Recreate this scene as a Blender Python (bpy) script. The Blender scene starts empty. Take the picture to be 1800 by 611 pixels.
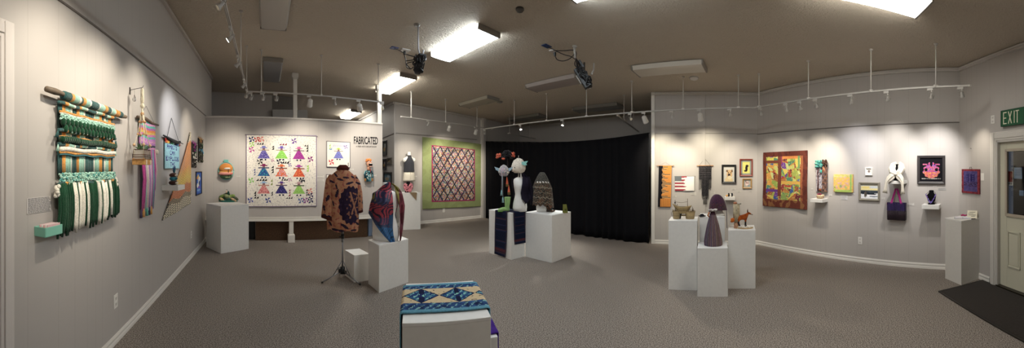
import bpy, math, random
from mathutils import Vector, Matrix, noise
R = random.Random(7)
PI = math.pi
C = bpy.context.scene.collection
sc = bpy.context.scene

# ---------------------------------------------------------------- place: metres, +Y runs away along the left wall, eye at the origin, 1.6 m up
F, XV, YH, EYE = 560.0, 469.0, 295.0, 1.6
def ang(x): return (x - XV) / F
def vdir(x):
    t = ang(x); return math.sin(t), math.cos(t)
def at_r(x, y, r):
    a, b = vdir(x); return Vector((a * r, b * r, EYE + (YH - y) / F * r))
def on_z(x, y, z=0.0):
    r = (z - EYE) * F / (YH - y)
    return at_r(x, y, r)
def ceil_h(u, v):
    """height of the slightly pitched ceiling"""
    h = 2.10 - .078 * u
    if v < 3.5:
        s = (3.5 - v) ** 2 / 6 if v > .5 else 1.5 + (.5 - v)
        h -= .0175 * s * max(.0, 6.5 - u) if u < 6.5 else 0
    return EYE + h
def on_ceil(x, y, d=0.0):
    a, b = vdir(x); r = 5.0
    for _ in range(60):
        r = .5 * r + .5 * (ceil_h(a * r, b * r) - d - EYE) * F / (YH - y)
    return Vector((a * r, b * r, ceil_h(a * r, b * r) - d))

class Wall:
    def __init__(s, p0, p1):
        s.p0 = Vector(p0); s.p1 = Vector(p1); d = s.p1 - s.p0
        s.len = d.length; s.t = d / s.len; s.n = Vector((s.t.y, -s.t.x)); s.rot = math.atan2(s.t.y, s.t.x)
    def hit(s, x, y, d=0.0):
        a, b = vdir(x); q = s.p0 + s.n * d
        den = a * s.n.x + b * s.n.y
        r = (q.x * s.n.x + q.y * s.n.y) / den
        p = Vector((a * r, b * r)); return (p - s.p0).dot(s.t), EYE + (YH - y) / F * r
    def pt(s, along, d=0.0, z=0.0):
        q = s.p0 + s.t * along + s.n * d
        return Vector((q.x, q.y, z))
WL = Wall((-1.333, -2.95), (-1.333, 7.62))
WP = Wall((-1.333, 6.85), (2.60, 6.85))
WG = Wall((3.42, 8.10), (6.42, 8.02))
WS = Wall((3.42, 13.0), (3.42, 8.10))
W2 = Wall((6.33, 2.40), (6.68, 0.21))
W3 = Wall((6.68, 0.21), (4.12, -2.84))
W4 = Wall((4.12, -2.84), (-1.333, -2.95))

# ---------------------------------------------------------------- colours and meshes
def lin(c): c /= 255.0; return c / 12.92 if c <= .04045 else ((c + .055) / 1.055) ** 2.4
_cc = {}
def rgb(h):
    if isinstance(h, tuple): return h
    if h not in _cc:
        s = h.lstrip('#'); _cc[h] = tuple(lin(int(s[i:i + 2], 16)) for i in (0, 2, 4))
    return _cc[h]
def mix(a, b, t):
    a, b = rgb(a), rgb(b); return tuple(a[i] + (b[i] - a[i]) * t for i in range(3))
def jit(c, k, rn=R):
    c = rgb(c); f = 1 + rn.uniform(-k, k); return tuple(min(1, max(0, x * f)) for x in c)

def mute(c, k=.14): l = .3 * c[0] + .6 * c[1] + .1 * c[2]; return tuple(x + (l - x) * k for x in c)
class MB:
    def __init__(s): s.v = []; s.f = []; s.c = []; s.s = []
    def add(s, vs, fs, col, M=None, smooth=False):
        b = len(s.v)
        if M is not None: vs = [M @ Vector(p) for p in vs]
        s.v.extend(tuple(p) for p in vs)
        many = isinstance(col, list)
        for i, f in enumerate(fs):
            s.f.append(tuple(b + k for k in f)); s.c.append(mute(rgb(col[i] if many else col))); s.s.append(smooth)
        return s
    def box(s, c, size, col, M=None, rot=None):
        x, y, z = (d / 2 for d in size)
        vs = [Vector((a * x, b * y, d * z)) for a in (-1, 1) for b in (-1, 1) for d in (-1, 1)]
        if rot is not None: vs = [rot @ p for p in vs]
        vs = [p + Vector(c) for p in vs]
        return s.add(vs, [(0, 1, 3, 2), (4, 6, 7, 5), (0, 4, 5, 1), (2, 3, 7, 6), (0, 2, 6, 4), (1, 5, 7, 3)], col, M)
    def prism(s, poly, z0, z1, col, M=None, axis='z'):
        """extrude a convex or simple outline; axis z: poly is (x,y); axis y: poly is (x,z) and z0,z1 are y"""
        n = len(poly)
        if axis == 'z': vs = [(a, b, z0) for a, b in poly] + [(a, b, z1) for a, b in poly]
        else: vs = [(a, z0, b) for a, b in poly] + [(a, z1, b) for a, b in poly]
        fs = [tuple(range(n))[::-1], tuple(range(n, 2 * n))] + [(i, (i + 1) % n, n + (i + 1) % n, n + i) for i in range(n)]
        if axis == 'y': fs = [f[::-1] for f in fs]
        return s.add(vs, fs, col, M)
    def tube(s, pts, rad, col, n=6, M=None, caps=True, flat=1.0, fold=0.0, nf=6):
        pts = [Vector(p) for p in pts]; k = len(pts)
        rads = rad if isinstance(rad, (list, tuple)) else [rad] * k
        vs = []; prev = None
        for i, p in enumerate(pts):
            d = (pts[min(i + 1, k - 1)] - pts[max(i - 1, 0)])
            d = d.normalized() if d.length > 1e-9 else Vector((0, 0, 1))
            if prev is None:
                a = Vector((0, 1, 0)) if abs(d.y) < .9 else Vector((1, 0, 0))
                a = (a - d * a.dot(d)).normalized()
            else:
                a = prev - d * prev.dot(d); a = a.normalized() if a.length > 1e-6 else prev
            prev = a; b = d.cross(a)
            for j in range(n):
                t = 2 * PI * j / n; vs.append(p + (a * math.cos(t) * flat + b * math.sin(t)) * rads[i] * (1 + fold * math.cos(nf * t + i * .35)))
        fs = [(i * n + j, i * n + (j + 1) % n, (i + 1) * n + (j + 1) % n, (i + 1) * n + j) for i in range(k - 1) for j in range(n)]
        if caps: fs += [tuple(range(n))[::-1], tuple((k - 1) * n + j for j in range(n))]
        if callable(col): col = [col(min(q // n, k - 2) / max(1, k - 1)) for q in range((k - 1) * n)] + ([col(0), col(1)] if caps else [])
        return s.add(vs, fs, col, M, True)
    def rings(s, rings, col, M=None, smooth=True, caps=True):
        """rings: list of (cx, cy, z, rx, ry)"""
        n = 20; vs = []
        for cx, cy, z, rx, ry in rings:
            for j in range(n):
                t = 2 * PI * j / n; vs.append((cx + rx * math.cos(t), cy + ry * math.sin(t), z))
        k = len(rings)
        fs = [(i * n + j, i * n + (j + 1) % n, (i + 1) * n + (j + 1) % n, (i + 1) * n + j) for i in range(k - 1) for j in range(n)]
        cl = [col(i / (k - 1), j / n) if callable(col) else col for i in range(k - 1) for j in range(n)]
        if caps:
            fs += [tuple(range(n))[::-1], tuple((k - 1) * n + j for j in range(n))]; cl += [cl[0], cl[-1]]
        return s.add(vs, fs, cl, M, smooth)
    def ball(s, c, r, col, M=None, n=12, m=8, rot=None):
        r = r if isinstance(r, (tuple, list)) else (r, r, r)
        vs = []
        for i in range(m + 1):
            a = PI * i / m
            for j in range(n):
                b = 2 * PI * j / n; p = Vector((r[0] * math.sin(a) * math.cos(b), r[1] * math.sin(a) * math.sin(b), -r[2] * math.cos(a)))
                if rot is not None: p = rot @ p
                vs.append(p + Vector(c))
        fs = [(i * n + j, i * n + (j + 1) % n, (i + 1) * n + (j + 1) % n, (i + 1) * n + j) for i in range(m) for j in range(n)]
        cl = [col(i / m, j / n) if callable(col) else col for i in range(m) for j in range(n)]
        return s.add(vs, fs, cl, M, True)
    def grid(s, fn, nu, nv, colfn, M=None, smooth=True):
        vs = [fn(i / nu, j / nv) for j in range(nv + 1) for i in range(nu + 1)]
        fs = [(j * (nu + 1) + i, j * (nu + 1) + i + 1, (j + 1) * (nu + 1) + i + 1, (j + 1) * (nu + 1) + i) for j in range(nv) for i in range(nu)]
        cl = [colfn((i + .5) / nu, (j + .5) / nv) for j in range(nv) for i in range(nu)] if callable(colfn) else colfn
        return s.add(vs, fs, cl, M, smooth)
    def mesh(s, name):
        me = bpy.data.meshes.new(name); me.from_pydata(s.v, [], s.f); me.update()
        at = me.color_attributes.new('Col', 'FLOAT_COLOR', 'CORNER')
        buf = []
        for p, c in zip(s.f, s.c): buf.extend((c[0], c[1], c[2], 1.0) * len(p))
        at.data.foreach_set('color', buf)
        me.polygons.foreach_set('use_smooth', s.s)
        return me
    def build(s, name, mat, parent=None, solid=0.0, bevel=0.0, sub=0):
        o = bpy.data.objects.new(name, s.mesh(name)); o.data.materials.append(mat); C.objects.link(o)
        if parent is not None: o.parent = parent
        if solid: m = o.modifiers.new('thick', 'SOLIDIFY'); m.thickness = solid; m.offset = 0
        if bevel: m = o.modifiers.new('edge', 'BEVEL'); m.width = bevel; m.segments = 2; m.limit_method = 'ANGLE'
        if sub: m = o.modifiers.new('sub', 'SUBSURF'); m.levels = sub; m.render_levels = sub
        return o

def tag(o, label, cat, group=None):
    o['label'] = label; o['category'] = cat
    if group: o['group'] = group
    return o
def thing(name, loc, label, cat, group=None, rot=0.0):
    o = bpy.data.objects.new(name, None); C.objects.link(o); o.empty_display_size = .05
    o.location = loc; o.rotation_euler = (0, 0, rot); return tag(o, label, cat, group)
def struct(o): o['kind'] = 'structure'; return o
def hang(name, W, x, y, label, cat, group=None, d=0.0):
    """an Empty on a wall, seen at (x, y): local X to the right along the wall, local -Y into the room"""
    s, z = W.hit(x, y, d)
    return thing(name, W.pt(s, d, z), label, cat, group, W.rot)
def extent(W, x0, x1, y0, y1, d=0.0):
    """centre pixel and size on the wall of a box of pixels"""
    s0, _ = W.hit(x0, y0, d); s1, _ = W.hit(x1, y0, d)
    sm = (s0 + s1) / 2; p = W.pt(sm, d); t = math.atan2(p.x, p.y)
    if t < -PI / 2: t += 2 * PI
    xm = XV + t * F
    z0 = W.hit(xm, y0, d)[1]; z1 = W.hit(xm, y1, d)[1]
    return xm, (y0 + y1) / 2, s1 - s0, z0 - z1

# ---------------------------------------------------------------- materials
def new_mat(name):
    m = bpy.data.materials.new(name); m.use_nodes = True; nt = m.node_tree
    return m, nt, nt.nodes['Principled BSDF']
def col_mat(name, rough=.8, bump=0.0, scale=200, metal=0.0, vary=0.0, sheen=0.0, spec=.5):
    m, nt, b = new_mat(name)
    a = nt.nodes.new('ShaderNodeAttribute'); a.attribute_name = 'Col'; out = a.outputs['Color']
    b.inputs['Roughness'].default_value = rough; b.inputs['Metallic'].default_value = metal
    b.inputs['Specular IOR Level'].default_value = spec
    if sheen: b.inputs['Sheen Weight'].default_value = sheen
    if bump or vary:
        tc = nt.nodes.new('ShaderNodeTexCoord'); n = nt.nodes.new('ShaderNodeTexNoise')
        n.inputs['Scale'].default_value = scale; n.inputs['Detail'].default_value = 3
        nt.links.new(tc.outputs['Object'], n.inputs['Vector'])
        if bump:
            bp = nt.nodes.new('ShaderNodeBump'); bp.inputs['Strength'].default_value = bump; bp.inputs['Distance'].default_value = .004
            nt.links.new(n.outputs['Fac'], bp.inputs['Height']); nt.links.new(bp.outputs['Normal'], b.inputs['Normal'])
        if vary:
            mr = nt.nodes.new('ShaderNodeMapRange'); mr.inputs['From Min'].default_value = .3; mr.inputs['From Max'].default_value = .7
            mr.inputs['To Min'].default_value = 1 - vary; mr.inputs['To Max'].default_value = 1 + vary
            vm = nt.nodes.new('ShaderNodeVectorMath'); vm.operation = 'SCALE'
            nt.links.new(n.outputs['Fac'], mr.inputs['Value']); nt.links.new(out, vm.inputs[0]); nt.links.new(mr.outputs[0], vm.inputs['Scale'])
            out = vm.outputs[0]
    nt.links.new(out, b.inputs['Base Color']); return m
CLOTH = col_mat('woven_cloth', .95, .5, 260, vary=.12, spec=.15)
YARN = col_mat('wool_yarn', .98, .8, 130, vary=.2, sheen=.2, spec=.1)
PAINT = col_mat('painted_board', .45, .08, 60)
PLASTIC = col_mat('plastic', .4)
PAPER = col_mat('paper', .85, spec=.2)
METAL = col_mat('metal', .35, metal=.9)
WOODM = col_mat('wood', .6, .3, 40, vary=.25)
PEDM = col_mat('pedestal_paint', .5, .05, 25, vary=.02)
BLACKM = col_mat('black_velvet', .95, .3, 90, spec=.1)
SILK = col_mat('silk', .5, .3, 60, vary=.15)

def emis(name, color, strength):
    m, nt, b = new_mat(name); b.inputs['Base Color'].default_value = (.8, .8, .8, 1)
    b.inputs['Emission Color'].default_value = (*color, 1); b.inputs['Emission Strength'].default_value = strength; return m
GLASS, _nt, _b = new_mat('clear_glass')
_b.inputs['Transmission Weight'].default_value = 1; _b.inputs['Roughness'].default_value = .02; _b.inputs['IOR'].default_value = 1.45

def uvmesh(verts, faces, uvs, name, mat):
    me = bpy.data.meshes.new(name); me.from_pydata(verts, [], faces); me.update()
    l = me.uv_layers.new(name='UVMap'); k = 0
    for f in faces:
        for i in f: l.data[k].uv = uvs[i]; k += 1
    o = bpy.data.objects.new(name, me); me.materials.append(mat); C.objects.link(o); return o

def wall_mat(name, color):
    m, nt, b = new_mat(name); N = nt.nodes; L = nt.links
    uv = N.new('ShaderNodeUVMap'); uv.uv_map = 'UVMap'
    sx = N.new('ShaderNodeSeparateXYZ'); L.new(uv.outputs[0], sx.inputs[0])
    total = None
    # board joints at uneven spacings, as on random-groove panelling
    for off, per in ((0.0, 1.22), (.30, 1.22), (.41, 1.22), (.71, 1.22), (1.02, 1.22), (.17, 2.44)):
        ad = N.new('ShaderNodeMath'); ad.operation = 'ADD'; ad.inputs[1].default_value = 50 * per - off; L.new(sx.outputs[0], ad.inputs[0])
        md = N.new('ShaderNodeMath'); md.operation = 'MODULO'; md.inputs[1].default_value = per; L.new(ad.outputs[0], md.inputs[0])
        cp = N.new('ShaderNodeMath'); cp.operation = 'COMPARE'; cp.inputs[1].default_value = .01; cp.inputs[2].default_value = .0022; L.new(md.outputs[0], cp.inputs[0])
        if total is None: total = cp
        else:
            mx = N.new('ShaderNodeMath'); mx.operation = 'MAXIMUM'; L.new(total.outputs[0], mx.inputs[0]); L.new(cp.outputs[0], mx.inputs[1]); total = mx
    mc = N.new('ShaderNodeMix'); mc.data_type = 'RGBA'; c = rgb(color)
    mc.inputs['A'].default_value = (*c, 1); mc.inputs['B'].default_value = (c[0] * .86, c[1] * .86, c[2] * .86, 1)
    L.new(total.outputs[0], mc.inputs['Factor']); L.new(mc.outputs['Result'], b.inputs['Base Color'])
    n = N.new('ShaderNodeTexNoise'); n.inputs['Scale'].default_value = 3.0; tc = N.new('ShaderNodeTexCoord'); L.new(tc.outputs['Object'], n.inputs['Vector'])
    sb = N.new('ShaderNodeMath'); sb.operation = 'SUBTRACT'; L.new(n.outputs['Fac'], sb.inputs[0]); L.new(total.outputs[0], sb.inputs[1])
    bp = N.new('ShaderNodeBump'); bp.inputs['Strength'].default_value = .25; bp.inputs['Distance'].default_value = .01
    L.new(sb.outputs[0], bp.inputs['Height']); L.new(bp.outputs['Normal'], b.inputs['Normal'])
    b.inputs['Roughness'].default_value = .55; b.inputs['Specular IOR Level'].default_value = .3
    return m
WALLM = wall_mat('grey_panelling', '#bcb7b3')
WALLP = wall_mat('partition_panelling', '#c3bebb')
TRIMM = col_mat('trim_paint', .5)

CEILM, _nt, _b = new_mat('popcorn_ceiling')
_tc = _nt.nodes.new('ShaderNodeTexCoord'); _n = _nt.nodes.new('ShaderNodeTexNoise'); _n.inputs['Scale'].default_value = 30; _n.inputs['Detail'].default_value = 5; _n.inputs['Roughness'].default_value = .65
_nt.links.new(_tc.outputs['Object'], _n.inputs['Vector'])
_bp = _nt.nodes.new('ShaderNodeBump'); _bp.inputs['Strength'].default_value = 1.0; _bp.inputs['Distance'].default_value = .040
_nt.links.new(_n.outputs['Fac'], _bp.inputs['Height']); _nt.links.new(_bp.outputs['Normal'], _b.inputs['Normal'])
_b.inputs['Base Color'].default_value = (*rgb('#d6cab9'), 1); _b.inputs['Roughness'].default_value = .8

CARPM, _nt, _b = new_mat('loop_carpet')
_tc = _nt.nodes.new('ShaderNodeTexCoord'); _n = _nt.nodes.new('ShaderNodeTexNoise'); _n.inputs['Scale'].default_value = 95; _n.inputs['Detail'].default_value = 4; _n.inputs['Roughness'].default_value = .8
_nt.links.new(_tc.outputs['Object'], _n.inputs['Vector'])
_cr = _nt.nodes.new('ShaderNodeValToRGB'); _cr.color_ramp.elements[0].position = .41; _cr.color_ramp.elements[1].position = .60
_cr.color_ramp.elements[0].color = (*rgb('#524a45'), 1); _cr.color_ramp.elements[1].color = (*rgb('#bab0a7'), 1)
_nt.links.new(_n.outputs['Fac'], _cr.inputs[0]); _nt.links.new(_cr.outputs[0], _b.inputs['Base Color'])
_bp = _nt.nodes.new('ShaderNodeBump'); _bp.inputs['Strength'].default_value = .6; _bp.inputs['Distance'].default_value = .006
_nt.links.new(_n.outputs['Fac'], _bp.inputs['Height']); _nt.links.new(_bp.outputs['Normal'], _b.inputs['Normal'])
_b.inputs['Roughness'].default_value = 1; _b.inputs['Specular IOR Level'].default_value = .1
# ================================================================ the setting
def make_wall(name, W, mat=WALLM, z0=0.0, top=None, th=.12, holes=None, s0=0.0, s1=None, bot=None):
    """a solid wall panel that follows the ceiling; holes = [(a, b, z0, z1)]"""
    s1 = W.len if s1 is None else s1
    holes = holes or []
    cuts = sorted({s0, s1, *[h[0] for h in holes], *[h[1] for h in holes], *[s0 + (s1 - s0) * i / 12 for i in range(13)]})
    vs = []; fs = []; uv = []
    def quadbox(a, b, za0, zb0, za1, zb1):
        k = len(vs)
        for s, lo, hi in ((a, za0, za1), (b, zb0, zb1)):
            for d in (0.0, -th):
                for z in (lo, hi):
                    vs.append(tuple(W.pt(s, d, z))); uv.append((s, z))
        fs.extend([(k, k + 4, k + 5, k + 1), (k + 2, k + 3, k + 7, k + 6), (k + 1, k + 5, k + 7, k + 3), (k, k + 2, k + 6, k + 4)])
        return k
    for i in range(len(cuts) - 1):
        a, b = cuts[i], cuts[i + 1]
        tp = [(top(s) if top else ceil_h(W.pt(s).x, W.pt(s).y) + .03) for s in (a, b)]
        lo = [(bot(s) if bot else z0) for s in (a, b)]
        m = (a + b) / 2; h = [q for q in holes if q[0] < m < q[1]]
        if h:
            h = h[0]
            if h[2] > z0 + .01: quadbox(a, b, lo[0], lo[1], h[2], h[2])
            quadbox(a, b, h[3], h[3], tp[0], tp[1])
        else: quadbox(a, b, lo[0], lo[1], tp[0], tp[1])
    # end faces
    for s, flip in ((s0, 0), (s1, 1)):
        k = len(vs); t = top(s) if top else ceil_h(W.pt(s).x, W.pt(s).y) + .03; lo = bot(s) if bot else z0
        for d in (0, -th):
            for z in (lo, t): vs.append(tuple(W.pt(s, d, z))); uv.append((s + .6, z))
        fs.append((k, k + 1, k + 3, k + 2) if not flip else (k, k + 2, k + 3, k + 1))
    return struct(uvmesh(vs, fs, uv, name, mat))

nx, ny = 48, 72
mb = MB(); U0, U1, V0, V1 = -1.6, 9.0, -3.3, 13.4
mb.grid(lambda a, b: (U0 + (U1 - U0) * a, V0 + (V1 - V0) * b, ceil_h(U0 + (U1 - U0) * a, V0 + (V1 - V0) * b)), nx, ny, lambda a, b: (.4, .36, .32), smooth=True)
o = mb.build('ceiling', CEILM); struct(o); m = o.modifiers.new('thick', 'SOLIDIFY'); m.thickness = .1; m.offset = 1
mb = MB(); mb.box((3.7, 5.0, -.05), (10.8, 16.8, .1), '#777777'); struct(mb.build('floor', CARPM))

# door openings
D4a, D4b = W4.hit(1752, 300)[0], W4.hit(1752, 300)[0] + .92
make_wall('wall_left', WL, holes=[(3.22, 4.14, 0.0, 2.34)])
PT0 = WP.hit(361, 206.3)[1]; PT1 = WP.hit(671, 218.6)[1]
PB0 = WP.hit(438, 387)[1]; PB1 = WP.hit(651, 384.5)[1]
def p_top(s): return PT0 + (PT1 - PT0) * s / WP.len
def p_bot(s): return PB0 + .02
make_wall('wall_partition', WP, WALLP, top=p_top, bot=p_bot, th=.10)
make_wall('wall_back', WG)
make_wall('wall_side', WS)
make_wall('wall_right', W2)
make_wall('wall_angled', W3)
make_wall('wall_front', W4, holes=[(D4a, D4b, 0.0, 1.98)])
make_wall('wall_alcove', Wall((8.15, 8.02), (8.15, 1.4)))
make_wall('wall_alcove_far', Wall((6.42, 8.02), (8.15, 8.02)))
make_wall('wall_alcove_near', Wall((8.15, 1.4), (6.49, 1.4)))
make_wall('wall_rear_room', Wall((-1.6, 13.0), (3.42, 13.0)))
make_wall('wall_rear_left', Wall((-1.95, 9.15), (.15, 9.15)), WALLP)
make_wall('wall_rear_centre', Wall((.15, 9.15), (.80, 9.15)), wall_mat('dark_grey_paint', '#86827f'))  # this stretch of rear wall has a darker grey paint
make_wall('wall_rear_low', Wall((.16, 9.0), (1.16, 9.0)), wall_mat('pale_grey_paint', '#b3b3b2'), top=lambda s: 3.25)
make_wall('wall_rear_side', Wall((-1.95, 7.5), (-1.95, 9.15)))
make_wall('wall_rear_stub', Wall((-1.95, 7.62), (-1.45, 7.62)))

def strip(name, W, za, zb, d, h, col, mat=TRIMM, s0=0.0, s1=None, lip=True):
    """a moulding of height h whose top edge runs from za(s) along the wall"""
    s1 = W.len if s1 is None else s1; mb = MB(); n = 12
    prof = [(0.001, 0), (d * .55, 0), (d, -h * .25), (d * .7, -h * .5), (d, -h * .7), (d, -h), (0.001, -h)]
    vs = []
    for i in range(n + 1):
        s = s0 + (s1 - s0) * i / n; z = za(s)
        for a, b in prof: vs.append(tuple(W.pt(s, a, z + b)))
    k = len(prof)
    fs = [(i * k + j, i * k + (j + 1) % k, (i + 1) * k + (j + 1) % k, (i + 1) * k + j) for i in range(n) for j in range(k)]
    fs += [tuple(range(k)), tuple(n * k + j for j in range(k))[::-1]]
    mb.add(vs, fs, col); return struct(mb.build(name, mat))
def cz(W): return lambda s: ceil_h(W.pt(s).x, W.pt(s).y) - .002
TC = '#c9c3bd'
for i, W in enumerate((WL, WG, WS, W2, W3, W4)): strip('trim_%d' % (i + 1), W, cz(W), 0, .035, .065, TC)
BC = '#e9e5de'
def flat(z): return lambda s: z
strip('baseboard_left', WL, flat(.085), 0, .014, .085, BC, s0=4.26)
strip('baseboard_left_near', WL, flat(.085), 0, .014, .085, BC, s1=3.10)
strip('baseboard_back', WG, flat(.085), 0, .014, .085, BC)
strip('baseboard_right', W2, flat(.085), 0, .014, .085, BC)
strip('baseboard_angled', W3, flat(.085), 0, .014, .085, BC)
strip('baseboard_front', W4, flat(.085), 0, .014, .085, BC, s1=D4a - .14)
strip('baseboard_front_far', W4, flat(.085), 0, .014, .085, BC, s0=D4b + .14)
# picture rail: a thin reveal strip, darker grey than the wall
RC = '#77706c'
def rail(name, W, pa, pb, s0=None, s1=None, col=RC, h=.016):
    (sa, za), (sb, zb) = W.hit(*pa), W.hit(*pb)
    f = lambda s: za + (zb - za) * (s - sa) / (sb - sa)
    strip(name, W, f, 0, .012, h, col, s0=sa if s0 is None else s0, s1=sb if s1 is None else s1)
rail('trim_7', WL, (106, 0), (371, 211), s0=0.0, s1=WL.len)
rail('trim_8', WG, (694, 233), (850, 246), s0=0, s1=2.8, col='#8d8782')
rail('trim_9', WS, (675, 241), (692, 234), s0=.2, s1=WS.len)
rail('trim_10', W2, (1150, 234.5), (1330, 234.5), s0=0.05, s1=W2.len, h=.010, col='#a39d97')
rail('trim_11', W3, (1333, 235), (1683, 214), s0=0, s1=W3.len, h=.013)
# vertical corner trims
def post_trim(name, p, w, d, z1, rot, col=TC, z0=0.0):
    mb = MB(); mb.box((0, 0, (z0 + z1) / 2), (w, d, z1 - z0), col)
    o = mb.build(name, TRIMM, bevel=.004); o.location = (p[0], p[1], 0); o.rotation_euler = (0, 0, rot); return struct(o)
post_trim('trim_12', W2.pt(.03, .01), .075, .035, ceil_h(6.35, 2.4), W2.rot, BC)
post_trim('trim_13', WG.pt(2.98, .012), .06, .03, ceil_h(6.4, 8), WG.rot, '#d7d2cb')
post_trim('trim_14', (6.46, 7.97, 0), .11, .10, ceil_h(6.4, 8), 0, '#b9b4af')
post_trim('trim_15', WG.pt(.02, .01), .05, .02, ceil_h(3.42, 8), WG.rot, '#b9b5b2')
# cap and ledge of the free standing partition, with its posts and feet
mb = MB()
for i in range(12):
    a, b = WP.len * i / 12, WP.len * (i + 1) / 12
    for s in (a,):
        k = (p_top(a) + p_top(b)) / 2
        mb.add([tuple(WP.pt(q, d, p_top(q) + h)) for q in (a, b) for d in (.02, -.12) for h in (0, .03)],
               [(0, 4, 5, 1), (2, 3, 7, 6), (1, 5, 7, 3), (0, 2, 6, 4)], '#e4e0da')
struct(mb.build('trim_16', TRIMM))
mb = MB(); mb.box((WP.len / 2, .05 - .0, 0), (WP.len, .16, .035), '#efece6'); mb.box((WP.len / 2, -.005, .045), (WP.len, .02, .05), '#dedad3')
o = mb.build('trim_17', TRIMM, bevel=.004); o.location = WP.pt(0, 0, PB0 + .0); struct(o)
for k, (x, yt, w) in enumerate(((519, 124, .13), (667.5, 146, .13))):
    s, _ = WP.hit(x, 200); z1 = WP.hit(x, yt)[1]; z0 = p_top(s) + .02
    z1 = ceil_h(WP.pt(s).x, 6.9)
    mb = MB(); mb.box((0, 0, (z0 + z1) / 2), (.085 if k == 0 else .10, .085, z1 - z0), '#ddd9d1')
    mb.box((0, 0, z1 - .05), (.14, .13, .10), '#cfcac2'); mb.box((0, 0, z1 - .115), (.11, .11, .03), '#cfcac2')
    o = mb.build('pillar_%d' % (k + 1), TRIMM, bevel=.004); o.location = WP.pt(s, -.05, 0); struct(o)
for k, x in enumerate((512, 664)):
    s, _ = WP.hit(x, 400)
    mb = MB(); mb.box((0, 0, PB0 / 2), (.095, .095, PB0), '#e9e5de'); mb.box((0, 0, .08), (.15, .15, .16), '#e9e5de'); mb.box((0, 0, .165), (.125, .125, .02), '#e9e5de')
    o = mb.build('pillar_%d' % (k + 3), TRIMM, bevel=.004); o.location = WP.pt(s, -.03, 0); struct(o)

# left doorway
def door_frame(name, W, a, b, h, w, col):
    mb = MB()
    for q0, q1, z0, z1 in ((a - w, a, 0, h + w), (b, b + w, 0, h + w), (a, b, h, h + w)):
        mb.box(((q0 + q1) / 2, -.011, (z0 + z1) / 2), (q1 - q0, .022 if q1 - q0 < .3 else .0215, z1 - z0), col)
        if q1 - q0 < .3: mb.box(((q0 + q1) / 2, -.020, (z0 + z1) / 2), ((q1 - q0) * .55, .028, z1 - z0 - .02), col)
        else: mb.box(((q0 + q1) / 2, -.019, (z0 + z1) / 2), (q1 - q0 + w * .4, .024, w * .55), col)
    for q in (a + .012, b - .012): mb.box((q, .05, h / 2), (.03, .13, h), mix(col, '#888888', .25))
    mb.box(((a + b) / 2, .05, h - .012), (b - a, .13, .03), mix(col, '#888888', .25))
    o = mb.build(name, TRIMM, bevel=.004); o.location = W.pt(0); o.rotation_euler = (0, 0, W.rot); return struct(o)
door_frame('trim_18', WL, 3.22, 4.14, 2.33, .105, '#d6cfca')
mb = MB(); mb.box((3.68, .08, 1.16), (.90, .04, 2.30), '#6e6560')
for z in (.55, 1.6):
    for dx in (-.2, .2): mb.box((3.68 + dx, .055, z), (.26, .02, .75), '#77706a')
o = mb.build('door_1', PAINT, bevel=.004); o.location = WL.pt(0); o.rotation_euler = (0, 0, WL.rot); struct(o)
door_frame('trim_19', W4, D4a, D4b, 1.97, .115, '#d9d4cd')
# exterior door with glazing, on the front wall
dm = (D4a + D4b) / 2; x0w = W4.hit(1766, 300)[0]; wl = x0w - .0; wr = D4b - (x0w - D4a)
zt, zb = W4.hit(1768, 264)[1], W4.hit(1768, 377)[1]
mb = MB(); DC = '#cfccb6'
for q0, q1, z0, z1 in ((D4a + .03, wl, .02, 1.95), (wr, D4b - .03, .02, 1.95), (wl, wr, .02, zb), (wl, wr, zt, 1.95)):
    mb.box(((q0 + q1) / 2, .06, (z0 + z1) / 2), (q1 - q0, .045, z1 - z0), DC)
zA, zB = W4.hit(1772, 406)[1], W4.hit(1772, 470)[1]
for q0, q1 in ((wl + .02, dm - .05), (dm + .05, wr - .02)):
    mb.box(((q0 + q1) / 2, .035, (zA + zB) / 2), (q1 - q0 - .07, .012, zA - zB - .07), DC)
    for a, b, c, d in ((q0, q1, zA - .02, zA), (q0, q1, zB, zB + .02), (q0, q0 + .02, zB, zA), (q1 - .02, q1, zB, zA)):
        mb.box(((a + b) / 2, .032, (c + d) / 2), (b - a, .02, d - c), DC)
dr = mb.build('door_2', PAINT, bevel=.003); dr.location = W4.pt(0); dr.rotation_euler = (0, 0, W4.rot); struct(dr)
mb = MB()
for a, b, c, d in ((wl - .015, wr + .015, zt - .015, zt + .02), (wl - .015, wr + .015, zb - .02, zb + .015), (wl - .015, wl + .02, zb, zt), (wr - .02, wr + .015, zb, zt)):
    mb.box(((a + b) / 2, .03, (c + d) / 2), (b - a, .025, d - c), '#b7ab97')
wf = mb.build('window_frame', PAINT, dr)
mb = MB(); mb.box(((wl + wr) / 2, .06, (zt + zb) / 2), (wr - wl, .006, zt - zb), '#ffffff'); mb.build('pane', GLASS, wf)
mb = MB(); mb.box((dm, .045, .012), (D4b - D4a, .14, .024), '#4a4238'); mb.build('threshold', METAL, dr)
mb = MB(); mb.tube([(D4b - .10, .04, .95), (D4b - .10, -.02, .95)], .012, '#b79a5a'); mb.ball((D4b - .10, -.045, .95), .03, '#b79a5a'); mb.build('door_handle', METAL, dr)
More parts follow.
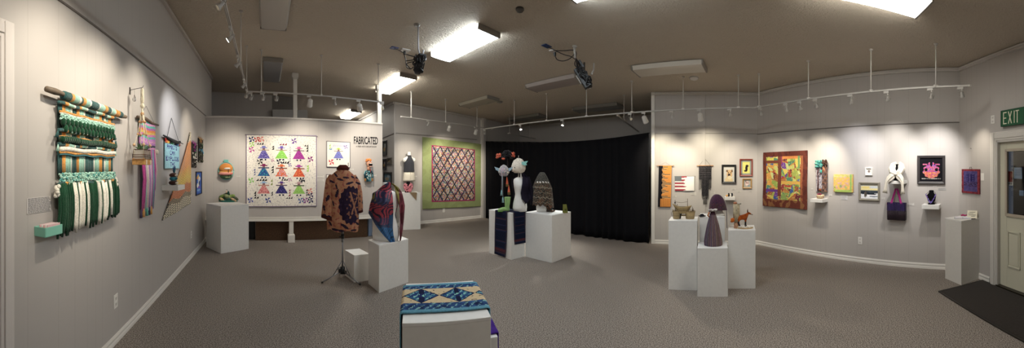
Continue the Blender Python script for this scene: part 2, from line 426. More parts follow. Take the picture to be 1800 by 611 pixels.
# dusk porch behind the glass
mb = MB(); mb.box((dm, 1.2, 1.4), (2.6, .05, 3.0), '#55504c'); o = mb.build('wall_porch', PAPER); o.location = W4.pt(0); o.rotation_euler = (0, 0, W4.rot); struct(o)
mb = MB(); mb.box((dm, .65, .0), (2.6, 1.2, .04), '#666666'); o = mb.build('floor_porch', PAPER); o.location = W4.pt(0); o.rotation_euler = (0, 0, W4.rot); struct(o)
def notice(x0, x1, y0, y1, label, col, lines, d=-.068):
    s0, z0 = W4.hit(x0, y0, d); s1, z1 = W4.hit(x1, y1, d); zc = (z0 + z1) / 2
    t = thing('notice', W4.pt((s0 + s1) / 2, d, zc), label, 'notice', None, W4.rot)
    w, h = s1 - s0, abs(z0 - z1)
    mb = MB(); mb.box((0, 0, 0), (w, .002, h), col); mb.build('sheet', PAPER, t)
    mb = MB()
    for c, a, b, ww, hh in lines: mb.box((a * w, -.0025, b * h), (ww * w, .002, hh * h), c)
    mb.build('print', PAPER, t)
notice(1771, 1781, 300, 326, 'red and white poster taped behind the door glass', '#e8e4e4', [('#8f2f2f', 0, .1, .85, .72), ('#30343c', -.25, -.36, .12, .14), ('#30343c', 0, -.36, .12, .14), ('#30343c', .25, -.36, .12, .14)])
notice(1783, 1797, 294, 314, 'pale blue notice with printed lines on the door glass', '#a8c8ea', [('#5a7396', 0, .3 - .12 * i, .7, .03) for i in range(5)])
notice(1792, 1799.5, 334, 344, 'small blue note low on the door glass', '#8fc0f2', [('#5a86b8', 0, .1, .6, .05)])
# ================================================================ ceiling fixtures
LIT_COOL = emis('lit_diffuser_cool', (.86, .95, 1.0), 11.5)
LIT_WARM = emis('lit_diffuser_warm', (1.0, .97, .88), 11.5)
UNLIT = col_mat('unlit_diffuser', .35)
def fixture(u, v, L, mat, label, W=.40, H=.085, col='#c9c2b4', end='#8d867c'):
    slope = math.atan2(ceil_h(u + .2, v) - ceil_h(u - .2, v), .4)
    t = thing('ceiling_light', (u, v, ceil_h(u, v)), label, 'ceiling light', 'rectangular ceiling lights')
    t.rotation_euler = (math.atan2(ceil_h(u, v + .3) - ceil_h(u, v - .3), .6), -slope, 0)
    mb = MB(); mb.box((0, 0, -.018), (W * .92, L - .03, .036), end)
    for s in (-1, 1): mb.box((0, s * (L / 2 - .012), -H / 2), (W * .96, .024, H - .006), end)
    mb.build('housing', PAINT, t, bevel=.003)
    # wrap-around diffuser: a shallow curved tray
    mb = MB(); n = 6; prof = []
    for i in range(n + 1):
        a = PI * i / n; x = -math.cos(a); prof.append((W / 2 * x, -.012 - (H - .012) * min(1, (math.sin(a) * 1.9)) * (1 - .06 * x * x)))
    vs = [(x, s * (L / 2 - .026), z) for s in (-1, 1) for x, z in prof]; k = n + 1
    fs = [(i, i + 1, k + i + 1, k + i) for i in range(n)] + [tuple(range(k)), tuple(range(k, 2 * k))[::-1]]
    mb.add(vs, fs, col); mb.build('diffuser', mat, t); return t
fixture(2.76, 3.91, 1.28, LIT_COOL, 'glowing long ceiling light between the two black hanging projector clusters')
fixture(2.76, 6.50, 1.45, LIT_WARM, 'glowing ceiling light behind the white post at the partition end')
fixture(2.85, 10.6, 1.45, LIT_WARM, 'glowing ceiling light seen far away over the partition top')
fixture(2.67, 1.33, 1.25, LIT_COOL, 'glowing ceiling light cut by the top of the photo near its middle')
fixture(2.82, -.90, 1.25, LIT_WARM, 'largest glowing ceiling light, above the angled wall of quilts')
fixture(.10, 4.03, 1.25, UNLIT, 'unlit pale ceiling light beside the near left track', col='#b3aca3')
fixture(.12, 6.75, 1.45, UNLIT, 'unlit grey ceiling light beyond the left track, by the square post', col='#8f8f92')
fixture(5.04, 1.60, 1.22, UNLIT, 'unlit ceiling light in front of the smoke detector and black weaving', col='#d8d0c2')
fixture(4.96, 3.91, 1.25, UNLIT, 'unlit ceiling light with pinkish sheen behind the second projector', col='#a89c96')
fixture(4.99, 6.38, 1.2, UNLIT, 'unlit ceiling light above the green bordered quilt', col='#a89f8c')
fixture(6.95, 4.1, 1.3, UNLIT, 'dim ceiling light in the alcove above the black curtain', col='#77736c')
fixture(7.0, 6.6, 1.3, UNLIT, 'dim ceiling light in the alcove corner nearest the green quilt', col='#77736c')

def detector(u, v, r, label, col):
    t = thing('smoke_detector', (u, v, ceil_h(u, v)), label, 'smoke detector')
    t.rotation_euler = (0, math.atan(.078), 0)
    mb = MB(); mb.rings([(0, 0, 0, r, r), (0, 0, -.012, r, r), (0, 0, -.02, r * .92, r * .92), (0, 0, -.036, r * .75, r * .75), (0, 0, -.040, r * .3, r * .3)], col); mb.build('cover', PAINT, t)
    mb = MB(); mb.rings([(0, 0, -.013, r * 1.012, r * 1.012), (0, 0, -.017, r * 1.012, r * 1.012)], mix(col, '#222222', .6)); mb.build('vent_ring', PAINT, t)
p = on_ceil(1220, 136); detector(p.x, p.y, .085, 'white round smoke detector beside the unlit ceiling light', '#e4dfd8')
p = on_ceil(878, 178); detector(p.x, p.y, .08, 'grey round detector beside the ceiling light above the green quilt', '#9b958c')
p = on_ceil(914, 15); detector(p.x, p.y, .05, 'dark grey round ceiling detector near the top centre', '#55504b')

# ================================================================ tracks, rods and spotlights
def track(name, pts, label):
    t = thing(name, pts[0], label, 'lighting track', None)
    p0 = Vector(pts[0])
    for a, b in zip(pts, pts[1:]):
        a = Vector(a) - p0; b = Vector(b) - p0; d = b - a; L = d.length
        q = d.to_track_quat('X', 'Z').to_matrix()
        mb = MB(); mb.box((0, 0, 0), (L, .026, .022), '#b9b4ad')
        for s in (-1, 1): mb.box((0, s * .008, -.0115), (L, .006, .002), '#8f8a84')
        mb.v = [tuple(q @ Vector(v) + (a + b) / 2) for v in mb.v]
        mb.build('rail', PAINT, t)
    for q in (Vector(pts[-1]) - p0, Vector((0, 0, 0))): mb = MB(); mb.box(q, (.045, .036, .026), '#cfcac4'); mb.build('end_cap', PAINT, t)
    return t
def rod(px, yt, owner, z_bot, label=None, u=None, v=None, r=.006):
    """a hanger from the ceiling down to the track; a part of its track"""
    p = on_ceil(px, yt) if u is None else Vector((u, v, ceil_h(u, v)))
    mb = MB(); b = Vector(owner.location)
    mb.tube([(p.x - b.x, p.y - b.y, p.z + .01 - b.z), (p.x - b.x, p.y - b.y, z_bot - b.z)], r, '#d6d1ca', 8)
    mb.rings([(p.x - b.x, p.y - b.y, p.z - b.z, .03, .03), (p.x - b.x, p.y - b.y, p.z - .02 - b.z, .022, .022)], '#c9c3bb')
    mb.box((p.x - b.x, p.y - b.y, z_bot - b.z + .012), (.03, .05, .03), '#d6d1ca')
    mb.build('hanger_rod', PAINT, owner)
def seg_at(a, b, px):
    """point of the segment a-b (plan) seen at column px"""
    sx, cx = vdir(px); a = Vector(a); b = Vector(b); n = Vector((cx, -sx))
    ta = a.x * n.x + a.y * n.y; tb = b.x * n.x + b.y * n.y
    return a.lerp(b, ta / (ta - tb))
LA, LB, LC = (-.35, -1.2, 2.95), (-.35, 5.70, 2.97), (2.12, 5.58, 2.83)
MA, MBp, MC = (5.47, 6.75, 2.66), (5.60, .22, 2.66), (3.28, -2.42, 2.65)
GA, GB = (3.10, 6.88, 2.815), (5.95, 6.98, 2.72)
tl = track('lighting_track', [LA, LB, LC], 'white lighting track over the left wall, bending along the partition')
tm = track('lighting_track', [MA, MBp, MC], 'long white lighting track from the black curtain to the exit wall')
tg = track('lighting_track', [GA, GB], 'short white lighting track in front of the green bordered quilt')
ta = track('lighting_track', [(5.62, 2.85, 2.64), (6.32, 3.05, 2.64), (8.05, 3.45, 2.60)], 'dark lighting track crossing into the alcove over the curtain right end')
tb = track('lighting_track', [(6.5, 6.85, 2.62), (8.05, 7.2, 2.60)], 'dark lighting track in the alcove above the hanging animal hats')
for px, yt in ((426, 18), (437, 81), (459.5, 90), (565, 96.5), (665, 112)):
    p = on_ceil(px, yt)
    if px < 440:
        p = Vector((-.35, {426: 4.3, 437: 5.55}[px], 0)); rod(0, 0, tl, 2.97, u=p.x, v=p.y)
    else: p = seg_at(LB, LC, px); rod(0, 0, tl, p.z, u=p.x, v=p.y, r=.008)
rod(0, 0, tl, 2.96, u=-.35, v=1.6)
for px in (904, 961, 1031, 1110.6, 1201, 1298): p = seg_at(MA, MBp, px); rod(0, 0, tm, p.z, u=p.x, v=p.y, r=.008)
for px in (1334, 1421, 1531, 1645): p = seg_at(MBp, MC, px); rod(0, 0, tm, p.z, u=p.x, v=p.y, r=.009)
for px, r in ((723, .016), (783.4, .008), (838.5, .008)): p = seg_at(GA, GB, px); rod(0, 0, tg, p.z, u=p.x, v=p.y, r=r)
rod(0, 0, ta, 2.64, u=6.32, v=3.05); rod(0, 0, ta, 2.61, u=7.4, v=3.3); rod(0, 0, tb, 2.62, u=6.55, v=6.86); rod(0, 0, tb, 2.6, u=7.7, v=7.12)

BULB_ON = emis('spot_bulb_on', (1.0, .93, .78), 14.0); BULB_ON.cycles.emission_sampling = 'NONE'
_cache = {}
def part(key, fn, mat, name, parent, loc=(0, 0, 0), rot=None):
    if key not in _cache: _cache[key] = fn().mesh(name); _cache[key].materials.append(mat)
    o = bpy.data.objects.new(name, _cache[key]); C.objects.link(o); o.parent = parent; o.location = loc
    if rot is not None: o.rotation_euler = rot
    return o
def m_adapter(): mb = MB(); mb.box((0, 0, -.028), (.075, .022, .030), '#bdb8b1'); mb.tube([(.02, 0, -.040), (.02, 0, -.085)], .007, '#cfcac3', 8); return mb
def m_can():
    mb = MB(); pr = [(0, 0, .045, .012, .012), (0, 0, .043, .036, .036), (0, 0, .030, .046, .046), (0, 0, -.075, .050, .050), (0, 0, -.082, .054, .054), (0, 0, -.092, .054, .054), (0, 0, -.092, .044, .044), (0, 0, -.06, .040, .040)]
    mb.rings(pr, '#d8d3cb', caps=True); return mb
def m_yoke():
    mb = MB(); pts = [(.032 * math.cos(a), 0, .02 + .034 * math.sin(a) - .0) for a in [PI * i / 10 for i in range(11)]]
    mb.tube([(p[0], p[1], p[2]) for p in pts], .0035, '#aca7a0', 6); mb.tube([(-.032, 0, .02), (-.032, 0, -.015)], .0035, '#aca7a0', 6); mb.tube([(.032, 0, .02), (.032, 0, -.015)], .0035, '#aca7a0', 6); return mb
def m_cup():
    mb = MB(); mb.rings([(0, 0, .032, .010, .010), (0, 0, .012, .014, .014), (0, 0, -.002, .018, .018), (0, 0, -.030, .029, .029), (0, 0, -.034, .029, .029), (0, 0, -.030, .024, .024)], '#b9b5af'); return mb
def m_lens(r, z): return lambda: MB().rings([(0, 0, z, r, r), (0, 0, z - .003, r * .8, r * .8)], '#fff3d8')
LENS = col_mat('lens_glass', .2)
def aim_rot(d):
    return Vector(d).normalized().to_track_quat('-Z', 'Y').to_euler()
SPOTS = []
def track_light(seg, px, kind, target, label, power, lit=False, cone=62, col=(1, .90, .74), blend=1.0, rotz=None):
    p = seg_at(seg[0], seg[1], px) if px is not None else Vector(seg)
    d = Vector(target) - (p + Vector((0, 0, -.12)))
    along = math.atan2(seg[1][1] - seg[0][1], seg[1][0] - seg[0][0]) if px is not None else PI / 2
    t = thing('track_light', p, label, 'track light', 'small spotlights on the tracks', along)
    part('adapter', m_adapter, PAINT, 'adapter', t)
    q = Matrix.Rotation(-along, 3, 'Z') @ d.normalized(); rot = aim_rot(q)
    hl = (.02, 0, -.125)
    if kind == 'can':
        hd = part('can', m_can, PAINT, 'lamp_housing', t, hl, rot); part('lensoff', m_lens(.043, -.075), LENS, 'bulb', hd)
    else:
        part('yoke', m_yoke, PAINT, 'yoke', t, (.02, 0, -.11), rot); hd = part('cup', m_cup, PAINT, 'lamp_housing', t, (.02, 0, -.11), rot)
        part('lenson' if lit else 'lenssmall', m_lens(.026, -.031), BULB_ON if lit else LENS, 'bulb', hd)
    if power:
        l = bpy.data.lights.new('spot', 'SPOT'); l.energy = power; l.color = col; l.spot_size = math.radians(cone); l.spot_blend = blend; l.shadow_soft_size = .022
        o = bpy.data.objects.new('spot', l); C.objects.link(o); c = math.cos(along); s = math.sin(along)
        hp = p + Vector((.02 * c, .02 * s, -.125)); o.location = hp + d.normalized() * .11; o.rotation_euler = aim_rot(d); o.parent = None
    return t
def wpt(W, x, y): s, z = W.hit(x, y); return W.pt(s, 0, z)
S = (LA, LB)
def tl_(v, kind, tgt, label, pw, **k):
    p = (-.35, v, 2.955); a = -.35
    return track_light(((-.35, v - .01, 2.955), (-.35, v + .01, 2.957)), XV + F * math.atan2(a, v), kind, tgt, label, pw, **k)
WARM = (1, .90, .76)
PW = 72
tl_(.55, 'can', wpt(WL, 20, 120), 'white spotlight above the near left doorway', PW * .3, cone=80)
tl_(1.35, 'can', wpt(WL, 110, 190), 'white spotlight above the green weaving left edge', PW * .60, cone=84)
tl_(2.39, 'gimbal', wpt(WL, 175, 200), 'unlit looking spotlight at the very top of the left track', PW * .50, cone=78)
tl_(3.02, 'gimbal', wpt(WL, 240, 200), 'glowing spotlight nearest the top of the left track', PW * .45, lit=True, cone=66)
tl_(3.80, 'gimbal', wpt(WL, 300, 225), 'small spotlight between the two glowing ones on the left track', PW * .6, cone=62, col=(.93, .95, 1))
tl_(4.80, 'gimbal', wpt(WL, 330, 250), 'glowing spotlight at the far end of the left track', PW * .42, lit=True, cone=60)
tl_(5.45, 'gimbal', (-.9, 6.8, 1.9), 'dim spotlight on the last bit of the left track before its bend', PW * .3, cone=60)
B = (LB, LC)
track_light(B, 440, 'gimbal', wpt(WP, 385, 300), 'tiny spotlight hanging at the bend of the left track', PW * .35, cone=60)
track_light(B, 461, 'gimbal', wpt(WP, 410, 290), 'small spotlight just right of the track bend', PW * .3, cone=60)
track_light(B, 484, 'gimbal', wpt(WP, 470, 285), 'small looped spotlight left of the square post', PW * .45, cone=66)
track_light(B, 543, 'can', wpt(WP, 530, 280), 'white cylinder spotlight right of the square post', PW * .75, cone=84)
track_light(B, 587, 'gimbal', wpt(WP, 590, 280), 'small looped spotlight above the framed doll quilt', PW * .35, cone=60)
track_light(B, 630, 'can', wpt(WP, 645, 270), 'white cylinder spotlight above the exhibition title', PW * .75, cone=80)
track_light(B, 671, 'gimbal', (1.65, 4.1, 1.0), 'small spotlight at the partition end of the left track', PW * .35, cone=46)
G = (GA, GB)
track_light(G, 752, 'gimbal', wpt(WG, 715, 290), 'small white spotlight over the pedestal by the green quilt', PW * .5, cone=70)
track_light(G, 789, 'can', wpt(WG, 778, 290), 'tilted cylinder spotlight over the green quilt centre', PW * 1.0, cone=84)
track_light(G, 836, 'can', wpt(WG, 820, 300), 'cylinder spotlight over the green quilt right side', PW * .6, cone=76)
M = (MA, MBp); N = (MBp, MC)
track_light(M, 852, 'gimbal', wpt(WG, 835, 290), 'unlit spotlight at the curtain end of the long track', PW * .25, cone=60)
track_light(M, 914, 'gimbal', (4.9, 4.4, .9), 'glowing spotlight above the hanging animal hats', PW * 1.1, lit=True, cone=60, col=(1, .95, .9))
track_light(M, 988, 'gimbal', (4.9, 4.2, .9), 'brightest glowing spotlight above the black curtain', PW * 1.5, lit=True, cone=66, col=(.96, 1, .93))
track_light(M, 1107, 'gimbal', (4.1, .9, .8), 'small spotlight left of the curtain end cylinder', PW * .9, cone=50)
track_light(M, 1131, 'can', wpt(W2, 1165, 290), 'white cylinder spotlight hanging over the curtain right end', PW * .58, cone=84, col=(1, .9, .68))
track_light(M, 1180, 'gimbal', wpt(W2, 1190, 300), 'tiny spotlight over the orange and black weaving', PW * .45, cone=66)
track_light(M, 1229, 'can', wpt(W2, 1240, 290), 'cylinder spotlight in the middle of the white wall', PW * .62, cone=88, col=(1, .9, .68))
track_light(M, 1282, 'gimbal', wpt(W2, 1300, 300), 'tiny spotlight over the framed dog portrait', PW * .5, cone=66)
track_light(N, 1336, 'gimbal', wpt(W3, 1350, 300), 'pale spotlight at the bend of the long track', PW * .35, cone=66)
track_light(N, 1381, 'gimbal', wpt(W3, 1385, 300), 'pinkish spotlight over the brown patchwork quilt', PW * .45, cone=66)
track_light(N, 1405, 'gimbal', wpt(W3, 1440, 300), 'glowing spotlight over the patchwork quilt right edge', PW * .6, lit=True, cone=72)
track_light(N, 1433, 'gimbal', wpt(W3, 1450, 300), 'dim looped spotlight right of the glowing one on the long track', PW * .35, cone=60)
track_light(N, 1494, 'gimbal', wpt(W3, 1500, 290), 'looped spotlight above the yellow textile', PW * .45, cone=80, col=(.97, .96, 1))
track_light(N, 1558, 'gimbal', wpt(W3, 1565, 285), 'looped spotlight above the white scarf shelf', PW * .58, cone=76, col=(1, .96, .9))
track_light(N, 1635, 'gimbal', wpt(W3, 1640, 290), 'looped spotlight above the black framed beadwork', PW * .7, cone=72, col=(1, .96, .92))
track_light(N, 1688, 'gimbal', wpt(W4, 1720, 290), 'glowing spotlight at the exit end of the long track', PW * .25, lit=True, cone=60)
# spots of the same track that light the plinths in mid room
for p, tg_, pw, cn in (((5.5, 1.1, 2.5), (4.1, .7, .8), 45, 60),):
    pass

# ================================================================ projectors hung under the ceiling
def cluster(px, py, lean, label, seed, r):
    rn = random.Random(seed)
    top = on_ceil(px, py); t = thing('projector', (top.x, top.y, top.z), label, 'projector', 'projector clusters hung from the ceiling')
    return t, rn, top
def cable(t, pts, name='cable', r=.006, col='#17161a'):
    mb = MB(); P = [Vector(p) for p in pts]; q = []
    for i in range(len(P) - 1):   # catmull-rom
        a, b, c, d = P[max(i - 1, 0)], P[i], P[i + 1], P[min(i + 2, len(P) - 1)]
        for k in range(6):
            s = k / 6; q.append(.5 * ((2 * b) + (c - a) * s + (2 * a - 5 * b + 4 * c - d) * s * s + (3 * b - a - 3 * c + d) * s ** 3))
    q.append(P[-1]); mb.tube(q, r, col, 6); return mb.build(name, PLASTIC, t)
def projector(base, pix, label, seed, body_r, lean):
    """base: pixel of the ceiling plate; pix: pixel path of the body axis, all at the same distance as the plate"""
    top = on_ceil(*base); r = math.hypot(top.x, top.y)
    t = thing('projector', top, label, 'projector', 'projector clusters hung from the ceiling')
    P = lambda x, y, dr=0.0: at_r(x, y, r + dr) - top
    rn = random.Random(seed)
    return t, P, rn
t, P, rn = projector((733, 43), None, 'black projector bundled in cables, hung left of the lit ceiling light', 3, .1, 0)
mb = MB(); mb.rings([(0, 0, .01, .045, .045), (0, 0, -.02, .04, .04)], '#8f8a83'); mb.build('ceiling_plate', PAINT, t)
mb = MB(); mb.tube([P(735, 46), P(735, 70), P(735.5, 88), P(739, 98)], .011, '#c9ccd4', 8); mb.build('pole', PAINT, t)
mb = MB(); mb.tube([P(743, 98, .05), P(744.5, 88, .05)], .012, '#c9ccd4', 8); mb.build('short_pole', PAINT, t)
mb = MB(); d = (P(734, 129) - P(738, 99)).normalized(); q = d.to_track_quat('-Z', 'Y').to_matrix(); c = P(737, 111)
mb.box(c, (.115, .10, .17), '#1b1a1e', rot=q); mb.box(P(734.5, 122), (.085, .085, .10), '#121114', rot=q)
for k in range(5): mb.box(c + q @ Vector((0, -.053, -.08 + k * .035)), (.12, .006, .008), '#2c2b30', rot=q)
mb.build('projector_body', PLASTIC, t, bevel=.012)
mb = MB(); mb.tube([P(734, 125) + Vector((0, 0, 0)), P(733.5, 130)], [.045, .036], '#0d0d12', 14); mb.build('lens', PLASTIC, t)
mb = MB(); mb.box(P(748, 99), (.02, .02, .05), '#1b1a1e'); mb.tube([P(741, 100), P(749, 99)], .012, '#1b1a1e'); mb.box(P(741, 97), (.09, .07, .02), '#2a292d'); mb.build('bracket', PLASTIC, t)
for k in range(20):
    a = rn.uniform(-.05, .05); x0 = rn.uniform(729, 745)
    cable(t, [P(x0, 98 + rn.uniform(-3, 3), a), P(x0 + rn.uniform(-6, 4), 105, a - .08), P(736 + rn.uniform(-10, 9), 113, -.09), P(735 + rn.uniform(-8, 8), 121 + rn.uniform(-3, 3), -.08), P(735 + rn.uniform(-4, 6), 127, -.05), P(x0 + rn.uniform(-3, 3), 110, -.09)], r=rn.uniform(.005, .009))
p_ = on_ceil(693, 84) - top if False else None
def ceil_box(px, py, size, col, parent, name, base):
    p = on_ceil(px, py, .006) - base; mb = MB(); mb.box(p, size, col); mb.build(name, PLASTIC, parent, bevel=.003); return p
b0 = Vector(t.location)
pa = ceil_box(693, 84.5, (.13, .09, .012), '#2b3f86', t, 'blue_tag', b0); pb = ceil_box(712, 88.5, (.15, .12, .02), '#d8d4cf', t, 'outlet_plate', b0)
cable(t, [pa, P(706, 91), P(716, 96), P(728, 99.5), P(737, 100)]); cable(t, [pb + Vector((0, 0, -.01)), P(711, 97), P(713, 104), P(715, 118), P(722, 121), P(727, 117)]); cable(t, [P(713, 107), P(722, 106), P(730, 104)]); cable(t, [P(722, 121), P(715, 112), P(728, 108)])
mb = MB(); mb.box(P(711, 93), (.025, .025, .05), '#151417'); mb.build('plug', PLASTIC, t)

t, P, rn = projector((1010, 81), None, 'black projector leaning on its bracket in front of the curtain', 5, .1, 0)
mb = MB(); mb.rings([(0, 0, .01, .04, .04), (0, 0, -.02, .035, .035)], '#b5b0a9'); mb.build('ceiling_plate', PAINT, t)
mb = MB(); mb.tube([P(1010, 81), P(1010.5, 102)], .016, '#c4c0ba', 8); mb.build('pole', PAINT, t)
mb = MB(); q2 = on_ceil(1044, 111) - Vector(t.location); e = P(1043, 128); mb.tube([q2, q2 + (P(1043.5, 124) - P(1044, 111)), P(1040, 130)], .013, '#c4c0ba', 8); mb.build('short_pole', PAINT, t)
d = (P(1036, 150) - P(1014, 116)).normalized(); q = d.to_track_quat('-Z', 'Y').to_matrix()
mb = MB(); mb.box(P(1021, 130), (.11, .12, .20), '#17161a', rot=q); mb.box(P(1031, 146), (.13, .12, .13), '#121216', rot=q)
for k in range(5): mb.box(P(1029, 142) + q @ Vector((0, -.063, -.05 + k * .028)), (.10, .006, .008), '#34333a', rot=q)
mb.build('projector_body', PLASTIC, t, bevel=.012)
mb = MB(); mb.tube([P(1035, 148), P(1038, 154)], [.036, .03], '#0d0d12', 14); mb.build('lens', PLASTIC, t)
mb = MB(); mb.box(P(1018, 140), (.05, .03, .14), '#a39c93', rot=q); mb.box(P(1036.5, 154), (.03, .02, .02), '#e4e4e8'); mb.box(P(1022, 112), (.035, .03, .12), '#2a2a2e', rot=q); mb.box(P(1027, 118), (.02, .02, .14), '#45403c'); mb.build('bracket', PLASTIC, t)
for k in range(11):
    a = rn.uniform(-.04, .05); s = rn.random(); x0 = 1012 + 8 * s; y0 = 102 + 12 * s
    cable(t, [P(x0, y0, a), P(x0 + rn.uniform(-2, 8), y0 + 12, -.08), P(1024 + rn.uniform(-4, 8), 130 + rn.uniform(-5, 4), -.10), P(1032 + rn.uniform(-3, 7), 140 + rn.uniform(-5, 8), -.09), P(1037 + rn.uniform(-4, 3), 146, -.03)], r=.007)
b0 = Vector(t.location)
pa = ceil_box(961, 81, (.15, .09, .012), '#26407a', t, 'blue_tag', b0); pb = ceil_box(973, 90, (.12, .09, .02), '#cfcac4', t, 'outlet_plate', b0)
cable(t, [pa, P(976, 89), P(992, 96), P(1003, 99), P(1012, 105)]); cable(t, [P(976, 89), P(992, 89), P(1008, 88), P(1013, 93), P(1012, 102)])
cable(t, [pb + Vector((0, 0, -.03)), P(976, 99), P(980, 105), P(990, 107), P(1000, 104), P(1006, 99), P(1009, 95)])
mb = MB(); mb.box(P(975.5, 95), (.025, .025, .055), '#151417'); mb.build('plug', PLASTIC, t)
# ================================================================ things on the left wall
def cloth(name, parent, w, h, nu, nv, colfn, mat=None, y0=-.012, rip=None, thick=.005, cx=0.0, cz_=0.0, edge=None):
    def fn(a, b):
        x = cx + (a - .5) * w; z = cz_ + (.5 - b) * h; dy = rip(a, b) if rip else 0
        if edge: ex, ez = edge(a, b); x += ex; z += ez
        return (x, y0 - dy, z)
    return MB().grid(fn, nu, nv, colfn).build(name, mat or CLOTH, parent, solid=thick)
def text_obj(body, size, mat_, parent, name, loc, col, sx=1.0, ext=.002, bold=0.0, align='CENTER'):
    cu = bpy.data.curves.new('t', 'FONT'); cu.body = body; cu.size = size; cu.extrude = ext; cu.offset = bold; cu.align_x = align; cu.resolution_u = 3
    o = bpy.data.objects.new('t', cu); C.objects.link(o); dg = bpy.context.evaluated_depsgraph_get(); dg.update()
    me = bpy.data.meshes.new_from_object(o.evaluated_get(dg)); bpy.data.objects.remove(o); bpy.data.curves.remove(cu)
    me.transform(Matrix.Diagonal((sx, 1, 1, 1))); me.transform(Matrix.Rotation(PI / 2, 4, 'X')); me.materials.clear(); me.materials.append(mat_)
    at = me.color_attributes.new('Col', 'FLOAT_COLOR', 'CORNER'); c = rgb(col); at.data.foreach_set('color', [*c, 1.0] * len(me.loops))
    n = bpy.data.objects.new(name, me); C.objects.link(n); n.parent = parent; n.location = loc; return n
def placard(W, x0, x1, y0, y1, label, lines=4, col='#d6d2cd'):
    xm, ym, w, h = extent(W, x0, x1, y0, y1)
    t = hang('label_card', W, xm, ym, label, 'label card', 'small label cards beside the artworks', d=.0015)
    MB().box((0, -.001, 0), (w, .002, h), col).build('card', PAPER, t)
    mb = MB(); rn = random.Random(int(x0 * 7))
    for i in range(lines):
        ww = w * rn.uniform(.55, .85); mb.box((-w * .44 + ww / 2, -.0025, h * (.36 - .72 * i / max(1, lines - 1))), (ww, .001, h * .055), '#6d6a68')
    mb.build('print', PAPER, t); return t

GRN, TEAL, MINT, MUST, CREAM = '#12452c', '#2f5d5c', '#a3d3c0', '#e2982b', '#efe9da'
s_mid = (WL.hit(104, 250, .035)[0] + WL.hit(205, 250, .035)[0]) / 2
t = thing('macrame_weaving', WL.pt(s_mid, 0, 1.6), 'large green, mint and mustard wall weaving with thick fringe on a rough branch', 'weaving', None, WL.rot)
t.scale = (1, 1, .972); sxz = lambda zx: WL.hit(40 + zx / 4.363, 250, .035)[0] - s_mid
x0, x1 = sxz(272), sxz(690)
rn = random.Random(1)
xa, xb = WL.hit(80, 165, .05)[0] - s_mid, WL.hit(221, 207, .05)[0] - s_mid
pts = [(xa + (xb - xa) * i / 14, -.055 - .006 * math.sin(i * 1.3), .505 - .012 * i / 14 + .006 * math.sin(i * .9) + (.006 if i == 0 else 0)) for i in range(15)]
MB().tube(pts, [.019 + .004 * math.sin(i * 2.1) for i in range(15)], lambda s: mix('#3f3128', '#8a7862', (math.sin(s * 90) + 1) / 2), 10).build('branch', WOODM, t)
STR = [(255, TEAL), (300, MUST), (327, MINT), (368, CREAM), (380, TEAL), (412, MUST), (431, MINT), (468, CREAM), (478, TEAL), (541, CREAM), (551, MINT), (587, MUST), (604, TEAL), (625, CREAM), (633, MINT), (655, MUST), (676, TEAL), (720, TEAL)]
STX = [(sxz(a), c) for a, c in STR]
def stripe(x):
    c = STX[0][1]
    for a, k in STX:
        if x >= a: c = k
    return c
# wrapped yarn along the branch: many touching coils
BR = [(290, TEAL), (332, MUST), (358, MINT), (398, CREAM), (408, TEAL), (424, MUST), (447, MINT), (476, CREAM), (484, TEAL), (548, CREAM), (556, MINT), (595, MUST), (615, TEAL), (640, CREAM), (650, MINT), (672, CREAM), (680, MUST), (710, TEAL), (735, TEAL)]
BX = [(sxz(a), c) for a, c in BR]
mb = MB(); x = BX[0][0]
while x < BX[-1][0]:
    c = [k for a, k in BX if x >= a][-1]; f = (x - xa) / (xb - xa)
    mb.tube([(x, -.055, .505 - .012 * f), (x + .012, -.055, .505 - .012 * f)], .030 + rn.uniform(-.001, .002), jit(c, .12, rn), 12); x += .012
mb.build('wrapped_yarn', YARN, t)
mb = MB(); n = 96
for i in range(n):
    x = x0 + (x1 - x0) * (i + .5) / n; c = stripe(x)
    for za, zb in ((.45, .385), (.265, .20), (.12, -.035)):
        yy = -.03 - rn.uniform(0, .006)
        mb.tube([(x, yy, za), (x + rn.uniform(-.002, .002), yy, (za + zb) / 2), (x, yy, zb)], .0048, jit(c, .2, rn), 5)
mb.box(((x0 + x1) / 2, -.02, .2), (x1 - x0 - .02, .004, .5), '#243a36')
mb.build('warp_threads', YARN, t)
def roll(z, r, colfn, name, dx=.0, y=-.05, wob=.004, n=60, ex=0.0):
    mb = MB(); a, b = x0 - ex, x1 + ex
    for i in range(n):
        x = a + (b - a) * i / n; w = (b - a) / n
        zz = z + wob * math.sin(i * .35)
        mb.tube([(x, y, zz - .0), (x + w, y, zz + wob * .3)], r * (1 + .08 * rn.uniform(-1, 1)), jit(colfn(x), .12, rn), 9)
    return mb.build(name, YARN, t)
for z in (.447, .259, .161, -.112): roll(z, .013, stripe, 'wrapped_bar', ex=.02)
roll(.388, .009, lambda x: MUST, 'twisted_cord', wob=.002); roll(.378, .006, lambda x: CREAM, 'twisted_cord')
roll(.214, .009, lambda x: MUST, 'twisted_cord'); roll(.129, .018, lambda x: CREAM, 'thick_roving', n=40); roll(.106, .009, lambda x: MUST, 'twisted_cord'); roll(.092, .006, lambda x: '#2a7a86', 'twisted_cord')
roll(.196, .024, lambda x: GRN, 'thick_roving', n=34, y=-.06)
mb = MB()
for row in range(3):
    for i in range(70):
        x = x0 + (x1 - x0) * (i + rn.random()) / 70; mb.ball((x, -.05 - rn.uniform(0, .012), .365 - row * .012 + rn.uniform(-.004, .004)), (.010, .009, .009), jit(MINT, .25, rn), n=6, m=4)
mb.build('loop_pile', YARN, t)
mb = MB()
for row in range(2):
    for i in range(15):
        x = x0 + (x1 - x0) * (i + .5 + .5 * row) / 15.6; mb.ball((x, -.060, .318 - row * .042), (.022, .020, .030), jit(GRN, .25, rn), n=8, m=6)
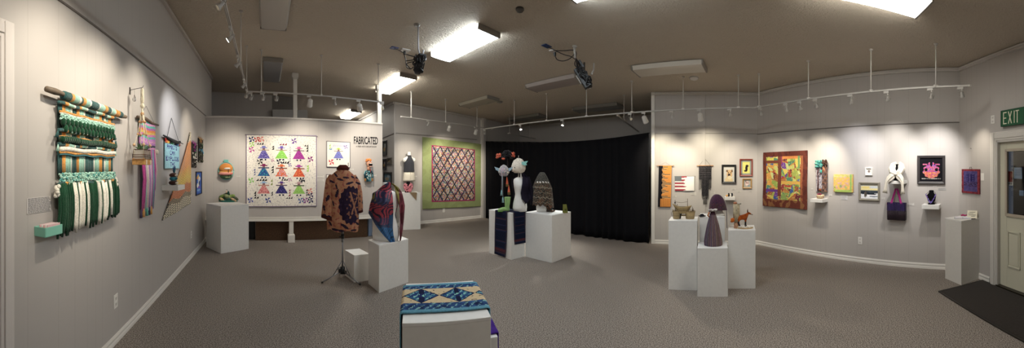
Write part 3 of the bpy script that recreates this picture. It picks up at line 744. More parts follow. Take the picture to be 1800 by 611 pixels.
mb.build('bobbles', YARN, t)
mb = MB()
for row in range(5):
    for i in range(90):
        x = x0 + (x1 - x0) * (i + rn.random()) / 90; mb.ball((x, -.045 - rn.uniform(0, .016), -.042 - row * .012 + rn.uniform(-.004, .004)), (.009, .009, .009), jit(MINT if rn.random() < .8 else '#4fa39a', .25, rn), n=6, m=4)
mb.build('loop_pile', YARN, t)
FR = [(240, GRN), (358, CREAM), (386, GRN), (402, CREAM), (446, GRN), (464, CREAM), (487, GRN), (548, CREAM), (572, GRN), (583, CREAM), (626, GRN), (636, CREAM), (650, GRN), (740, GRN)]
FX = [(sxz(a), c) for a, c in FR]; fa, fb = sxz(256), sxz(706)
mb = MB(); n = 62
for i in range(n):
    x = fa + (fb - fa) * (i + .5) / n; c = [k for a, k in FX if x >= a][-1]
    L = -.455 - rn.uniform(-.02, .03) + (.03 * (i / n)); k = rn.uniform(-.012, .012) + .02 * (i / n)
    if c == CREAM and i > n * .8: L = -.33
    y = -.045 - rn.uniform(0, .02)
    mb.tube([(x, y, -.105), (x + k * .3, y - .012, -.20), (x + k * .6 + rn.uniform(-.004, .004), y - .012, -.30), (x + k, y - .004, -.40), (x + k * 1.2, y, L)], [.008, .012, .013, .013, .009], jit(c, .22, rn), 6)
mb.build('fringe', YARN, t)
for sx_, zz in ((x0 - .03, -.125), (x1 + .03, -.10)):
    mb = MB()
    for k in range(9): mb.ball((sx_ + rn.uniform(-.014, .014), -.05 + rn.uniform(-.01, .01), zz - k * .008), .016, jit(CREAM, .08, rn), n=6, m=5)
    mb.build('tassel', YARN, t)
for sx_, zz, c in ((x0 - .02, .255, TEAL), (x0 - .02, .16, MINT), (x1 + .03, .245, TEAL), (x1 + .025, .155, MINT)):
    mb = MB()
    for k in range(6): mb.tube([(sx_, -.05, zz), (sx_ + rn.uniform(-.025, .01), -.05 + rn.uniform(-.01, .01), zz - .045)], .005, c, 5)
    mb.build('tassel', YARN, t)

# artist statement and mint card box
xm, ym, w, h = extent(WL, 47, 89, 347, 371)
t = hang('statement_card', WL, xm, 359.5, 'pale artist statement card with rows of tiny print left of the green weaving', 'label card', d=.001)
h = .098
MB().box((0, -.001, 0), (w, .002, h), '#cfcac8').build('card', PAPER, t)
mb = MB(); rn = random.Random(5)
for i in range(12):
    x = -w * .46; z = h * (.44 - .88 * i / 11)
    while x < w * .42:
        q = rn.uniform(.012, .03); mb.box((x + q / 2, -.0025, z), (q, .001, .0028), '#4c4a4c'); x += q + .005
mb.build('print', PAPER, t)
s, z = WL.hit(76, 402); t = thing('card_box', WL.pt(s, 0, z), 'mint green box holding cards on the left wall under the statement card', 'box', None, WL.rot)
mb = MB(); w, d_, h = .17, .09, .058; MC_ = '#7fcdb6'
for c, sz in (((0, -.004, 0), (w, .006, h)), ((0, -d_, 0), (w, .006, h)), ((-w / 2, -d_ / 2, 0), (.006, d_, h)), ((w / 2, -d_ / 2, 0), (.006, d_, h)), ((0, -d_ / 2, -h / 2), (w, d_, .006))): mb.box(c, sz, MC_)
mb.build('box_body', PAINT, t, bevel=.002)
mb = MB()
for k in range(5): mb.box((.0 + .004 * k, -.025 - k * .012, .012), (.13, .003, .055), '#f4efe9' if k % 2 else '#e9b9bd')
mb.build('cards', PAPER, t)

# wall bracket with glass drop, and the macrame plant hanger
s, z = WL.hit(228, 158); base = WL.pt(s, 0, z)
t = thing('hanging_bracket', base, 'thin wire wall bracket beside the green weaving holding the planter', 'bracket', None, WL.rot)
MB().tube([(0, -.001, -.03), (0, -.012, .0), (0, -.138, .01), (0, -.150, .03)], .003, '#4a4643', 6).build('wire_arm', METAL, t); MB().box((0, -.003, -.01), (.02, .006, .07), '#5b5652').build('wall_plate', METAL, t)
pd = at_r(229, 163, math.hypot(base.x + .03, base.y) ) 
t = thing('glass_drop', WL.pt(s, .05, z - .0), 'small clear glass drop hanging at the planter bracket', 'ornament', None, WL.rot)
MB().tube([(0, 0, -.003), (0, 0, -.05)], .0012, '#555555', 4).build('thread', METAL, t); MB().rings([(0, 0, -.05, .002, .002), (0, 0, -.075, .012, .012), (0, 0, -.10, .020, .020), (0, 0, -.118, .012, .012), (0, 0, -.122, .002, .002)], '#ffffff').build('drop', GLASS, t)
a, b = vdir(250); u = -1.333 + .138; rr = u / a
P = lambda x, y, d=0.0: at_r(x, y, rr) - top
top = at_r(250, 158, rr)
t = thing('macrame_planter', top, 'cream beaded macrame plant hanger with wire basket of succulents', 'hanging planter', None, WL.rot)
S_ = rr / F
rn = random.Random(8); CR = '#e7dcc0'
mb = MB()
for k in range(6):
    a = k * PI / 3; mb.tube([(.010 * math.cos(a), .010 * math.sin(a), .005), (.013 * math.cos(a), .013 * math.sin(a), -.10), (.004 * math.cos(a), .004 * math.sin(a), -30 * S_)], .006, CR, 6)
mb.ball((0, 0, -28 * S_), (.022, .022, .028), CR); mb.ball((0, 0, -10 * S_), (.018, .018, .03), CR); mb.ball((0, 0, .0), (.014, .014, .02), CR)
zb = -112 * S_
cor = [(-.088, -.05), (.088, -.05), (.088, .05), (-.088, .05)]
for cx, cy in cor:
    for o_ in (-.004, .004):
        mb.tube([(o_, 0, -32 * S_), (cx * .14 + o_, cy * .3, -50 * S_), (cx * .35, cy * .6, -75 * S_), (cx * .95, cy, -98 * S_), (cx * 1.02, cy * 1.05, -122 * S_)], .0045, CR, 5)
mb.build('cords', YARN, t)
def bead_(c, r, col): MB().ball(c, r, col).build('wooden_bead', WOODM, t)
bead_((0, 0, -42 * S_), .020, '#c9985c')
for cx, cy in cor: bead_((cx * .2, cy * .4, -56 * S_), .014, '#c99562'); bead_((cx * .37, cy * .62, -78 * S_), .014, '#cf9d68'); bead_((cx * .95, cy, -97 * S_), .016, '#d9b084'); bead_((cx * 1.03, cy * 1.06, -122 * S_), .013, '#a5743e')
mb = MB(); mb.box((0, 0, -127 * S_), (.20, .13, 9 * S_), '#c9903f'); mb.box((0, 0, -122.5 * S_), (.215, .135, .008), '#9b6a34'); wb_ = mb.build('wooden_base', WOODM, t, bevel=.004)
for sx_ in (-.05, .06): MB().box((sx_, -.067, -127 * S_), (.018, .004, 8.5 * S_), '#e4e0d8').build('strap', CLOTH, wb_)
mb = MB(); z0_, z1_ = -122 * S_, -105 * S_
for i in range(9):
    x = -.095 + .19 * i / 8
    for y in (-.06, .06): mb.tube([(x * .98, y, z0_), (x * .92, y * .92, z1_)], .0022, '#5b3a30', 4)
for zz in (z0_ + .002, z0_ + .025, z0_ + .045, z1_):
    f = 1 - .08 * (zz - z0_) / (z1_ - z0_); q = [(-.095 * f, -.06 * f, zz), (.095 * f, -.06 * f, zz), (.095 * f, .06 * f, zz), (-.095 * f, .06 * f, zz), (-.095 * f, -.06 * f, zz)]; mb.tube(q, .0024, '#7a4436', 4)
mb.build('wire_basket', METAL, t)
mb = MB(); mb.box((0, 0, (z0_ + z1_) / 2), (.165, .10, (z1_ - z0_) * .9), '#c9c1b6'); mb.build('basket_liner', CLOTH, t)
for q in range(2):
    mb = MB(); cx = -.045 + .10 * q
    for k in range(22):
        a = rn.uniform(0, 2 * PI); el = rn.uniform(.2, 1.2); L = rn.uniform(.05, .10); d = Vector((math.cos(a) * math.cos(el), math.sin(a) * math.cos(el) * .6, math.sin(el) * .8))
        mb.tube([Vector((cx, 0, z1_ - .01)), Vector((cx, 0, z1_)) + d * L * .5, Vector((cx, 0, z1_)) + d * L], [.009, .010, .001], jit('#4e6b47' if q == 0 else '#5b7f63', .3, rn), 5)
    mb.build('succulent', YARN, t)

# pink weaving behind the planter
xm, ym, w, h = extent(WL, 241, 270, 212, 373)
sm, _ = WL.hit(xm, 290); zA = WL.hit(257, 213)[1]; zM = WL.hit(257, 263)[1]; zB = WL.hit(257, 368)[1]
t = thing('yarn_weaving', WL.pt(sm, 0, zA), 'pink, mint and orange yarn weaving hanging behind the planter', 'weaving', None, WL.rot)
w2 = w * .95
MB().tube([(-w * .62, -.03, .0), (-w * .2, -.035, .012), (w * .2, -.03, -.008), (w * .68, -.03, -.004)], [.018, .02, .016, .010], '#6b5847', 8).build('driftwood', WOODM, t)
MB().tube([(-w * .5, -.02, .0), (0, -.004, .17), (w * .45, -.02, 0)], .002, '#4a4545', 4).build('cord', YARN, t)
BANDS = ['#4fb7b0', '#e89bd0', '#57c7b9', '#c06ac0', '#f08a3a', '#e6c14a', '#e57bc8', '#5cc9bf', '#d78be0', '#e8a0d8', '#c77fd2', '#4c4a66', '#e89bd0']
hb = zA - zM
cloth('woven_panel', t, w2, hb, 30, 52, lambda a, b: jit(BANDS[min(12, int(b * 13 + .25 * math.sin(a * 9)))], .18), YARN, y0=-.022, cz_=-hb / 2, thick=.012)
mb = MB(); cols = ['#2f2a35', '#d23f9d', '#d23f9d', '#c04fa5', '#e8b9c9', '#76d0c2', '#efe0d8', '#e9cfd2', '#b478c8', '#d3a4d6', '#efe2dc', '#cf7fc4', '#b05aa8', '#74cdbd', '#a06cc0', '#d9508f', '#efc6da']
n = 46
for i in range(n):
    x = (-.5 + (i + .5) / n) * w2; c = cols[int(i / n * len(cols))]; L = zB - zA + rn.uniform(-.03, .04)
    if i > n * .85: L += .22
    mb.tube([(x, -.025, -hb + .01), (x + rn.uniform(-.01, .01), -.035 - rn.uniform(0, .015), -hb - (abs(L) - hb) * .5), (x + rn.uniform(-.012, .012), -.028, L)], [.006, .008, .006], jit(c, .15, rn), 5)
mb.build('fringe', YARN, t)
mb = MB()
for k, c in ((.2, '#e0a050'), (.68, '#e0a040'), (.42, '#5bb0a0'), (.55, '#3b3850'), (.05, '#4b4260')): mb.tube([((k - .5) * w2, -.03, zB - zA + .03), ((k - .5) * w2, -.03, zB - zA - .06)], [.012, .018], c, 6)
mb.build('tassel', YARN, t)
s, z = WL.hit(270, 266, .04); MB().ball((WL.hit(271, 267)[0] - sm, -.03, z - zA), (.05, .025, .03), '#e9dfc9').build('roving_end', YARN, t)

# knitted banner with lettering
xm, ym, w, h = extent(WL, 287, 313, 243, 297)
t = hang('knitted_banner', WL, xm, 270, 'light blue knitted banner with purple lettering hanging from a black twig', 'banner', None)
Z = lambda y: WL.hit(xm, y)[1] - WL.hit(xm, 270)[1]
h0 = Z(252) - Z(296)
FONT = {'A': '01110 10001 11111 10001 10001', 'B': '11110 10001 11110 10001 11110', 'C': '01111 10000 10000 10000 01111', 'D': '11110 10001 10001 10001 11110', 'E': '11111 10000 11110 10000 11111', 'H': '10001 10001 11111 10001 10001', 'I': '111 010 010 010 111', 'L': '10000 10000 10000 10000 11111', 'N': '10001 11001 10101 10011 10001', 'O': '01110 10001 10001 10001 01110', 'P': '11110 10001 11110 10000 10000', 'R': '11110 10001 11110 10010 10001', 'S': '01111 10000 01110 00001 11110', 'T': '11111 00100 00100 00100 00100', 'X': '10001 01010 00100 01010 10001'}
rowsT = ['RABITS', 'CAN', 'EXPLODE', 'THI']
NW, NH = 46, 40; pix = set()
for r_, wd in enumerate(rowsT):
    wid = sum(len(FONT[ch].split()[0]) + 1 for ch in wd); x = max(1, (NW - wid) // 2 - (1 if r_ != 2 else 0)); y = 3 + r_ * 9
    for ch in wd:
        g = FONT[ch].split()
        for j, line in enumerate(g):
            for i, b_ in enumerate(line):
                if b_ == '1': pix.add((x + i, y + int(j * 1.4))); pix.add((x + i, y + int(j * 1.4 + .7)))
        x += len(g[0]) + 1
cloth('knit_panel', t, w, h0, NW, NH, lambda a, b: jit('#473a8f' if (int(a * NW), int(b * NH)) in pix else '#a9dfe6', .10), CLOTH, cz_=(Z(252) + Z(296)) / 2, y0=-.02, rip=lambda a, b: .004 * math.sin(a * 5), thick=.010)
RB = ['#c7342c', '#e8762c', '#f0c63a', '#3a3440', '#3f9a57', '#9fd0c8', '#2f2c34', '#2f4fa8', '#7fb7e6']
zt_, zb_ = Z(246), Z(252)
cloth('rainbow_band', t, w, (zt_ - zb_) * 1.3, 36, 8, lambda a, b: RB[int(((a + b * .12) * 8.99)) % 9], CLOTH, cz_=zb_ + (zt_ - zb_) * .35, y0=-.026, thick=.012)
mb = MB(); mb.tube([(-w * .62, -.03, Z(243)), (0, -.035, Z(245.5)), (w * .75, -.03, Z(248))], [.010, .009, .006], '#26211f', 7); mb.tube([(-w * .6, -.03, Z(246)), (-w * .3, -.03, Z(243))], .008, '#3b332e', 6); mb.tube([(-w * .45, -.035, Z(245)), (-w * .1, -.04, Z(248.5)), (w * .3, -.04, Z(249)), (w * .46, -.035, Z(246.5))], [.02, .022, .022, .02], '#1b191b', 8); mb.build('twig', WOODM, t)
MB().tube([(-w * .4, -.03, Z(244)), (w * .0, -.003, Z(207)), (w * .42, -.03, Z(247))], .0035, '#141316', 5).build('cord', YARN, t)

# shelf with the striped soft sculpture
def shelf(W, x0, x1, y0, y1, depth, label, col='#eceae6', ref=None):
    """x0..x1 front edge pixels, y0..y1 front face pixels at its middle"""
    s0, _ = W.hit(x0, y0, depth); s1, _ = W.hit(x1, y0, depth); xm = (x0 + x1) / 2 if ref is None else ref
    sm = (s0 + s1) / 2; zt = W.hit(xm, y0, depth)[1]; zb = W.hit(xm, y1, depth)[1]
    t = thing('wall_shelf', W.pt(sm, 0, zt), label, 'shelf', 'small white floating shelves', W.rot)
    w = s1 - s0; th = zt - zb
    mb = MB(); mb.box((0, -depth / 2, -th / 2), (w, depth, th), col); mb.build('shelf_board', PAINT, t, bevel=.003)
    mb = MB(); mb.box((0, -.004, -th - .012), (w * .8, .008, .03), '#bdb8b2'); mb.build('wall_cleat', PAINT, t)
    return t, sm, zt, w
ts, ssm, szt, sw = shelf(WL, 313, 325, 325, 333.5, .22, 'white floating shelf under the knitted banner')
t = thing('soft_sculpture', WL.pt(ssm - .02, .11, szt), 'stack of stuffed brown, cream and teal knitted rolls on the shelf', 'soft sculpture', None, WL.rot)
for k, (z, r, c1, c2) in enumerate(((.03, .085, '#4a2a22', '#e9dcc5'), (.085, .07, '#2f8fa0', '#1e6b78'), (.13, .075, '#5b3428', '#e6d3b8'))):
    mb = MB(); mb.ball((0, 0, z), (r, r * .7, .032), c1, n=16, m=8); mb.ball((0, -.02, z), (r * .75, r * .6, .020), c2, n=14, m=6); mb.build('stuffed_roll', YARN, t)
mb = MB(); rn = random.Random(4)
for k in range(14):
    a = rn.uniform(0, PI); mb.tube([(.045, 0, .16), (.045 + .05 * math.cos(a) * .6, rn.uniform(-.02, .02), .16 + .07 * math.sin(a) + .02)], [.012, .003], '#2f3270' if k % 2 else '#3a8f95', 5)
mb.build('tuft', YARN, t)

# gradient knitted shawl: a tall curved triangle
pp = [(332, 232), (334, 302), (333, 357), (306, 376), (283, 387), (296, 352), (310, 310), (322, 268)]
s0, _ = WL.hit(333, 300); zr = WL.hit(333, 300)[1]
t = thing('knitted_shawl', WL.pt(s0, 0, zr), 'long triangular shawl shading from black through orange and yellow on the left wall', 'shawl', None, WL.rot)
def shawl_pt(a, b):
    # b: 0 top .. 1 bottom along the curved left edge and the straight right edge
    ly = 232 + (387 - 232) * b; lx = 332 - 49 * (b ** 1.15) - 6 * math.sin(PI * b) * 0
    ry = 232 + (357 - 232) * b; rx = 332.5 + 1.5 * math.sin(PI * b)
    sa, za = WL.hit(lx, ly); sb, zb = WL.hit(rx, ry)
    return (sa + (sb - sa) * a - s0, -.024 - .008 * math.sin(a * 9 + b * 4), za + (zb - za) * a - zr)
NB, NA = 90, 46
def shawl_col(a, b):
    i, j = int(a * NA), int(b * NB); net = (i + j) % 2 == 0 or (i - 2 * j) % 5 == 0
    bb = b + .02 * math.sin(a * 12)
    if bb < .13 or bb > .86: return jit('#e8dcc0' if net else '#2b2f33', .1)
    if bb > .80: return jit('#2b3035' if (i + j) % 3 else '#e0c9a0', .1)
    base = mix('#d8864a', '#e8a15a', min(1, bb * 2)) if bb < .45 else mix('#f0d049', '#e99a45', abs(bb - .60) * 6) if bb < .68 else '#d87f48'
    return jit(base if net else mix(base, '#7a4a38', .5), .1)
MB().grid(shawl_pt, NA, NB, shawl_col).build('knit_panel', YARN, t, solid=.008)

# two narrow textile collages and the blue framed piece
def collage(x0, x1, y0, y1, label, cols, seed):
    xm, ym, w, h = extent(WL, x0, x1, y0, y1); t = hang('textile_collage', WL, xm, ym, label, 'textile collage', 'pair of narrow textile collages'); rn = random.Random(seed)
    MB().box((0, -.008, 0), (w, .012, h), '#3a3633').build('backing', CLOTH, t, bevel=.003)
    mb = MB()
    for k in range(60):
        f = rn.random(); x = rn.uniform(-.45, .45) * w; z = (.5 - f) * h * .98; c = cols[min(len(cols) - 1, int(f * len(cols)))]
        mb.ball((x, -.018 - rn.uniform(0, .012), z), (rn.uniform(.01, .028), .010, rn.uniform(.008, .022)), jit(rn.choice(c), .25, rn), n=7, m=5)
    mb.build('applique', YARN, t)
    mb = MB()
    for k in range(10):
        a = PI * k / 9; mb.tube([(w * .2 * math.cos(a), -.02, h * .46), (w * .62 * math.cos(a), -.022, h * .46 + .03 + .03 * math.sin(a))], [.006, .002], rn.choice(cols[0]), 5)
    mb.build('curly_trim', YARN, t)
collage(336, 344.5, 251, 294, 'narrow collage with a magenta flower, beside the gradient shawl', [['#9a2f8a', '#b54aa0', '#3c3438'], ['#8c2a80', '#2f5f46', '#4a7a55'], ['#3d4a40', '#dcd4c8', '#efe8dc'], ['#5a5350', '#efe9e0', '#2f2c2c'], ['#e4ddd2', '#8b857f', '#3a3634']], 3)
collage(347.5, 356, 244, 285, 'narrow collage with green and light blue patches, next to the corner', [['#e59a4a', '#efc070', '#8a7f60'], ['#5f7f5a', '#3f5f48', '#8aa080'], ['#5ea9c9', '#79bcd8', '#3f7f9f'], ['#6f7f60', '#4c5f48', '#a09878'], ['#5a5f48', '#3f4438', '#99917c']], 9)
def frame_pic(W, x0, x1, y0, y1, name, label, fcol, fw, depth, colfn, nu=40, nv=40, mat_col=None, mat_w=0.0, group=None, fmat=None, cat='framed picture', glass=False):
    xm, ym, w, h = extent(W, x0, x1, y0, y1)
    t = hang(name, W, xm, ym, label, cat, group)
    mb = MB(); k = fw
    o_ = [(-w / 2, h / 2), (w / 2, h / 2), (w / 2, -h / 2), (-w / 2, -h / 2)]; i_ = [(-w / 2 + k, h / 2 - k), (w / 2 - k, h / 2 - k), (w / 2 - k, -h / 2 + k), (-w / 2 + k, -h / 2 + k)]
    vs = [(a, 0, b) for a, b in o_] + [(a, -depth * .85, b) for a, b in o_] + [(a + (.25 * k if a < 0 else -.25 * k), -depth, b + (.25 * k if b < 0 else -.25 * k)) for a, b in o_] + [(a, -depth * .7, b) for a, b in i_] + [(a, -.004, b) for a, b in i_]
    fs = []
    for r_ in range(4):
        for i in range(4): fs.append((r_ * 4 + i, r_ * 4 + (i + 1) % 4, (r_ + 1) * 4 + (i + 1) % 4, (r_ + 1) * 4 + i))
    mb.add(vs, fs, fcol); mb.build('frame', fmat or PAINT, t)
    iw, ih = w - 2 * k, h - 2 * k
    if mat_col:
        mb = MB(); m = mat_w
        for c, sz in (((0, -.008, ih / 2 - m / 2), (iw, .004, m)), ((0, -.008, -ih / 2 + m / 2), (iw, .004, m)), ((-iw / 2 + m / 2, -.008, 0), (m, .004, ih)), ((iw / 2 - m / 2, -.008, 0), (m, .004, ih))): mb.box(c, sz, mat_col)
        mb.build('mat_board', PAPER, t); iw -= 2 * m; ih -= 2 * m
    mb = MB(); mb.grid(lambda a, b: ((a - .5) * iw, -.006, (.5 - b) * ih), nu, nv, colfn); mb.build('picture', CLOTH, t)
    return t
def blobs(bg, items, n=0, seed=0, pal=None):
    """a painted field: ellipses (cx, cy, rx, ry, colour), later ones on top"""
    def f(a, b):
        c = bg(a, b) if callable(bg) else bg
        for cx, cy, rx, ry, k in items:
            if ((a - cx) / rx) ** 2 + ((b - cy) / ry) ** 2 < 1: c = k
        return jit(c, .06)
    return f
frame_pic(WL, 343.5, 353.5, 301, 342, 'framed_embroidery', 'small blue embroidered picture in a dark frame near the left corner', '#1d1f2c', .016, .022, blobs(lambda a, b: '#3f68c4' if (a < .12 or a > .88 or b < .06 or b > .94) else '#4f7ad6', [(.35, .25, .2, .07, '#f0a63a'), (.62, .3, .2, .1, '#e9e4da'), (.5, .45, .1, .22, '#d7e4f0'), (.3, .6, .14, .1, '#f4f0e4'), (.6, .7, .22, .06, '#8a5ac0'), (.42, .16, .1, .06, '#f2d34a'), (.65, .5, .1, .1, '#3a3f60'), (.5, .82, .3, .05, '#7fb3e6')]))

def outlet(W, x, y, label, hgt=.125, kind='outlet'):
    t = hang('power_outlet' if kind == 'outlet' else 'light_switch', W, x, y, label, 'outlet' if kind == 'outlet' else 'switch')
    mb = MB(); mb.box((0, -.003, 0), (.075, .006, hgt), '#ece9e4'); mb.build('cover_plate', PLASTIC, t, bevel=.0025)
    for z in (-.026, .026):
        mb = MB(); mb.box((0, -.007, z), (.034, .003, .030), '#dedad4')
        for sx_ in (-.007, .007): mb.box((sx_, -.0088, z + .003), (.0025, .001, .010), '#222222')
        mb.box((0, -.0088, z - .008), (.004, .001, .004), '#222222'); mb.build('socket', PLASTIC, t)
outlet(WL, 203, 528.5, 'white double outlet low on the left wall near the camera')
outlet(WL, 336, 412, 'white double outlet low on the left wall near the corner plinth')
# ================================================================ the partition and what hangs on it
def box_ped(name, p0, p1, p2, zt, label, inner=None, z0=0.0, group='white display plinths', col='#efeeeb'):
    """p0 nearest floor corner, p1 and p2 its neighbours (plan); a hollow painted box of boards"""
    p0, p1, p2 = (Vector((p[0], p[1])) for p in (p0, p1, p2)); p3 = p1 + p2 - p0
    c = (p0 + p3) / 2; t = thing('plinth', (c.x, c.y, z0), label, 'plinth', group)
    q = [p - c for p in (p0, p1, p3, p2)]
    mb = MB(); mb.prism([tuple(v) for v in q], 0, zt - z0 - .018, col); 
    if (q[1] - q[0]).cross(q[3] - q[0]) < 0: mb.f = [f[::-1] for f in mb.f]
    mb.build('side_panels', PEDM, t, bevel=.003)
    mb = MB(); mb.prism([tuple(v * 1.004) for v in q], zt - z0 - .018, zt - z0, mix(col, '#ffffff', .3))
    if (q[1] - q[0]).cross(q[3] - q[0]) < 0: mb.f = [f[::-1] for f in mb.f]
    mb.build('top_board', PEDM, t, bevel=.003)
    return t, c
def fl(x, y): p = on_z(x, y); return (p.x, p.y)

# long brown counter board seen under the partition
t = thing('wooden_counter', (0.62, 7.06, 0), 'low dark brown wooden counter front seen under the partition', 'counter')
a0, a1 = WP.hit(449, 400, -.2)[0] - 1.333, WP.hit(646, 400, -.2)[0] - 1.333
mb = MB(); mb.box(((a0 + a1) / 2 - .62, .01, .26), (a1 - a0, .03, .52), '#5e3f22'); mb.build('front_board', WOODM, t)
mb = MB(); mb.box(((a0 + a1) / 2 - .62, .2, .54), (a1 - a0 + .04, .44, .035), '#6b4a2c'); mb.build('counter_top', WOODM, t)
for x in (a0 + .02, a1 - .02): MB().box((x - .62, .2, .26), (.03, .36, .52), '#4e351e').build('side_board', WOODM, t)
t = thing('storage_crate', (a0 - .10, 7.3, 0), 'black crate standing at the left end of the brown counter', 'crate')
MB().box((0, 0, .23), (.16, .3, .46), '#141414').build('crate_body', PLASTIC, t, bevel=.01); MB().box((0, 0, .47), (.18, .32, .02), '#1c1c1c').build('lid', PLASTIC, t)
t = thing('storage_bin', (a1 + .09, 7.25, 0), 'slim pale blue bin at the right end of the brown counter', 'bin')
MB().box((0, 0, .22), (.1, .3, .44), '#8fa9cf').build('bin_body', PLASTIC, t, bevel=.01); MB().box((0, 0, .45), (.115, .32, .03), '#a8bddb').build('lid', PLASTIC, t)

# burger embroidery hoop
xm, ym, w, h = extent(WP, 384.5, 411, 284, 317)
t = hang('embroidery_hoop', WP, xm, 300, 'round embroidered burger in a turquoise hoop above the corner plinth', 'embroidery')
rr_ = w / 2; zz = 1.14
ring = [(rr_ * math.cos(a), -.03, rr_ * zz * math.sin(a)) for a in [2 * PI * i / 32 for i in range(33)]]
MB().tube(ring, .010, '#6ec7c0', 6).build('hoop', PLASTIC, t); MB().box((0, -.03, rr_ * zz + .03), (.10, .02, .045), '#5fbdb4').build('hoop_clasp', PLASTIC, t)
mb = MB(); mb.grid(lambda a, b: ((a * rr_ * .96) * math.cos(2 * PI * b), -.028, (a * rr_ * .96) * zz * math.sin(2 * PI * b)), 6, 24, lambda a, b: '#cfc7b8'); mb.build('ground_cloth', CLOTH, t)
mb = MB(); mb.ball((-.0, -.05, .060), (rr_ * .90, .06, rr_ * .62), lambda i, j: mix('#e6982f', '#c9741f', i), n=20, m=10); mb.ball((.03, -.098, .050), (rr_ * .45, .022, .022), '#f1ece2', n=14); mb.build('bun', YARN, t)
mb = MB(); mb.ball((-.02, -.05, -.03), (rr_ * .85, .05, .03), '#d9a04a', n=18); mb.ball((-.01, -.07, -.060), (rr_ * .92, .05, .040), '#dd8f86', n=18); mb.ball((.09, -.075, -.055), (.07, .03, .02), '#e8726a', n=12); mb.build('filling', YARN, t)
mb = MB(); mb.ball((0, -.045, -.118), (rr_ * .80, .045, .055), '#3f5f3c', n=18); mb.ball((.02, -.06, -.135), (rr_ * .5, .03, .022), '#a9b98a', n=14); mb.build('lettuce', YARN, t)
mb = MB(); mb.box((.06, -.10, -.05), (.010, .008, .17), '#332a28'); mb.box((-.0, -.108, .055), (.03, .006, .02), '#5e4a3a'); mb.build('stitched_lines', CLOTH, t)
for x, y, l in ((419, 309.5, 'tiny label card between the burger hoop and the doll quilt'),): placard(WP, x - 3.5, x + 3.5, y - 1.5, y + 1.5, l, 2)
placard(WP, 557, 570, 308, 312, 'small grey label card right of the doll quilt, upper of two', 2); placard(WP, 557, 570, 314, 319, 'small grey label card right of the doll quilt, lower of two', 3)
placard(WP, 614, 622, 296, 299, 'faint label card under the small upper doll quilt', 2); placard(WP, 655, 662, 306, 310, 'faint label card right of the red haired puppet', 2)

# --- the doll quilt
def tri(a, b, c, x, y):
    d = lambda p, q: (x - q[0]) * (p[1] - q[1]) - (p[0] - q[0]) * (y - q[1])
    s1, s2, s3 = d(a, b), d(b, c), d(c, a); return not ((s1 < 0 or s2 < 0 or s3 < 0) and (s1 > 0 or s2 > 0 or s3 > 0))
def pinwheel(cx, cy, r, col):
    def f(x, y):
        u, v = (x - cx) / r, (y - cy) / r
        if abs(u) > 1 or abs(v) > 1: return None
        for _ in range(4):
            if u >= 0 and v <= 0 and -v >= u - 0.0 and -v <= 1: return col
            u, v = v, -u
        return None
    return (cx - r, cx + r, cy - r, cy + r, f)
def geese(x0, x1, y0, y1, n, col, vert):
    def f(x, y):
        if not (x0 <= x <= x1 and y0 <= y <= y1): return None
        u, v = ((y - y0) / (y1 - y0), (x - x0) / (x1 - x0)) if vert else ((x - x0) / (x1 - x0), (y - y0) / (y1 - y0))
        k = (u * n) % 1.0; return col if k > 1 - v else None
    return (x0, x1, y0, y1, f)
def doll(cx, y0, hat, dress, arms, spots, s=1.0):
    H = .21 * s
    def f(x, y):
        u, v = (x - cx) / s, (y - y0) / H
        if v < 0 or v > 1.04: return None
        if .05 <= v < .17 and abs(u) < .022: return hat
        if .13 <= v < .19 and abs(u) < .05: return hat
        if .19 <= v < .28 and abs(u) < .018: return '#8a5f6a' if spots else '#d0a08a'
        if .28 <= v < .35 and abs(u) < .078: return arms
        if .33 <= v < .86 and abs(u) < .022 + (v - .33) / .53 * .067:
            if spots and noise.noise(Vector((x * 75, y * 75, hash(dress) % 7))) > .12: return spots
            return dress
        if .90 <= v < 1.0 and .012 < abs(u) < .036: return '#22264a'
        return None
    return (cx - .09 * s, cx + .09 * s, y0, y0 + H * 1.05, f)
IT = [doll(.25, .150, '#7b7fd0', '#5a50a8', '#b0977a', '#9a8fd8'), doll(.50, .150, '#6a58b8', '#7ecb3a', '#9a8a6a', '#a5dd70'), doll(.745, .155, '#d06aa8', '#b23aa2', '#6a3a58', '#9a2f90'),
      doll(.25, .395, '#8a1f5a', '#2f4fa0', '#4a4a70', '#2fb0b8'), doll(.50, .400, '#e06a2a', '#ea6a30', '#8a4a3a', '#c8b8d0'), doll(.745, .405, '#b03aa8', '#dd3f30', '#a04a40', '#f0903a'),
      doll(.25, .635, '#8fb8e0', '#e89a98', '#c08a7a', '#c4505a'), doll(.50, .635, '#5a3a90', '#2a2a68', '#6a5a70', '#5a50a0'), doll(.745, .640, '#c09aa0', '#8cc850', '#5a6a4a', '#a8d870')]
for x, y, c in ((70, 80, '#2a2f6a'), (107, 82, '#c83030'), (140, 80, '#e07a70'), (72, 118, '#9fd05a'), (70, 155, '#c0489a'), (375, 90, '#6a3fa0'), (495, 222, '#8a2a7a'), (68, 378, '#7fc850'), (62, 522, '#4a5aa8'), (188, 522, '#3f50a0'), (490, 457, '#e08a80'), (495, 490, '#3a2f60'), (425, 525, '#5a70b0'), (460, 525, '#8a3f90'), (495, 527, '#2a3060'), (345, 265, '#6a60a0'), (345, 372, '#b06aa0'), (220, 230, '#b06a90'), (268, 240, '#232338'), (130, 242, '#3a3a3a'), (435, 375, '#3a3a44')):
    IT.append(pinwheel((x - 30) / 510, (y - 45) / 525, .036 if y not in (265, 230, 372) else .022, c))
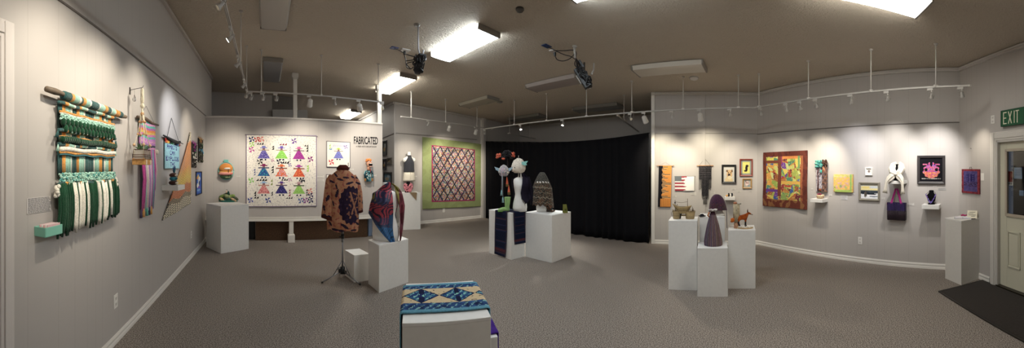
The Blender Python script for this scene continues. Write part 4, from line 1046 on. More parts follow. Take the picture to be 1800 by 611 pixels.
for x0, x1, y0, y1, n, c, v in ((105, 155, 104, 120, 3, '#17171c', 0), (268, 322, 106, 122, 3, '#8a2a48', 0), (214, 230, 124, 156, 2, '#17171c', 1), (447, 478, 114, 128, 2, '#17171c', 0), (462, 477, 128, 166, 2, '#17171c', 1), (210, 228, 272, 324, 3, '#17171c', 1), (84, 98, 290, 342, 3, '#2f3f90', 1), (464, 480, 262, 312, 3, '#a0d848', 1), (285, 338, 236, 254, 3, '#17171c', 0), (102, 180, 364, 382, 4, '#17171c', 0), (280, 330, 364, 380, 3, '#17171c', 0), (334, 350, 440, 492, 3, '#8a2a48', 1), (86, 102, 456, 494, 2, '#17171c', 1), (86, 120, 494, 508, 2, '#17171c', 0), (208, 222, 458, 488, 2, '#17171c', 1), (458, 474, 440, 490, 3, '#17171c', 1), (316, 362, 498, 512, 3, '#17171c', 0), (206, 220, 366, 412, 2, '#8a9a4a', 1), (340, 350, 130, 240, 7, '#8a8aa0', 1), (408, 455, 368, 384, 4, '#2a2a30', 0)):
    IT.append(geese((x0 - 30) / 510, (x1 - 30) / 510, (y0 - 45) / 525, (y1 - 45) / 525, n, c, v))
def doll_col(a, b):
    if a < .012 or a > .988 or b < .010 or b > .990: return '#8a7a9a'
    for x0, x1, y0, y1, f in IT:
        if x0 <= a <= x1 and y0 <= b <= y1:
            c = f(a, b)
            if c: return jit(c, .08)
    e = noise.noise(Vector((a * 60, b * 60, 3)))
    edge = max(abs(a - .5), abs(b - .5)) * 2
    if e > .34 - .22 * max(0, edge - .5): return jit('#cbc5c4', .08)
    return jit('#efe9df', .03)
xm, ym, w, h = extent(WP, 432, 556.5, 236, 363)
def tilt_quilt(name, W, x0, x1, y0l, y0r, y1l, y1r, label, nu, nv, colfn, cat='quilt', group=None, rip=None, pname='quilted_panel', y0=-.016, mat=None, thick=.010):
    sa, zla = W.hit(x0, y0l); sb, zra = W.hit(x1, y0r); _, zlb = W.hit(x0, y1l); _, zrb = W.hit(x1, y1r)
    sm = (sa + sb) / 2; zm = (zla + zlb + zra + zrb) / 4
    t = thing(name, W.pt(sm, 0, zm), label, cat, group, W.rot)
    def fn(a, b):
        zt = zla + (zra - zla) * a; zb = zlb + (zrb - zlb) * a
        return ((a - .5) * (sb - sa), y0 - (rip(a, b) if rip else 0), zt + (zb - zt) * b - zm)
    MB().grid(fn, nu, nv, colfn).build(pname, mat or CLOTH, t, solid=thick); return t, sb - sa, zla - zlb
t, w, h = tilt_quilt('doll_quilt', WP, 432.5, 556.5, 236, 238, 363, 362, 'large white quilt with nine dolls in bright dresses on the partition', 190, 190, doll_col, group=None, rip=lambda a, b: .005 * math.sin(b * 7) * math.sin(a * 5) + .004 * math.sin(a * 40) * b)
MB().tube([(-w / 2 - .02, -.02, h / 2 - .0), (w / 2 + .02, -.02, h / 2 - .035)], .008, '#9a93a0', 6).build('hanging_rod', WOODM, t)
# two small doll quilts
IS = [doll(.50, .22, '#b8d04a', '#6a6ac0', '#9a8a7a', '#8f9ae0', 2.35), pinwheel(.20, .80, .10, '#d8384a'), pinwheel(.80, .20, .08, '#8a7ac0'), geese(.86, .93, .80, .95, 4, '#2a2a34', 1), geese(.10, .18, .10, .3, 2, '#a0c85a', 1), geese(.25, .75, .10, .2, 6, '#c8c0d8', 0), geese(.12, .22, .24, .34, 2, '#6a8ad0', 0)]
def small_col(IT_):
    def f(a, b):
        if a < .02 or a > .98 or b < .02 or b > .98: return '#6a6470'
        for x0, x1, y0, y1, g in IT_:
            if x0 <= a <= x1 and y0 <= b <= y1:
                c = g(a, b)
                if c: return jit(c, .06)
        return jit('#efe9df', .03)
    return f
tilt_quilt('small_quilt', WP, 573.5, 615.5, 247.5, 249.5, 293.5, 294.5, 'small white quilt with one blue-dressed doll in a green hat', 80, 80, small_col(IS), group=None)
IS2 = [doll(.5, .2, '#4a8a4a', '#c0503a', '#9a8a7a', '#e8a060', 2.35), geese(.10, .30, .08, .2, 2, '#2a2a34', 0), pinwheel(.82, .8, .09, '#3a4a9a')]
tilt_quilt('small_quilt', WP, 573, 615, 306, 308, 352, 353, 'small white quilt mostly hidden behind the brown coat', 80, 80, small_col(IS2), group=None)

# exhibition title
xm, ym, w, h = extent(WP, 622, 664, 239, 252.5)
t = hang('wall_title', WP, xm, 246.5, 'black wall lettering reading FABRICATED with a thin subtitle', 'wall lettering')
o = text_obj('FABRICATED', h * 1.36, PAPER, t, 'title_letters', (0, -.002, -h * .48), '#17151a', sx=1.0, bold=.004)
k = w / o.dimensions.x if o.dimensions.x > 0 else 1; o.data.transform(Matrix.Diagonal((k, 1, 1, 1)))
o = text_obj('A FIBER ARTS GROUP SHOW', .05, PAPER, t, 'subtitle_letters', (.01, -.002, -h * .5 - .07), '#4a4640', bold=0)
k = w * .86 / o.dimensions.x if o.dimensions.x > 0 else 1; o.data.transform(Matrix.Diagonal((k, 1, 1, 1)))

# red haired puppet on the wall
xm, ym, w, h = extent(WP, 636, 656, 277, 320)
t = hang('hand_puppet', WP, xm, 298, 'hand puppet with orange hair and patterned blue shirt on the partition', 'puppet'); rn = random.Random(11)
Zp = lambda y: (WP.hit(xm, y)[1] - WP.hit(xm, 298)[1]); sc_ = w / 20
mb = MB(); mb.ball((.01, -.10, Zp(288)), (.062, .055, .078), '#e0a88a', n=16, m=12); mb.ball((.03, -.155, Zp(286.5)), (.022, .02, .016), '#dd8f70'); mb.ball((-.045, -.09, Zp(287)), (.014, .02, .024), '#d89a7c'); mb.tube([(.0, -.09, Zp(293)), (0, -.08, Zp(299))], .035, '#d89a7c', 10); hd_ = mb.build('head', CLOTH, t)
mb = MB(); mb.ball((.022, -.150, Zp(289.2)), (.046, .022, .034), '#1b0f12', n=14); mb.ball((.022, -.172, Zp(287.3)), (.032, .006, .008), '#f2ede6'); mb.ball((.022, -.160, Zp(292.5)), (.04, .016, .012), '#e8b09a'); mb.build('open_mouth', CLOTH, hd_)
mb = MB()
for sx_ in (-.004, .046): mb.ball((sx_, -.150, Zp(284)), (.016, .010, .012), '#f2efe8'); mb.ball((sx_, -.160, Zp(284)), .005, '#201a18')
mb.build('eyes', PLASTIC, hd_)
mb = MB()
for k in range(46):
    a = rn.uniform(0, 2 * PI); e = rn.uniform(.1, 1.2); d = Vector((math.cos(a) * math.cos(e), math.sin(a) * math.cos(e), math.sin(e)))
    mb.ball(Vector((-.005, -.09, Zp(284))) + Vector((d.x * .062, d.y * .055, d.z * .06)), rn.uniform(.014, .022), jit('#f08a2a', .15, rn), n=7, m=5)
mb.build('hair', YARN, hd_)
def shirt(i, j): return rn.choice(['#1f4a58', '#2f6a78', '#7fb0b8', '#163440', '#3f8090', '#dfe4dc'])
mb = MB(); mb.rings([(0, -.07, Zp(298), .03, .03)] + [(0, -.065, Zp(300 + k * 1.85), .070 + .003 * math.sin(k), .045) for k in range(11)], shirt)
for s_ in (-1, 1): mb.tube([(s_ * .06, -.075, Zp(300)), (s_ * .092, -.08, Zp(306)), (s_ * .085, -.09, Zp(312))], [.026, .024, .024], lambda f: rn.choice(['#1f4a58', '#2f6a78', '#7fb0b8', '#163440']), 8)
mb.build('shirt', CLOTH, t)
for s_ in (-1, 1):
    mb = MB(); mb.ball((s_ * .085, -.092, Zp(314.5)), (.018, .016, .022), '#b9823f')
    for f in range(4): mb.tube([(s_ * .085 + (f - 1.5) * .009, -.096, Zp(315)), (s_ * .085 + (f - 1.5) * .011, -.100, Zp(318))], .005, '#b9823f', 5)
    mb.tube([(s_ * .085 - s_ * .016, -.098, Zp(314)), (s_ * .085 - s_ * .026, -.104, Zp(315.5))], .0055, '#b9823f', 5); mb.build('hand', CLOTH, t)
MB().tube([(.03, -.12, Zp(297)), (.035, -.12, Zp(303))], .008, '#b03030', 6).build('necktie', CLOTH, t)

# corner plinth with the knitted reptile heap
p0 = fl(388.3, 445.5); v1 = Vector(fl(437.3, 437)) - Vector(p0); v2 = Vector(fl(357.8, 431.5)) - Vector(p0)
v1 = v1; v2 = v2.normalized() * .585
zt = 1.6 - 67.0 * Vector(p0).length / F
t, c = box_ped('plinth', p0, Vector(p0) + v1, Vector(p0) + v2, zt, 'white plinth in the left corner holding the green soft heap')
cx, cy = on_z(401, 354, zt).x, on_z(401, 354, zt).y
t = thing('soft_sculpture', (cx, cy, zt), 'heap of green and tan stuffed shapes on the corner plinth', 'soft sculpture'); t.scale = (.84, .84, 1.12); rn = random.Random(21)
mb = MB(); mb.rings([(0, 0, .002, .24, .17), (0, 0, .02, .245, .175), (0, 0, .03, .22, .16)], '#2c6f63'); mb.build('teal_base', YARN, t)
for k, (x, y, z, rx, rz, ang_, col) in enumerate(((-.13, 0, .10, .11, .035, .15, '#6f8a3f'), (-.02, -.05, .10, .09, .04, -.3, '#8f9a6a'), (.08, .0, .10, .10, .035, .2, '#7f9a48'), (.17, .03, .07, .10, .03, -.35, '#5a6350'), (-.15, -.08, .045, .07, .03, -.4, '#c9a878'), (.14, -.09, .045, .09, .026, -.35, '#c2a27a'), (-.05, .05, .13, .10, .03, .1, '#3d4c2f'), (0, .0, .06, .15, .03, 0, '#3f6a5a'), (-.2, -.02, .05, .04, .05, 0, '#4c6a38'), (.05, -.08, .05, .12, .028, .1, '#2f5a4c'))):
    MB().ball((x, y, z), (rx, .045, rz), lambda i, j, c=col: mix(c, '#2a3324', .35 if int(j * 12) % 3 == 0 else 0), n=14, m=8, rot=Matrix.Rotation(-ang_, 3, 'Y')).build('stuffed_coil', YARN, t)
mb = MB(); mb.rings([(.0, .0, .12, .035, .03), (.005, 0, .17, .032, .028), (.005, 0, .20, .012, .012)], '#17463c'); mb.ball((-.04, -.01, .185), (.022, .02, .028), '#d9b8a0'); mb.tube([(-.04, 0, .20), (-.05, 0, .235)], [.008, .002], '#222222', 5); mb.tube([(-.03, 0, .205), (-.02, 0, .235)], [.008, .002], '#222222', 5); mb.build('head', YARN, t)
# ================================================================ middle of the room
def bust(t, h, w, d, col='#f6f4f0', name='torso_form', yaw=0.0, cut=1.0):
    prof = [(0, .93, .95, 0), (.10, 1.0, 1.0, 0), (.22, .93, .95, 0), (.36, .74, .78, 0), (.44, .68, .74, 0), (.54, .76, .86, 0), (.62, .86, 1.08, -.06), (.69, .90, 1.04, -.05), (.76, .93, .82, 0), (.82, .90, .62, 0), (.855, .60, .48, 0), (.875, .30, .36, 0), (.93, .24, .30, 0), (1.0, .23, .29, 0), (1.005, .18, .2, 0)]
    mb = MB(); rg = [(0, d / 2 * yo, z * h, w / 2 * a, d / 2 * b) for z, a, b, yo in prof if z <= cut + .01]
    mb.rings(rg, col, M=Matrix.Rotation(yaw, 4, 'Z')); return mb.build(name, PEDM, t)
def prof_at(z):
    P_ = [(0, .93, .95), (.10, 1.0, 1.0), (.22, .93, .95), (.36, .74, .78), (.44, .68, .74), (.54, .76, .86), (.64, .88, 1.06), (.69, .90, 1.04), (.76, .93, .82), (.82, .90, .62), (.855, .60, .48), (.88, .30, .36), (1.0, .23, .29)]
    for (z0, a0, b0), (z1, a1, b1) in zip(P_, P_[1:]):
        if z0 <= z <= z1: k = (z - z0) / (z1 - z0); return a0 + (a1 - a0) * k, b0 + (b1 - b0) * k
    return P_[-1][1:]
def face_rot(p): return -math.atan2(p[0], p[1])     # local -Y looks back at the viewer's side

# ---- brown coat on a tripod stand
cx, cy = 1.066, 4.40; t = thing('coat_stand', (cx, cy, 0), 'metal tripod dress stand carrying the brown patterned coat', 'dress stand')
MB().tube([(0, 0, .10), (0, 0, .60)], .011, '#8f9196', 10).build('lower_pole', METAL, t); MB().tube([(0, 0, .55), (0, 0, 1.50)], .016, '#a5a7ab', 10).build('upper_pole', METAL, t)
mb = MB(); mb.tube([(0, 0, .60), (0, 0, .66)], .024, '#1b1b1d', 10); mb.tube([(.0, 0, .63), (-.05, -.01, .63)], .008, '#1b1b1d', 6); mb.build('clamp_collar', PLASTIC, t)
mb = MB(); mb.tube([(0, 0, .10), (0, 0, .20)], .032, '#161618', 10); mb.box((-.035, 0, .15), (.05, .04, .05), '#161618'); mb.box((.03, -.01, .12), (.05, .04, .04), '#161618'); mb.tube([(-.03, 0, .19), (-.075, -.01, .185), (-.08, -.01, .16)], .004, '#222222', 5); mb.build('hub', PLASTIC, t)
for fx, fy in ((.75, 4.34), (1.257, 4.151), (1.10, 4.71)):
    f = Vector((fx - cx, fy - cy, .012)); mb = MB(); mb.tube([(f.x * .05, f.y * .05, .14), (f.x * .95, f.y * .95, .022)], .009, '#9a9ca1', 8); leg = mb.build('leg', METAL, t)
    MB().tube([f * .93 + Vector((0, 0, .010)), f * 1.0 + Vector((0, 0, .004))], .014, '#141414', 8).build('rubber_foot', PLASTIC, leg)
    MB().tube([(0, 0, .30), (f.x * .45, f.y * .45, .09)], .005, '#77797d', 6).build('brace', METAL, leg)
t = thing('coat', (cx, cy, 0), 'brown and rust patterned coat with a dark purple medallion on its back', 'coat', None, face_rot((cx, cy)))
K = 4.53 / F       # metres a pixel at the stand
CXP = 602.5
def coat_col(px, pz):
    """px, pz: photo-zoom coordinates in the coat's own plane (470 wide picture of its back)"""
    n1 = noise.noise(Vector((px * .02, pz * .02, 1))); n2 = noise.noise(Vector((px * .055, pz * .05, 7)))
    base = mix('#b5764f', '#c98f6a', max(0, min(1, .5 + n1))) if n2 < .22 else '#a85a4a'
    # medallion
    u, v = (px - 290) / 96, (pz - 345) / 150; rr = u * u + v * v
    edge = 1 + .10 * math.sin(math.atan2(v, u) * 17)
    if rr < edge:
        if u > -.35 and u < .85:
            w = abs(math.sin(px * .055 + pz * .03)) ; zz = noise.noise(Vector((px * .05, pz * .045, 11)))
            dx = abs((u - .25) - (v - .0) * .45); dx2 = abs((u - .25) + (v - .1) * .55)
            if (dx < .07 or dx2 < .06) and abs(v) < .72: return '#a8704f' if zz > -.35 else '#2e2035'
            if abs(u - .78) < .05 and -.5 < v < .5: return '#a8704f' if zz > -.1 else '#2e2035'
            if abs(u + .15) < .04 and abs(v) < .55: return '#8a5a4a' if zz > .0 else '#2e2035'
            if zz > .28 and abs(v) < .7: return '#9a6248'
        return '#2f2138' if noise.noise(Vector((px * .04, pz * .04, 2))) > -.3 else '#3a2947'
    # leaf strokes
    for lx, ly, a, L, W_ in ((170, 105, .9, 22, 8), (205, 140, .3, 28, 8), (250, 125, .1, 26, 7), (305, 122, .5, 16, 7), (345, 128, .1, 18, 8), (280, 170, -.3, 30, 9), (350, 172, .4, 24, 9), (140, 158, .4, 24, 8), (175, 195, 1.2, 22, 7), (105, 290, -1.2, 28, 12), (180, 250, -1.3, 36, 11), (75, 370, 1.4, 24, 9), (240, 512, .6, 40, 11), (165, 540, .1, 30, 10), (215, 550, .1, 26, 9), (310, 548, .1, 24, 8), (120, 440, .6, 20, 9), (375, 380, 1.5, 26, 8), (125, 495, .9, 22, 9), (345, 500, .8, 22, 8), (85, 430, .4, 22, 8), (150, 330, 1.3, 26, 6), (385, 320, 1.4, 28, 7)):
        dx, dy = px - lx, pz - ly; c, s = math.cos(a), math.sin(a); q = ((dx * c + dy * s) / L) ** 2 + ((-dx * s + dy * c) / W_) ** 2
        if q < 1 + .5 * noise.noise(Vector((px * .15, pz * .15, 5))): return '#33263a'
    return base
def to_zoom(x, z): return ((CXP + x / K - 555) * 4.7, (YH + (EYE - z) / K - 285) * 4.7)
body = [(1.600, .050, .05), (1.578, .066, .06), (1.552, .095, .075), (1.512, .142, .09), (1.465, .185, .11), (1.38, .208, .13), (1.20, .212, .15), (1.02, .218, .155), (.86, .222, .16), (.78, .218, .155), (.725, .212, .15)]
def body_at(b):
    q = b * (len(body) - 1); i = min(int(q), len(body) - 2); k = q - i; A, B_ = body[i], body[i + 1]; return tuple(A[j] + (B_[j] - A[j]) * k for j in range(3))
def coat_pt(a, b):
    z, rx, ry = body_at(b); th = 2 * PI * a; f = 1 + .035 * math.sin(th * 7 + 1) * b + .02 * math.sin(th * 13) * b * b
    x = rx * math.sin(th) * f + .006; y = ry * math.cos(th) * f
    return (x, y, z + (.012 * math.sin(th * 5) if b > .95 else 0) - .01 * b * math.sin(th))
def coat_c(a, b):
    x, y, z = coat_pt(a, b); p = to_zoom(x, z)
    c = coat_col(*p) if y < 0 else coat_col(p[0] * 1.3 + 900, p[1])
    return jit(c, .12)
MB().grid(coat_pt, 220, 200, coat_c).build('coat_body', CLOTH, t, solid=.008)
# collar
mb = MB()
mb.rings([(.006, .0, 1.575, .095, .075), (.006, -.01, 1.60, .088, .068), (.006, -.005, 1.63, .066, .052), (.006, 0, 1.645, .045, .035)], lambda i, j: jit('#5a2418', .2)); mb.build('collar', CLOTH, t)
def sleeve(path, rads, name):
    mb = MB(); NS = 60; NA_ = 48; P_ = [Vector(p) for p in path]
    def pt(a, b):
        q = b * (len(P_) - 1); i = min(int(q), len(P_) - 2); k = q - i; c = P_[i].lerp(P_[i + 1], k); r = rads[i] + (rads[i + 1] - rads[i]) * k
        th = 2 * PI * a; f = 1 + .05 * math.sin(th * 3 + b * 6)
        return (c.x + r * f * math.sin(th), c.y + r * .95 * f * math.cos(th), c.z - .25 * r * math.sin(th) * (1 if c.x > 0 else -1) * -1)
    def cc(a, b):
        x, y, z = pt(a, b); p = to_zoom(x, z)
        if b > .93: return jit('#4a1f1a', .15)
        c = coat_col(*p)
        return jit(c if c not in ('#2f2138', '#3a2947') else '#b5764f', .12)
    mb.grid(pt, NA_, NS, cc); return mb.build(name, CLOTH, t, solid=.008)
sleeve([(-.120, .01, 1.495), (-.155, .0, 1.41), (-.178, -.02, 1.25), (-.198, -.04, 1.05), (-.206, -.05, .885)], [.060, .078, .083, .084, .088], 'sleeve')
sleeve([(.130, .01, 1.49), (.175, .02, 1.39), (.205, .03, 1.24), (.222, .03, 1.09), (.232, .02, .96)], [.058, .070, .070, .064, .060], 'sleeve')

# ---- low and tall plinths with the draped bust
p0 = Vector(fl(622.5, 496.2)); p1 = Vector(fl(648.5, 492.5)); p2 = Vector(fl(606.8, 484)); zl = 1.6 - 153.3 * p0.length / F
d1 = (p1 - p0).normalized(); d2 = (p2 - p0).normalized()
box_ped('plinth', p0, p0 + d1 * .235, p0 + d2 * .33, zl, 'lowest white plinth, between the coat stand and the draped bust')
p0 = Vector(fl(666.3, 514.6)); p1 = Vector(fl(717.7, 496)); p2 = Vector(fl(647.3, 498.4)); zt = .610
t, c = box_ped('plinth', p0, p1, p2, zt, 'white plinth under the bust wearing the crimson and blue scarf')
bx, by = on_z(678, 421, zt).x, on_z(678, 421, zt).y
t = thing('bust_form', (bx, by, zt), 'white torso bust under the crimson and blue scarf', 'bust form', None, face_rot((bx, by)) - .35)
KB = math.hypot(bx, by) / F
bust(t, 100 * KB, 50 * KB, .24)
t = thing('scarf', (bx, by, zt), 'crimson, navy and teal painted silk scarf draped on the left bust', 'scarf', None, face_rot((bx, by)))
HB = 100 * KB
def scarf_col(a, b):
    """a around from the viewer's right edge over the shoulders; b from neck down"""
    n1 = noise.noise(Vector((a * 7, b * 5, 2))); n2 = math.sin((a * 9 + n1 * 2.2) * 7 + b * 34 + 6 * n1)
    if a < .24:
        return jit('#6a2434' if n2 < .3 else '#8a3040', .1) if b > .38 else jit('#7d6f1e' if n2 > -.2 else '#3a3320', .12)
    if b > .62 + .10 * math.sin(a * 9): return jit('#1f6aa8' if n2 < .6 else '#173f66', .12) if a > .52 else jit('#2a2440', .1)
    if a > .88 and b < .42 : return jit('#6e6a22' if n2 > 0 else '#2a2a44', .1)
    k = '#c03650' if n1 > -.08 else '#24284f'
    if n2 > .45: k = '#262344' if k == '#c03650' else '#b8405a'
    if b > .5 and n1 < .0: k = '#1f2a4a'
    return jit(k, .12)
# main panel: over the viewer-left shoulder, falling to a point at the front; right strip falls straight
def panel(fn, nu, nv, cf, name): MB().grid(fn, nu, nv, cf).build(name, SILK, t, solid=.004)
Xp = lambda px: (px - 678) * KB; Zp = lambda py: (421 - py) * KB
LE = [(0, 683, 319, 686, 320), (.12, 672, 326, 688, 332), (.28, 657, 340, 690, 345), (.45, 650.5, 358, 691, 364), (.6, 647.5, 374, 690.5, 384), (.72, 655, 386, 690, 396), (.86, 668, 402, 691, 408), (1, 687, 423, 694, 422)]
def le(b):
    for A, B_ in zip(LE, LE[1:]):
        if A[0] <= b <= B_[0]: k = (b - A[0]) / (B_[0] - A[0]); return tuple(A[j] + (B_[j] - A[j]) * k for j in range(5))
    return LE[-1]
def wrapy(x, z, out=.018):
    a_, b_ = prof_at(max(0, min(1, z / HB))); rx = a_ * 25 * KB + out; ry = b_ * .12 + out
    q = min(1, abs(x) / (rx + .0)); return -ry * math.sqrt(max(0, 1 - q * q))
def mainp(a, b):
    _, x0_, y0_, x1_, y1_ = le(b); x = Xp(x0_ + (x1_ - x0_) * a); z = Zp(y0_ + (y1_ - y0_) * a)
    y = wrapy(x - .0, z, .022) - .012 * math.sin(a * 10 + b * 5) * (a * (1 - a) * 4) - .02 * (1 - b) * 0
    return (x, y - .012, z)
def main_c(a, b):
    _, x0_, y0_, x1_, y1_ = le(b); px = x0_ + (x1_ - x0_) * a; py = y0_ + (y1_ - y0_) * a
    n1 = noise.noise(Vector((px * .05, py * .045, 2))); n2 = math.sin(px * .75 + py * .55 + 15 * n1)
    if py > 392 + (px - 650) * .15: return jit('#1f6cab' if n2 < .75 else '#154068', .14)
    if px > 684 and py > 375: return jit('#1c4f7f', .12)
    if px < 661 and py < 352 and n1 > -.25: return jit('#7d7422' if n2 > -.3 else '#2c3350', .12)
    d = (px - 650) * .55 - (py - 372)   # crimson diagonal bands
    k = '#b93a52' if (math.sin((py * .9 - px * .35 + 9 * n1) * .14) > .05 and py > 325) or (px > 683 and py < 365) else '#262a50'
    if n2 > .35: k = '#1f2040' if k == '#b93a52' else ('#9a3f5a' if n1 > 0 else '#3a3f70')
    if py > 380: k = mix(k, '#1f4a78', .55)
    return jit(k, .12)
panel(mainp, 60, 120, main_c, 'front_drape')
RE = [(0, 688, 321.5, 691, 322), (.12, 693, 328, 700, 329), (.25, 696, 338, 706, 337), (.42, 699.5, 352, 709, 348), (.55, 702, 365, 711.5, 361), (.7, 703, 384, 710, 383), (.85, 702, 402, 708, 402), (1, 702, 420, 704, 420)]
def re_(b):
    for A, B_ in zip(RE, RE[1:]):
        if A[0] <= b <= B_[0]: k = (b - A[0]) / (B_[0] - A[0]); return tuple(A[j] + (B_[j] - A[j]) * k for j in range(5))
    return RE[-1]
def rightp(a, b):
    _, x0_, y0_, x1_, y1_ = re_(b); x = Xp(x0_ + (x1_ - x0_) * a); z = Zp(y0_ + (y1_ - y0_) * a); return (x, wrapy(x * .9, z, .03) - .018 - .008 * math.sin(a * 12), z)
def right_c(a, b):
    _, x0_, y0_, x1_, y1_ = re_(b); px = x0_ + (x1_ - x0_) * a; py = y0_ + (y1_ - y0_) * a; n1 = noise.noise(Vector((px * .08, py * .06, 9)))
    if px < 701 and py < 356: return jit('#8a7c20' if n1 > -.15 else '#2c2a30', .12)
    return jit('#6b2434' if n1 < .1 else '#8f3548', .12)
panel(rightp, 24, 90, right_c, 'side_drape')
def backp(a, b):
    th = PI * (a - .5); z = HB * (.86 - .55 * b * (1 - .25 * abs(a - .5))); A_, B_ = prof_at(max(0, min(1, z / HB))); return ((A_ * 25 * KB + .004) * math.sin(th), (B_ * .12 + .02) * math.cos(th), z)
panel(backp, 30, 30, lambda a, b: jit('#262a50' if noise.noise(Vector((a * 8, b * 8, 1))) < .1 else '#a8384e', .1), 'back_drape')

# ---- far plinth by the green quilt, with the small bust, and the wall bust in a grey crop top
p0 = Vector(fl(707, 404)); p1 = Vector(fl(739.3, 402.5)); n_ = Vector((-(p1 - p0).y, (p1 - p0).x)).normalized()
zt = 1.6 - (338.8 - 295) * (p0.length + .0) / F * -1 if False else 1.6 - 43.8 * p0.length / F
t, c = box_ped('plinth', p0, p1, p0 + n_ * .42, zt, 'white plinth against the wall left of the green bordered quilt')
cm = (p0 + p1) / 2
t = thing('bust_form', (cm.x - .02, cm.y + .16, zt), 'small black display bust wearing a pink crocheted cowl', 'bust form', None, face_rot(cm)); rn = random.Random(3)
MB().rings([(0, 0, 0, .09, .06), (0, 0, .02, .09, .06), (0, 0, .05, .06, .045), (0, 0, .18, .10, .06), (0, 0, .23, .05, .04), (0, 0, .28, .042, .038), (0, 0, .285, .02, .02)], '#161417').build('torso_form', BLACKM, t)
mb = MB()
for k in range(120):
    s_ = rn.choice((-1, 1)); z = rn.uniform(.03, .24); x = s_ * rn.uniform(max(.0, (z - .10) * .36), .115 if z > .08 else .08)
    mb.ball((x, -.055 - rn.uniform(0, .03), z), rn.uniform(.014, .024), jit('#e58a97', .15, rn), n=7, m=5)
mb.build('cowl', YARN, t)
s0, z0 = (p0.lerp(p1, .52)), zt
t = thing('pennant_cloth', (s0.x, s0.y - .012, zt), 'small tan triangular cloth hanging over the edge of the far plinth', 'cloth', None, face_rot(cm) * 0 + math.atan2((p1 - p0).y, (p1 - p0).x))
MB().prism([(-.06, .004), (.13, .004), (.115, -.20)], -.004, .002, '#9a8060', axis='y').build('hanging_point', CLOTH, t)
MB().box((.035, .10, .004), (.19, .22, .006), '#c9bca2').build('flat_cloth', CLOTH, t)
s, z = WG.hit(716, 310)
t = thing('bust_form', WG.pt(s, 0, WG.hit(716, 317)[1]), 'white wall hung torso dressed in grey crop top and cream shorts', 'bust form', None, WG.rot); t.location.y -= .03
KW = math.hypot(*WG.pt(s).xy) / F; HT = 54 * KW
Yk = lambda y: (317 - y) * KW
W_ = lambda px: px * KW
def ringsy(rows, dx=0): return [(dx, -.085, Yk(y), W_(h), d) for y, h, d in rows]
mb = MB(); mb.rings(ringsy([(317, 9, .08), (305, 9, .085), (295, 8.2, .08), (285, 9, .085), (280, 10, .07), (277, 8.5, .06), (275, 5, .05), (273.5, 3.2, .045), (267.5, 3, .042), (267, 2, .03)]), '#efece6')
for s_ in (-1, 1): mb.ball((s_ * W_(9.2), -.085, Yk(281.5)), (W_(3), .05, W_(4)), '#efece6')
mb.build('torso_form', PEDM, t)
CT = [(301.5, 9.9, .092), (295, 9.4, .09), (289, 9.2, .095), (284, 8.6, .098), (281, 7.0, .095), (278, 5.4, .08), (275.5, 4.2, .062), (273, 3.7, .055)]
def crop(a, b):
    q = b * (len(CT) - 1); i = min(int(q), len(CT) - 2); k = q - i; y, hw, d = (CT[i][j] + (CT[i + 1][j] - CT[i][j]) * k for j in range(3)); th = 2 * PI * a
    return (W_(hw) * math.sin(th), -.085 - d * 1.12 * math.cos(th), Yk(y))
MB().grid(crop, 44, 48, lambda a, b: jit('#33343c' if (int(a * 44) + int(b * 48)) % 3 else '#54565e', .15)).build('crop_top', YARN, t, solid=.006)
mb = MB(); mb.rings(ringsy([(317.5, 11.6, .10), (315, 11.4, .10), (308, 10.4, .098), (303, 9.6, .094), (302.3, 8.6, .08)]), '#efe6d4'); mb.box((0, -.188, Yk(309)), (.004, .01, W_(12)), '#cfc6b4'); mb.build('shorts', YARN, t)

# green bordered quilt
SCR = ['#b84440', '#d89a40', '#4068a0', '#5f9450', '#c87098', '#c8c0b0', '#80488a', '#e0d8c8', '#4a3a4a', '#c86238', '#3c3a48', '#58a0aa', '#d0b870', '#d8d0c0', '#5a4a50']
CELL = {}
def lat_col(a, b):
    if not (.143 < a < .882 and .098 < b < .905): return jit('#93a065' if noise.noise(Vector((a * 9, b * 9, 0))) > 0 else '#8c985e', .07)
    if not (.160 < a < .865 and .113 < b < .888): return jit('#9c1f5a', .06)
    u = (a - .160) / .705 * 5.9; v = (b - .113) / .775 * 4.35
    p, q = u + v, u - v; fp, fq = p % 1, q % 1
    if min(fp, 1 - fp) < .085 or min(fq, 1 - fq) < .085: return jit('#3a3440', .12)
    k = (int(p), int(q), int(max(abs(fp - .5), abs(fq - .5)) * 16), int(p * 9), int(q * 9))
    if k not in CELL: CELL[k] = rgb(R.choice(SCR))
    return jit(CELL[k], .12)
t, w, h = tilt_quilt('lattice_quilt', WG, 742, 845, 240.5, 253, 367, 362, 'large quilt with a green border and dark diamond lattice', 170, 170, lat_col, rip=lambda a, b: .006 * math.sin(a * 11) * b, y0=-.02)
placard(WG, 848, 851, 309, 314, 'tiny label card right of the green bordered quilt', 2); placard(WG, 727, 733, 308, 311, 'tiny label card right of the grey crop top', 2)
outlet(WG, 780, 369, 'white outlet on the wall just under the green bordered quilt')
# pictures on the wall seen through the gap beside the partition
for x0_, x1_, y0_, y1_, lab, fc, ic in ((672.5, 680.5, 247, 273, 'upper dark framed picture in the gap right of the partition', '#1c1a1a', '#5d605c'), (672.5, 679.5, 279, 298, 'middle dark framed picture in the gap, left of the small grey frame', '#17161a', '#4f3f38'), (681, 689, 277, 288, 'small grey framed picture in the gap right of the partition', '#5a5148', '#7d7668'), (675, 689, 302, 323, 'lower framed colourful picture in the gap, just above the scarf', '#2a2420', '#5f7f8f')):
    frame_pic(WS, x0_, x1_, y0_, y1_, 'picture_frame', lab, fc, .05, .03, blobs(ic, [(.4, .6, .3, .2, mix(ic, '#d0a050', .5)), (.6, .3, .2, .2, mix(ic, '#ffffff', .25))]), 14, 14, group='framed pictures beyond the partition')
placard(WS, 672.5, 676.5, 303, 312, 'small white paper on the wall in the gap beyond the partition', 3)

